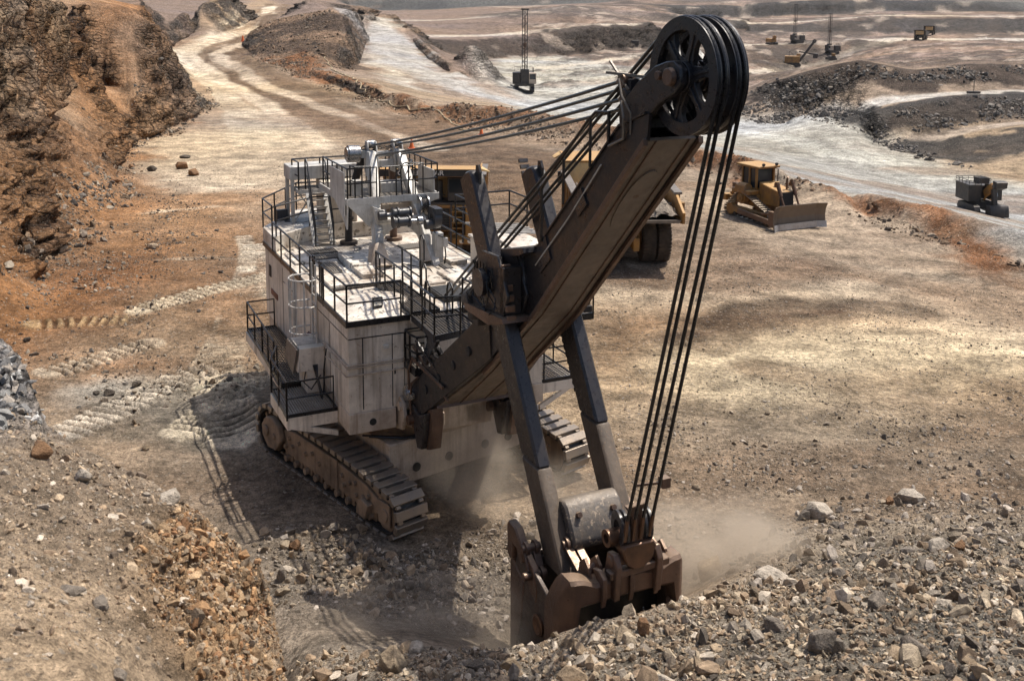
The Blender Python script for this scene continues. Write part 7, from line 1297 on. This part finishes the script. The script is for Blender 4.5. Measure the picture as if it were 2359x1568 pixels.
    # blade
    m=MB(); W=2.15; pr=[(3.35,.02),(3.22,.35),(3.16,.8),(3.22,1.25),(3.38,1.6)]
    for (x0,z0),(x1,z1) in zip(pr[:-1],pr[1:]):
        for ya,yb,f0,f1 in ((-W,-W*.72,.32,0),(-W*.72,W*.72,0,0),(W*.72,W,0,.32)):
            m.hexa([(x0-.06+f0,ya,z0),(x0+f0,ya,z0),(x0+f1,yb,z0),(x0-.06+f1,yb,z0),(x1-.06+f0,ya,z1),(x1+f0,ya,z1),(x1+f1,yb,z1),(x1-.06+f1,yb,z1)])
    bl_=m.build('blade','blade',t)
    m=MB(); m.box(3.36,3.39,-W*.72,W*.72,.0,.42); m.hexa([(3.66,-W,.0),(3.70,-W,.0),(3.39,-W*.72,.0),(3.36,-W*.72,.0),(3.60,-W,.42),(3.64,-W,.42),(3.36,-W*.72,.42),(3.32,-W*.72,.42)]); m.hexa([(3.36,W*.72,.0),(3.39,W*.72,.0),(3.70,W,.0),(3.66,W,.0),(3.32,W*.72,.42),(3.36,W*.72,.42),(3.64,W,.42),(3.60,W,.42)]); m.build('cutting_edge','bladelow',bl_)
    m=MB(); m.box(2.7,3.2,-1.9,-1.6,.2,1.2); m.box(2.7,3.2,1.6,1.9,.2,1.2); m.box(2.9,3.16,-1.8,1.8,.5,.9); m.build('blade_bracket','rust',bl_)
    # ripper
    m=MB(); m.box(-2.9,-1.9,-.8,-.6,1.0,1.3); m.box(-2.9,-1.9,.6,.8,1.0,1.3); m.box(-3.2,-2.8,-1.1,1.1,.9,1.35); m.bar((-2.0,-.5,1.9),(-3.0,-.5,1.3),.2,.2); m.bar((-2.0,.5,1.9),(-3.0,.5,1.3),.2,.2); m.build('ripper_frame','yellow',t,.03)
    m=MB(); m.prism([(-3.4,2.0),(-2.95,2.05),(-2.9,1.0),(-3.0,.35),(-2.7,.15),(-3.25,.3)],-.12,.12,'y'); m.build('ripper_shank','rust',t,.02)
    return t
dc=Vector((16.9,69.4)); dozer((dc.x,dc.y,float(heightat(dc.x,dc.y))),math.atan2(-.927,.376)+R(4),'dusty yellow bulldozer with wide blade parked on the light floor right of the hoist ropes')
# ---------------------------------------------------------------- hydraulic front shovel on the lower road
def tracks(par,L=4.0,W=.5,H=.9,gap=1.3,mat='darkm'):
    for s in (-1,1):
        m=MB(); pr=[(-L/2,H*.5),(-L/2+.2,H*.9),(-L/2+.5,H),(L/2-.5,H),(L/2-.2,H*.9),(L/2,H*.5),(L/2-.2,.08),(L/2-.5,0),(-L/2+.5,0),(-L/2+.2,.08)]; m.prism(pr,s*gap-W/2,s*gap+W/2,'y')
        n=14
        for i in range(n): x=-L/2+.5+(L-1)*i/(n-1); m.box(x-.05,x+.05,s*gap-W/2-.02,s*gap+W/2+.02,H-.01,H+.04)
        m.build('track',mat,par)
def front_shovel(loc,rz,label,k=1):
    t=empty('hydraulic_excavator',loc,rz,label=label,cat='excavator'); t.scale=(k,k,k)
    tracks(t,4.2,.7,1.1,1.35)
    m=MB(); m.box(-1,1,-1,1,.6,1.35); m.build('undercarriage','darkm',t)
    m=MB(); m.hexa([(-2.2,-1.9,1.4),(.9,-1.9,1.4),(.9,-.4,1.4),(-2.2,-.4,1.4),(-2.2,-2.0,3.4),(1.0,-2.0,3.4),(1.0,-.4,3.4),(-2.2,-.4,3.4)]); m.build('engine_house','greysteel' if False else 'darkm',t,.05)
    m=MB(); m.box(-2.3,-.8,-1.9,1.6,1.4,3.0); m.build('counterweight','darkm',t,.06)
    m=MB(); m.box(-1.0,.9,.9,2.1,1.5,3.3); c_=m.build('cab','darkm',t,.05)
    m=MB(); m.box(.905,.93,1.0,2.0,2.3,3.2); m.build('window','glass',c_)
    handrail([[(-2.2,-1.95,3.4),(.95,-1.95,3.4),(.95,-.5,3.4)],[(-2.2,-1.95,3.4),(-2.2,1.0,3.4),(.2,1.0,3.4)]],parent=t,h=.5,r=.03,post=.8)
    m=MB(); m.box(-.9,.3,-.5,.8,3.4,4.0)
    for i in range(5): m.box(-.9+i*.28,-.8+i*.28,-.55,.85,3.95,4.05)
    m.build('radiator','darkm',t)
    m=MB(); m.bar((.6,.25,2.3),(2.2,.3,3.5),.6,.7); m.build('boom','yellow',t,.04)
    m=MB(); m.bar((2.2,.3,3.5),(2.5,.4,1.0),.5,.5); m.build('stick','darkm',t,.04)
    m=MB(); m.bar((.8,.0,1.6),(1.9,.1,2.9),.16,.16); m.bar((1.0,.6,1.7),(2.4,.5,1.6),.12,.12); m.build('cylinder','yellow',t)
    m=MB(); m.cyl((2.3,.1,3.4),(2.3,.75,3.4),.25,n=14); m.bar((2.1,.5,3.2),(2.45,.6,2.3),.2,.2); m.build('joint','chrome',t)
    m=MB(); m.prism([(2.2,3.0),(2.9,3.3),(3.0,3.95),(2.9,4.0),(2.1,4.05)],.2,1.5,'y'); m.build('guard','darkm',t)
    m=MB(); m.prism([(2.3,.2),(3.5,.0),(3.6,.1),(3.5,.9),(3.3,1.35),(2.4,1.3)],-.6,1.6,'y'); b_=m.build('bucket','darkm',t,.05)
    for i in range(5): m=MB(); y=-.5+i*.5; m.bar((3.45,y,.05),(3.85,y,.0),.12,.1); m.build('tooth','bladelow',b_)
    return t
def gpos(x,y,dz=0): return (x,y,float(heightat(x,y))+dz)
front_shovel(gpos(41.4,91.8),R(-86),'dark hydraulic front shovel with raised yellow arm on the pale lower road at the right',.76)
# ---------------------------------------------------------------- drill rigs and far machines
def lattice(par,x,y,z0,z1,w=.9,mat='darkm',bays=12,r=.05):
    ms=empty('mast',(0,0,0),0,par)
    for sx in (-1,1):
        for sy in (-1,1): m=MB(); m.bar((x+sx*w/2,y+sy*w/2,z0),(x+sx*w/2,y+sy*w/2,z1),r*2,r*2); m.build('mast_chord',mat,ms)
    m=MB()
    for i in range(bays):
        a=z0+(z1-z0)*i/bays; b=z0+(z1-z0)*(i+1)/bays
        for s in (-1,1):
            q=(1 if i%2 else -1)
            m.bar((x-w/2*q,y+s*w/2,a),(x+w/2*q,y+s*w/2,b),r,r); m.bar((x-w/2,y+s*w/2,b),(x+w/2,y+s*w/2,b),r,r)
            m.bar((x+s*w/2,y-w/2*q,a),(x+s*w/2,y+w/2*q,b),r,r); m.bar((x+s*w/2,y-w/2,b),(x+s*w/2,y+w/2,b),r,r)
    m.build('bracing',mat,ms); return ms
def drill_rig(loc,rz,label,H=15.5,k=1.0,w=1.0,lean=0,group=None):
    t=empty('drill_rig',loc,rz,label=label,cat='drill rig',group=group); t.scale=(k,k,k); tracks(t,5.0,.7,1.1,1.5)
    m=MB(); m.box(-3.4,2.6,-1.8,1.8,1.2,1.7); m.build('deck','darkm',t)
    m=MB(); m.box(-3.2,-.4,-1.7,1.7,1.7,3.6); m.build('engine_house','darkm',t,.05)
    m=MB(); m.box(.9,2.5,.8,2.2,1.6,3.7); c_=m.build('cab','creamfrm',t,.05)
    m=MB(); m.box(2.5,2.53,.95,2.05,2.5,3.5); m.build('window','glass',c_)
    m=MB(); m.box(.9,2.3,-2.3,-.9,1.6,3.8); m.build('dust_collector','boomside',t,.05)
    m=MB(); m.box(.9,2.4,-.8,.8,1.4,4.4); m.build('mast_base','darkm',t,.03)
    ms=lattice(t,1.6,0,3.4,H,w,bays=int(H)); ms.rotation_euler=(0,lean,0)
    m=MB(); m.cyl((1.6,0,4),(1.6,0,H-1),.10,n=8); m.box(1.2,2.0,-.3,.3,H*.55,H*.55+.9); m.build('drill_pipe','rust',ms)
    m=MB(); m.box(1.1,2.1,-.75,.75,H,H+.25); m.build('crown','darkm',ms)
    handrail([[(-3.2,-1.8,3.6),(-3.2,1.8,3.6),(-.4,1.8,3.6)]],parent=t,h=.9,r=.035)
    return t
drill_rig(gpos(2.4,213.5),R(-88),'tall lattice mast drill rig standing alone on the pale floor behind the suspension ropes',15.6,1.05,.95)
drill_rig(gpos(131.4,490),R(-150),'far drill rig, higher of two tall masts beside the yellow excavator',17.5,1.0,1.1)
drill_rig(gpos(140.5,466),R(-160),'far drill rig with bare mast beside the curve of the bench road',17.3,1.0,1.1)
def far_excavator(loc,rz,label,k=1):
    t=empty('excavator',loc,rz,label=label,cat='excavator'); t.scale=(k,k,k); tracks(t,4.6,.7,1.1,1.4)
    m=MB(); m.box(-2.4,1.0,-1.6,1.6,1.25,2.9); m.build('house','yellow',t,.1)
    m=MB(); m.box(-.4,1.1,.7,1.8,2.9,4.1); c_=m.build('cab','yellow',t,.06); m=MB(); m.box(1.1,1.13,.8,1.7,3.1,3.9); m.build('window','glass',c_)
    m=MB(); m.bar((.8,-.3,2.4),(2.4,-.3,4.3),.6,.6); m.bar((.8,.3,2.4),(2.2,.3,4.1),.3,.3); m.build('boom','yellow',t,.05)
    m=MB(); m.bar((2.4,-.3,4.3),(2.9,-.3,1.4),.5,.5); m.build('stick','yellow',t,.05)
    m=MB(); m.prism([(2.4,.3),(3.4,.2),(3.5,1.3),(2.6,1.5)],-1.0,.5,'y'); m.build('bucket','darkm',t,.05); return t
far_excavator(gpos(118.2,484.0),R(-60),'boxy yellow excavator parked on the light bench beside the drill masts',1.0)
def far_shovel(loc,rz,label,k=1):
    t=empty('rope_shovel',loc,rz,label=label,cat='mining shovel'); t.scale=(k,k,k); tracks(t,4.4,.9,1.1,1.5)
    m=MB(); m.box(-4.2,1.6,-1.9,1.9,1.4,4.2); m.build('house','yellow',t,.08)
    m=MB(); m.box(-4.3,1.7,-2.0,2.0,1.2,1.5); m.build('frame','darkm',t)
    m=MB(); m.box(.4,1.8,.9,2.2,3.6,5.0); m.build('cab','yellow',t,.05)
    m=MB(); m.bar((1.4,0,2.0),(7.0,0,10.2),.7,.9); m.build('boom','darkm',t,.04)
    m=MB(); m.ring((7.0,-.2,10.2),(0,1,0),[(.2,0),(.8,0),(.8,.4),(.2,.4)],20); m.build('sheave','darkm',t)
    m=MB(); m.bar((1.2,0,6.0),(7.0,0,5.0),.5,.5); m.build('dipper_handle','darkm',t,.03)
    m=MB(); m.prism([(6.6,3.4),(8.4,3.4),(8.6,5.2),(6.8,5.5)],-1.0,1.0,'y'); m.build('dipper','darkm',t,.05)
    m=MB(); m.tube([(-2.5,0,6.0),(7.0,0,10.4)],.05); m.bar((-2.5,-.5,4.2),(-2.4,0,6.0),.15,.15); m.bar((-.5,.5,4.2),(-2.4,0,6.0),.15,.15); m.build('gantry','darkm',t)
    return t
far_shovel(gpos(113.6,425),R(-14),'small yellow rope shovel with dark raised boom working on the far bench road',1.0)
def far_dozer(loc,rz,label):
    t=empty('bulldozer',loc,rz,label=label,cat='bulldozer'); tracks(t,3.4,.6,1.0,1.0)
    m=MB(); m.box(-1.4,1.6,-.7,.7,.8,1.7); m.build('body','darkm',t,.05); m=MB(); m.box(-1.1,.1,-.7,.7,1.7,2.9); m.build('cab','yellow',t,.05)
    m=MB(); m.box(2.1,2.25,-1.7,1.7,.1,1.3); m.build('blade','darkm',t,.02); return t
far_dozer(gpos(135.8,450),R(190),'tiny dark bulldozer on the white bench road below the far drill mast')
def far_truck(loc,rz,label):
    t=empty('haul_truck',loc,rz,label=label,cat='haul truck'); 
    for x in (-2,2.4):
        for y in (-1.8,1.8): m=MB(); m.cyl((x,y-.4,1.2),(x,y+.4,1.2),1.2,n=18); m.build('wheel','tyre',t)
    m=MB(); m.box(-3.8,3.8,-.9,.9,1.0,1.8); m.build('chassis','darkm',t)
    m=MB(); m.prism([(-4.8,2.7),(2.0,1.9),(2.4,4.4),(4.6,4.6),(4.6,4.8),(2.2,4.7),(-4.9,3.6)],-2.6,2.6,'y'); m.build('dump_body','darkm',t,.05)
    m=MB(); m.box(2.6,4.2,-1.4,1.8,2.6,4.3); m.build('cab','yellowpale',t,.05); return t
far_truck(gpos(190.3,495),R(-125),'dark haul truck driving on the far road at the upper right, in front of another')
far_truck(gpos(208,530),R(-120),'pale topped haul truck on the far road at the upper right, behind the dark one')
t=empty('equipment_box',gpos(49.4,428),R(10),label='small dark steel container on the far pale floor left of the boom wheel',cat='container'); m=MB(); m.box(-1.3,1.3,-1,1,0,1.9); m.build('box_body','darkm',t,.03); m=MB(); m.box(-1.1,1.1,-1.03,-1.0,.2,1.7); m.build('door','boomside',t)
# traffic cones
def cone(x,y,label,k=1):
    t=empty('traffic_cone',gpos(x,y),random.random(),label=label,cat='traffic cone',group='orange cones along the pit edge'); t.scale=(k,k,k)
    m=MB(); m.ring((0,0,0),(0,0,1),[(.001,.05),(.26,.05),(.24,.12),(.07,.85),(.06,.88),(.001,.88)],20); m.build('cone_body','orange',t); m=MB(); m.box(-.34,.34,-.34,.34,0,.05); m.build('base','orange',t,.01)
    return t
cone(-9.6,100.1,'orange cone on the brown floor behind the gantry, just right of its rail',1.0); cone(-3.2,109.3,'orange cone standing under the suspension ropes near the cable bend',.95)
cone(-62.0,243.9,'orange cone at the inner bend of the haul road by the hill',1.6)
# trailing cable along the edge of the floor
PTS=[(-34.7,195.6),(-28.0,173.9),(-18.4,140.4),(-15.5,134.4),(-11.0,127.4),(-8.2,123.2),(-6.1,116.6),(-5.3,112.9),(-2.7,112.4)]
m=MB(); pp=[]
for (x0,y0),(x1,y1) in zip(PTS[:-1],PTS[1:]):
    n=max(4,int(math.hypot(x1-x0,y1-y0)/1.2))
    for i in range(n): t_=i/n; x=x0+(x1-x0)*t_+.25*math.sin(i*1.7+x0); y=y0+(y1-y0)*t_; pp.append((x,y,float(heightat(x,y))+.08))
m.tube(pp,.09,6); tag(m.build('trailing_cable','cable'),'pale trailing cable snaking along the outer edge of the haul road','cable')
for i,(x,y,lb) in enumerate(((181.8,492,'thin marker pole on a dark base beside the far road'),(70.0,160.0,'thin marker pole on the lower pale road at the right'))):
    t=empty('marker_pole',gpos(x,y),0,label=lb,cat='pole'); m=MB(); m.cyl((0,0,0),(0,0,3.2),.05,n=6); m.build('pole','darkm',t); m=MB(); m.box(-.9,.9,-.4,.4,0,.35); m.build('base','darkm',t)
DUST=[((4.9,23.6,1.2),(3.0,2.0,1.7),1.5,.40,1,.12),((-1.4,21.0,1.0),(3.4,1.8,1.3),.9,.44,2,.06),((-.9,28.0,1.5),(2.0,2.0,1.9),1.1,.42,3,.08),((1.4,26.2,1.2),(2.4,2.0,1.4),.45,.43,4,.08)]
HAZE=0.00004
# ---------------------------------------------------------------- dust thrown up by the digging, and the air
def volmat(name,dens,scale,thr,col=(.86,.74,.60),seed=0,lo=.0):
    m=bpy.data.materials.new(name); m.use_nodes=True; t=m.node_tree; t.nodes.clear(); o=t.nodes.new('ShaderNodeOutputMaterial'); v=t.nodes.new('ShaderNodeVolumePrincipled'); t.links.new(v.outputs[0],o.inputs['Volume'])
    v.inputs['Color'].default_value=(*col,1); v.inputs['Anisotropy'].default_value=.2
    tc=t.nodes.new('ShaderNodeTexCoord'); n=t.nodes.new('ShaderNodeTexNoise'); n.inputs['Scale'].default_value=scale; n.inputs['Detail'].default_value=4; n.inputs['Distortion'].default_value=.6
    mp=t.nodes.new('ShaderNodeMapping'); mp.inputs['Location'].default_value=(seed,seed*.7,0); t.links.new(tc.outputs['Object'],mp.inputs[0]); t.links.new(mp.outputs[0],n.inputs['Vector'])
    r=t.nodes.new('ShaderNodeMapRange'); r.inputs[1].default_value=thr; r.inputs[2].default_value=thr+.25; r.inputs[3].default_value=lo; r.inputs[4].default_value=1; t.links.new(n.outputs['Fac'],r.inputs[0])
    ln=t.nodes.new('ShaderNodeVectorMath'); ln.operation='LENGTH'; t.links.new(tc.outputs['Object'],ln.inputs[0])
    f=t.nodes.new('ShaderNodeMapRange'); f.inputs[1].default_value=.35; f.inputs[2].default_value=1.0; f.inputs[3].default_value=1; f.inputs[4].default_value=0; f.interpolation_type='SMOOTHSTEP'; t.links.new(ln.outputs['Value'],f.inputs[0])
    a=t.nodes.new('ShaderNodeMath'); a.operation='MULTIPLY'; t.links.new(r.outputs[0],a.inputs[0]); t.links.new(f.outputs[0],a.inputs[1])
    b=t.nodes.new('ShaderNodeMath'); b.operation='MULTIPLY'; b.inputs[1].default_value=dens; t.links.new(a.outputs[0],b.inputs[0]); t.links.new(b.outputs[0],v.inputs['Density']); return m
def puff(loc,size,dens,thr,seed,lo=.1):
    bm=bmesh.new(); bmesh.ops.create_icosphere(bm,subdivisions=3,radius=1); me=bpy.data.meshes.new('dust'); bm.to_mesh(me); bm.free(); me.materials.append(volmat('dust_cloud_%d'%seed,dens,1.5,thr,seed=seed,lo=lo))
    o=bpy.data.objects.new('dust',me); COL.objects.link(o); o.location=loc; o.scale=size; return tag(o,kind='stuff')
for a in DUST: puff(*a)
m=MB(); m.box(-3600,3600,-80,3600,-150,17.5); hz=m.build('haze',None); tag(hz,kind='stuff')
mm=bpy.data.materials.new('haze_air'); mm.use_nodes=True; t=mm.node_tree; t.nodes.clear(); o=t.nodes.new('ShaderNodeOutputMaterial'); v=t.nodes.new('ShaderNodeVolumePrincipled'); v.inputs['Color'].default_value=(.80,.80,.82,1); v.inputs['Density'].default_value=HAZE; v.inputs['Anisotropy'].default_value=.3
t.links.new(v.outputs[0],o.inputs['Volume']); hz.data.materials.append(mm)
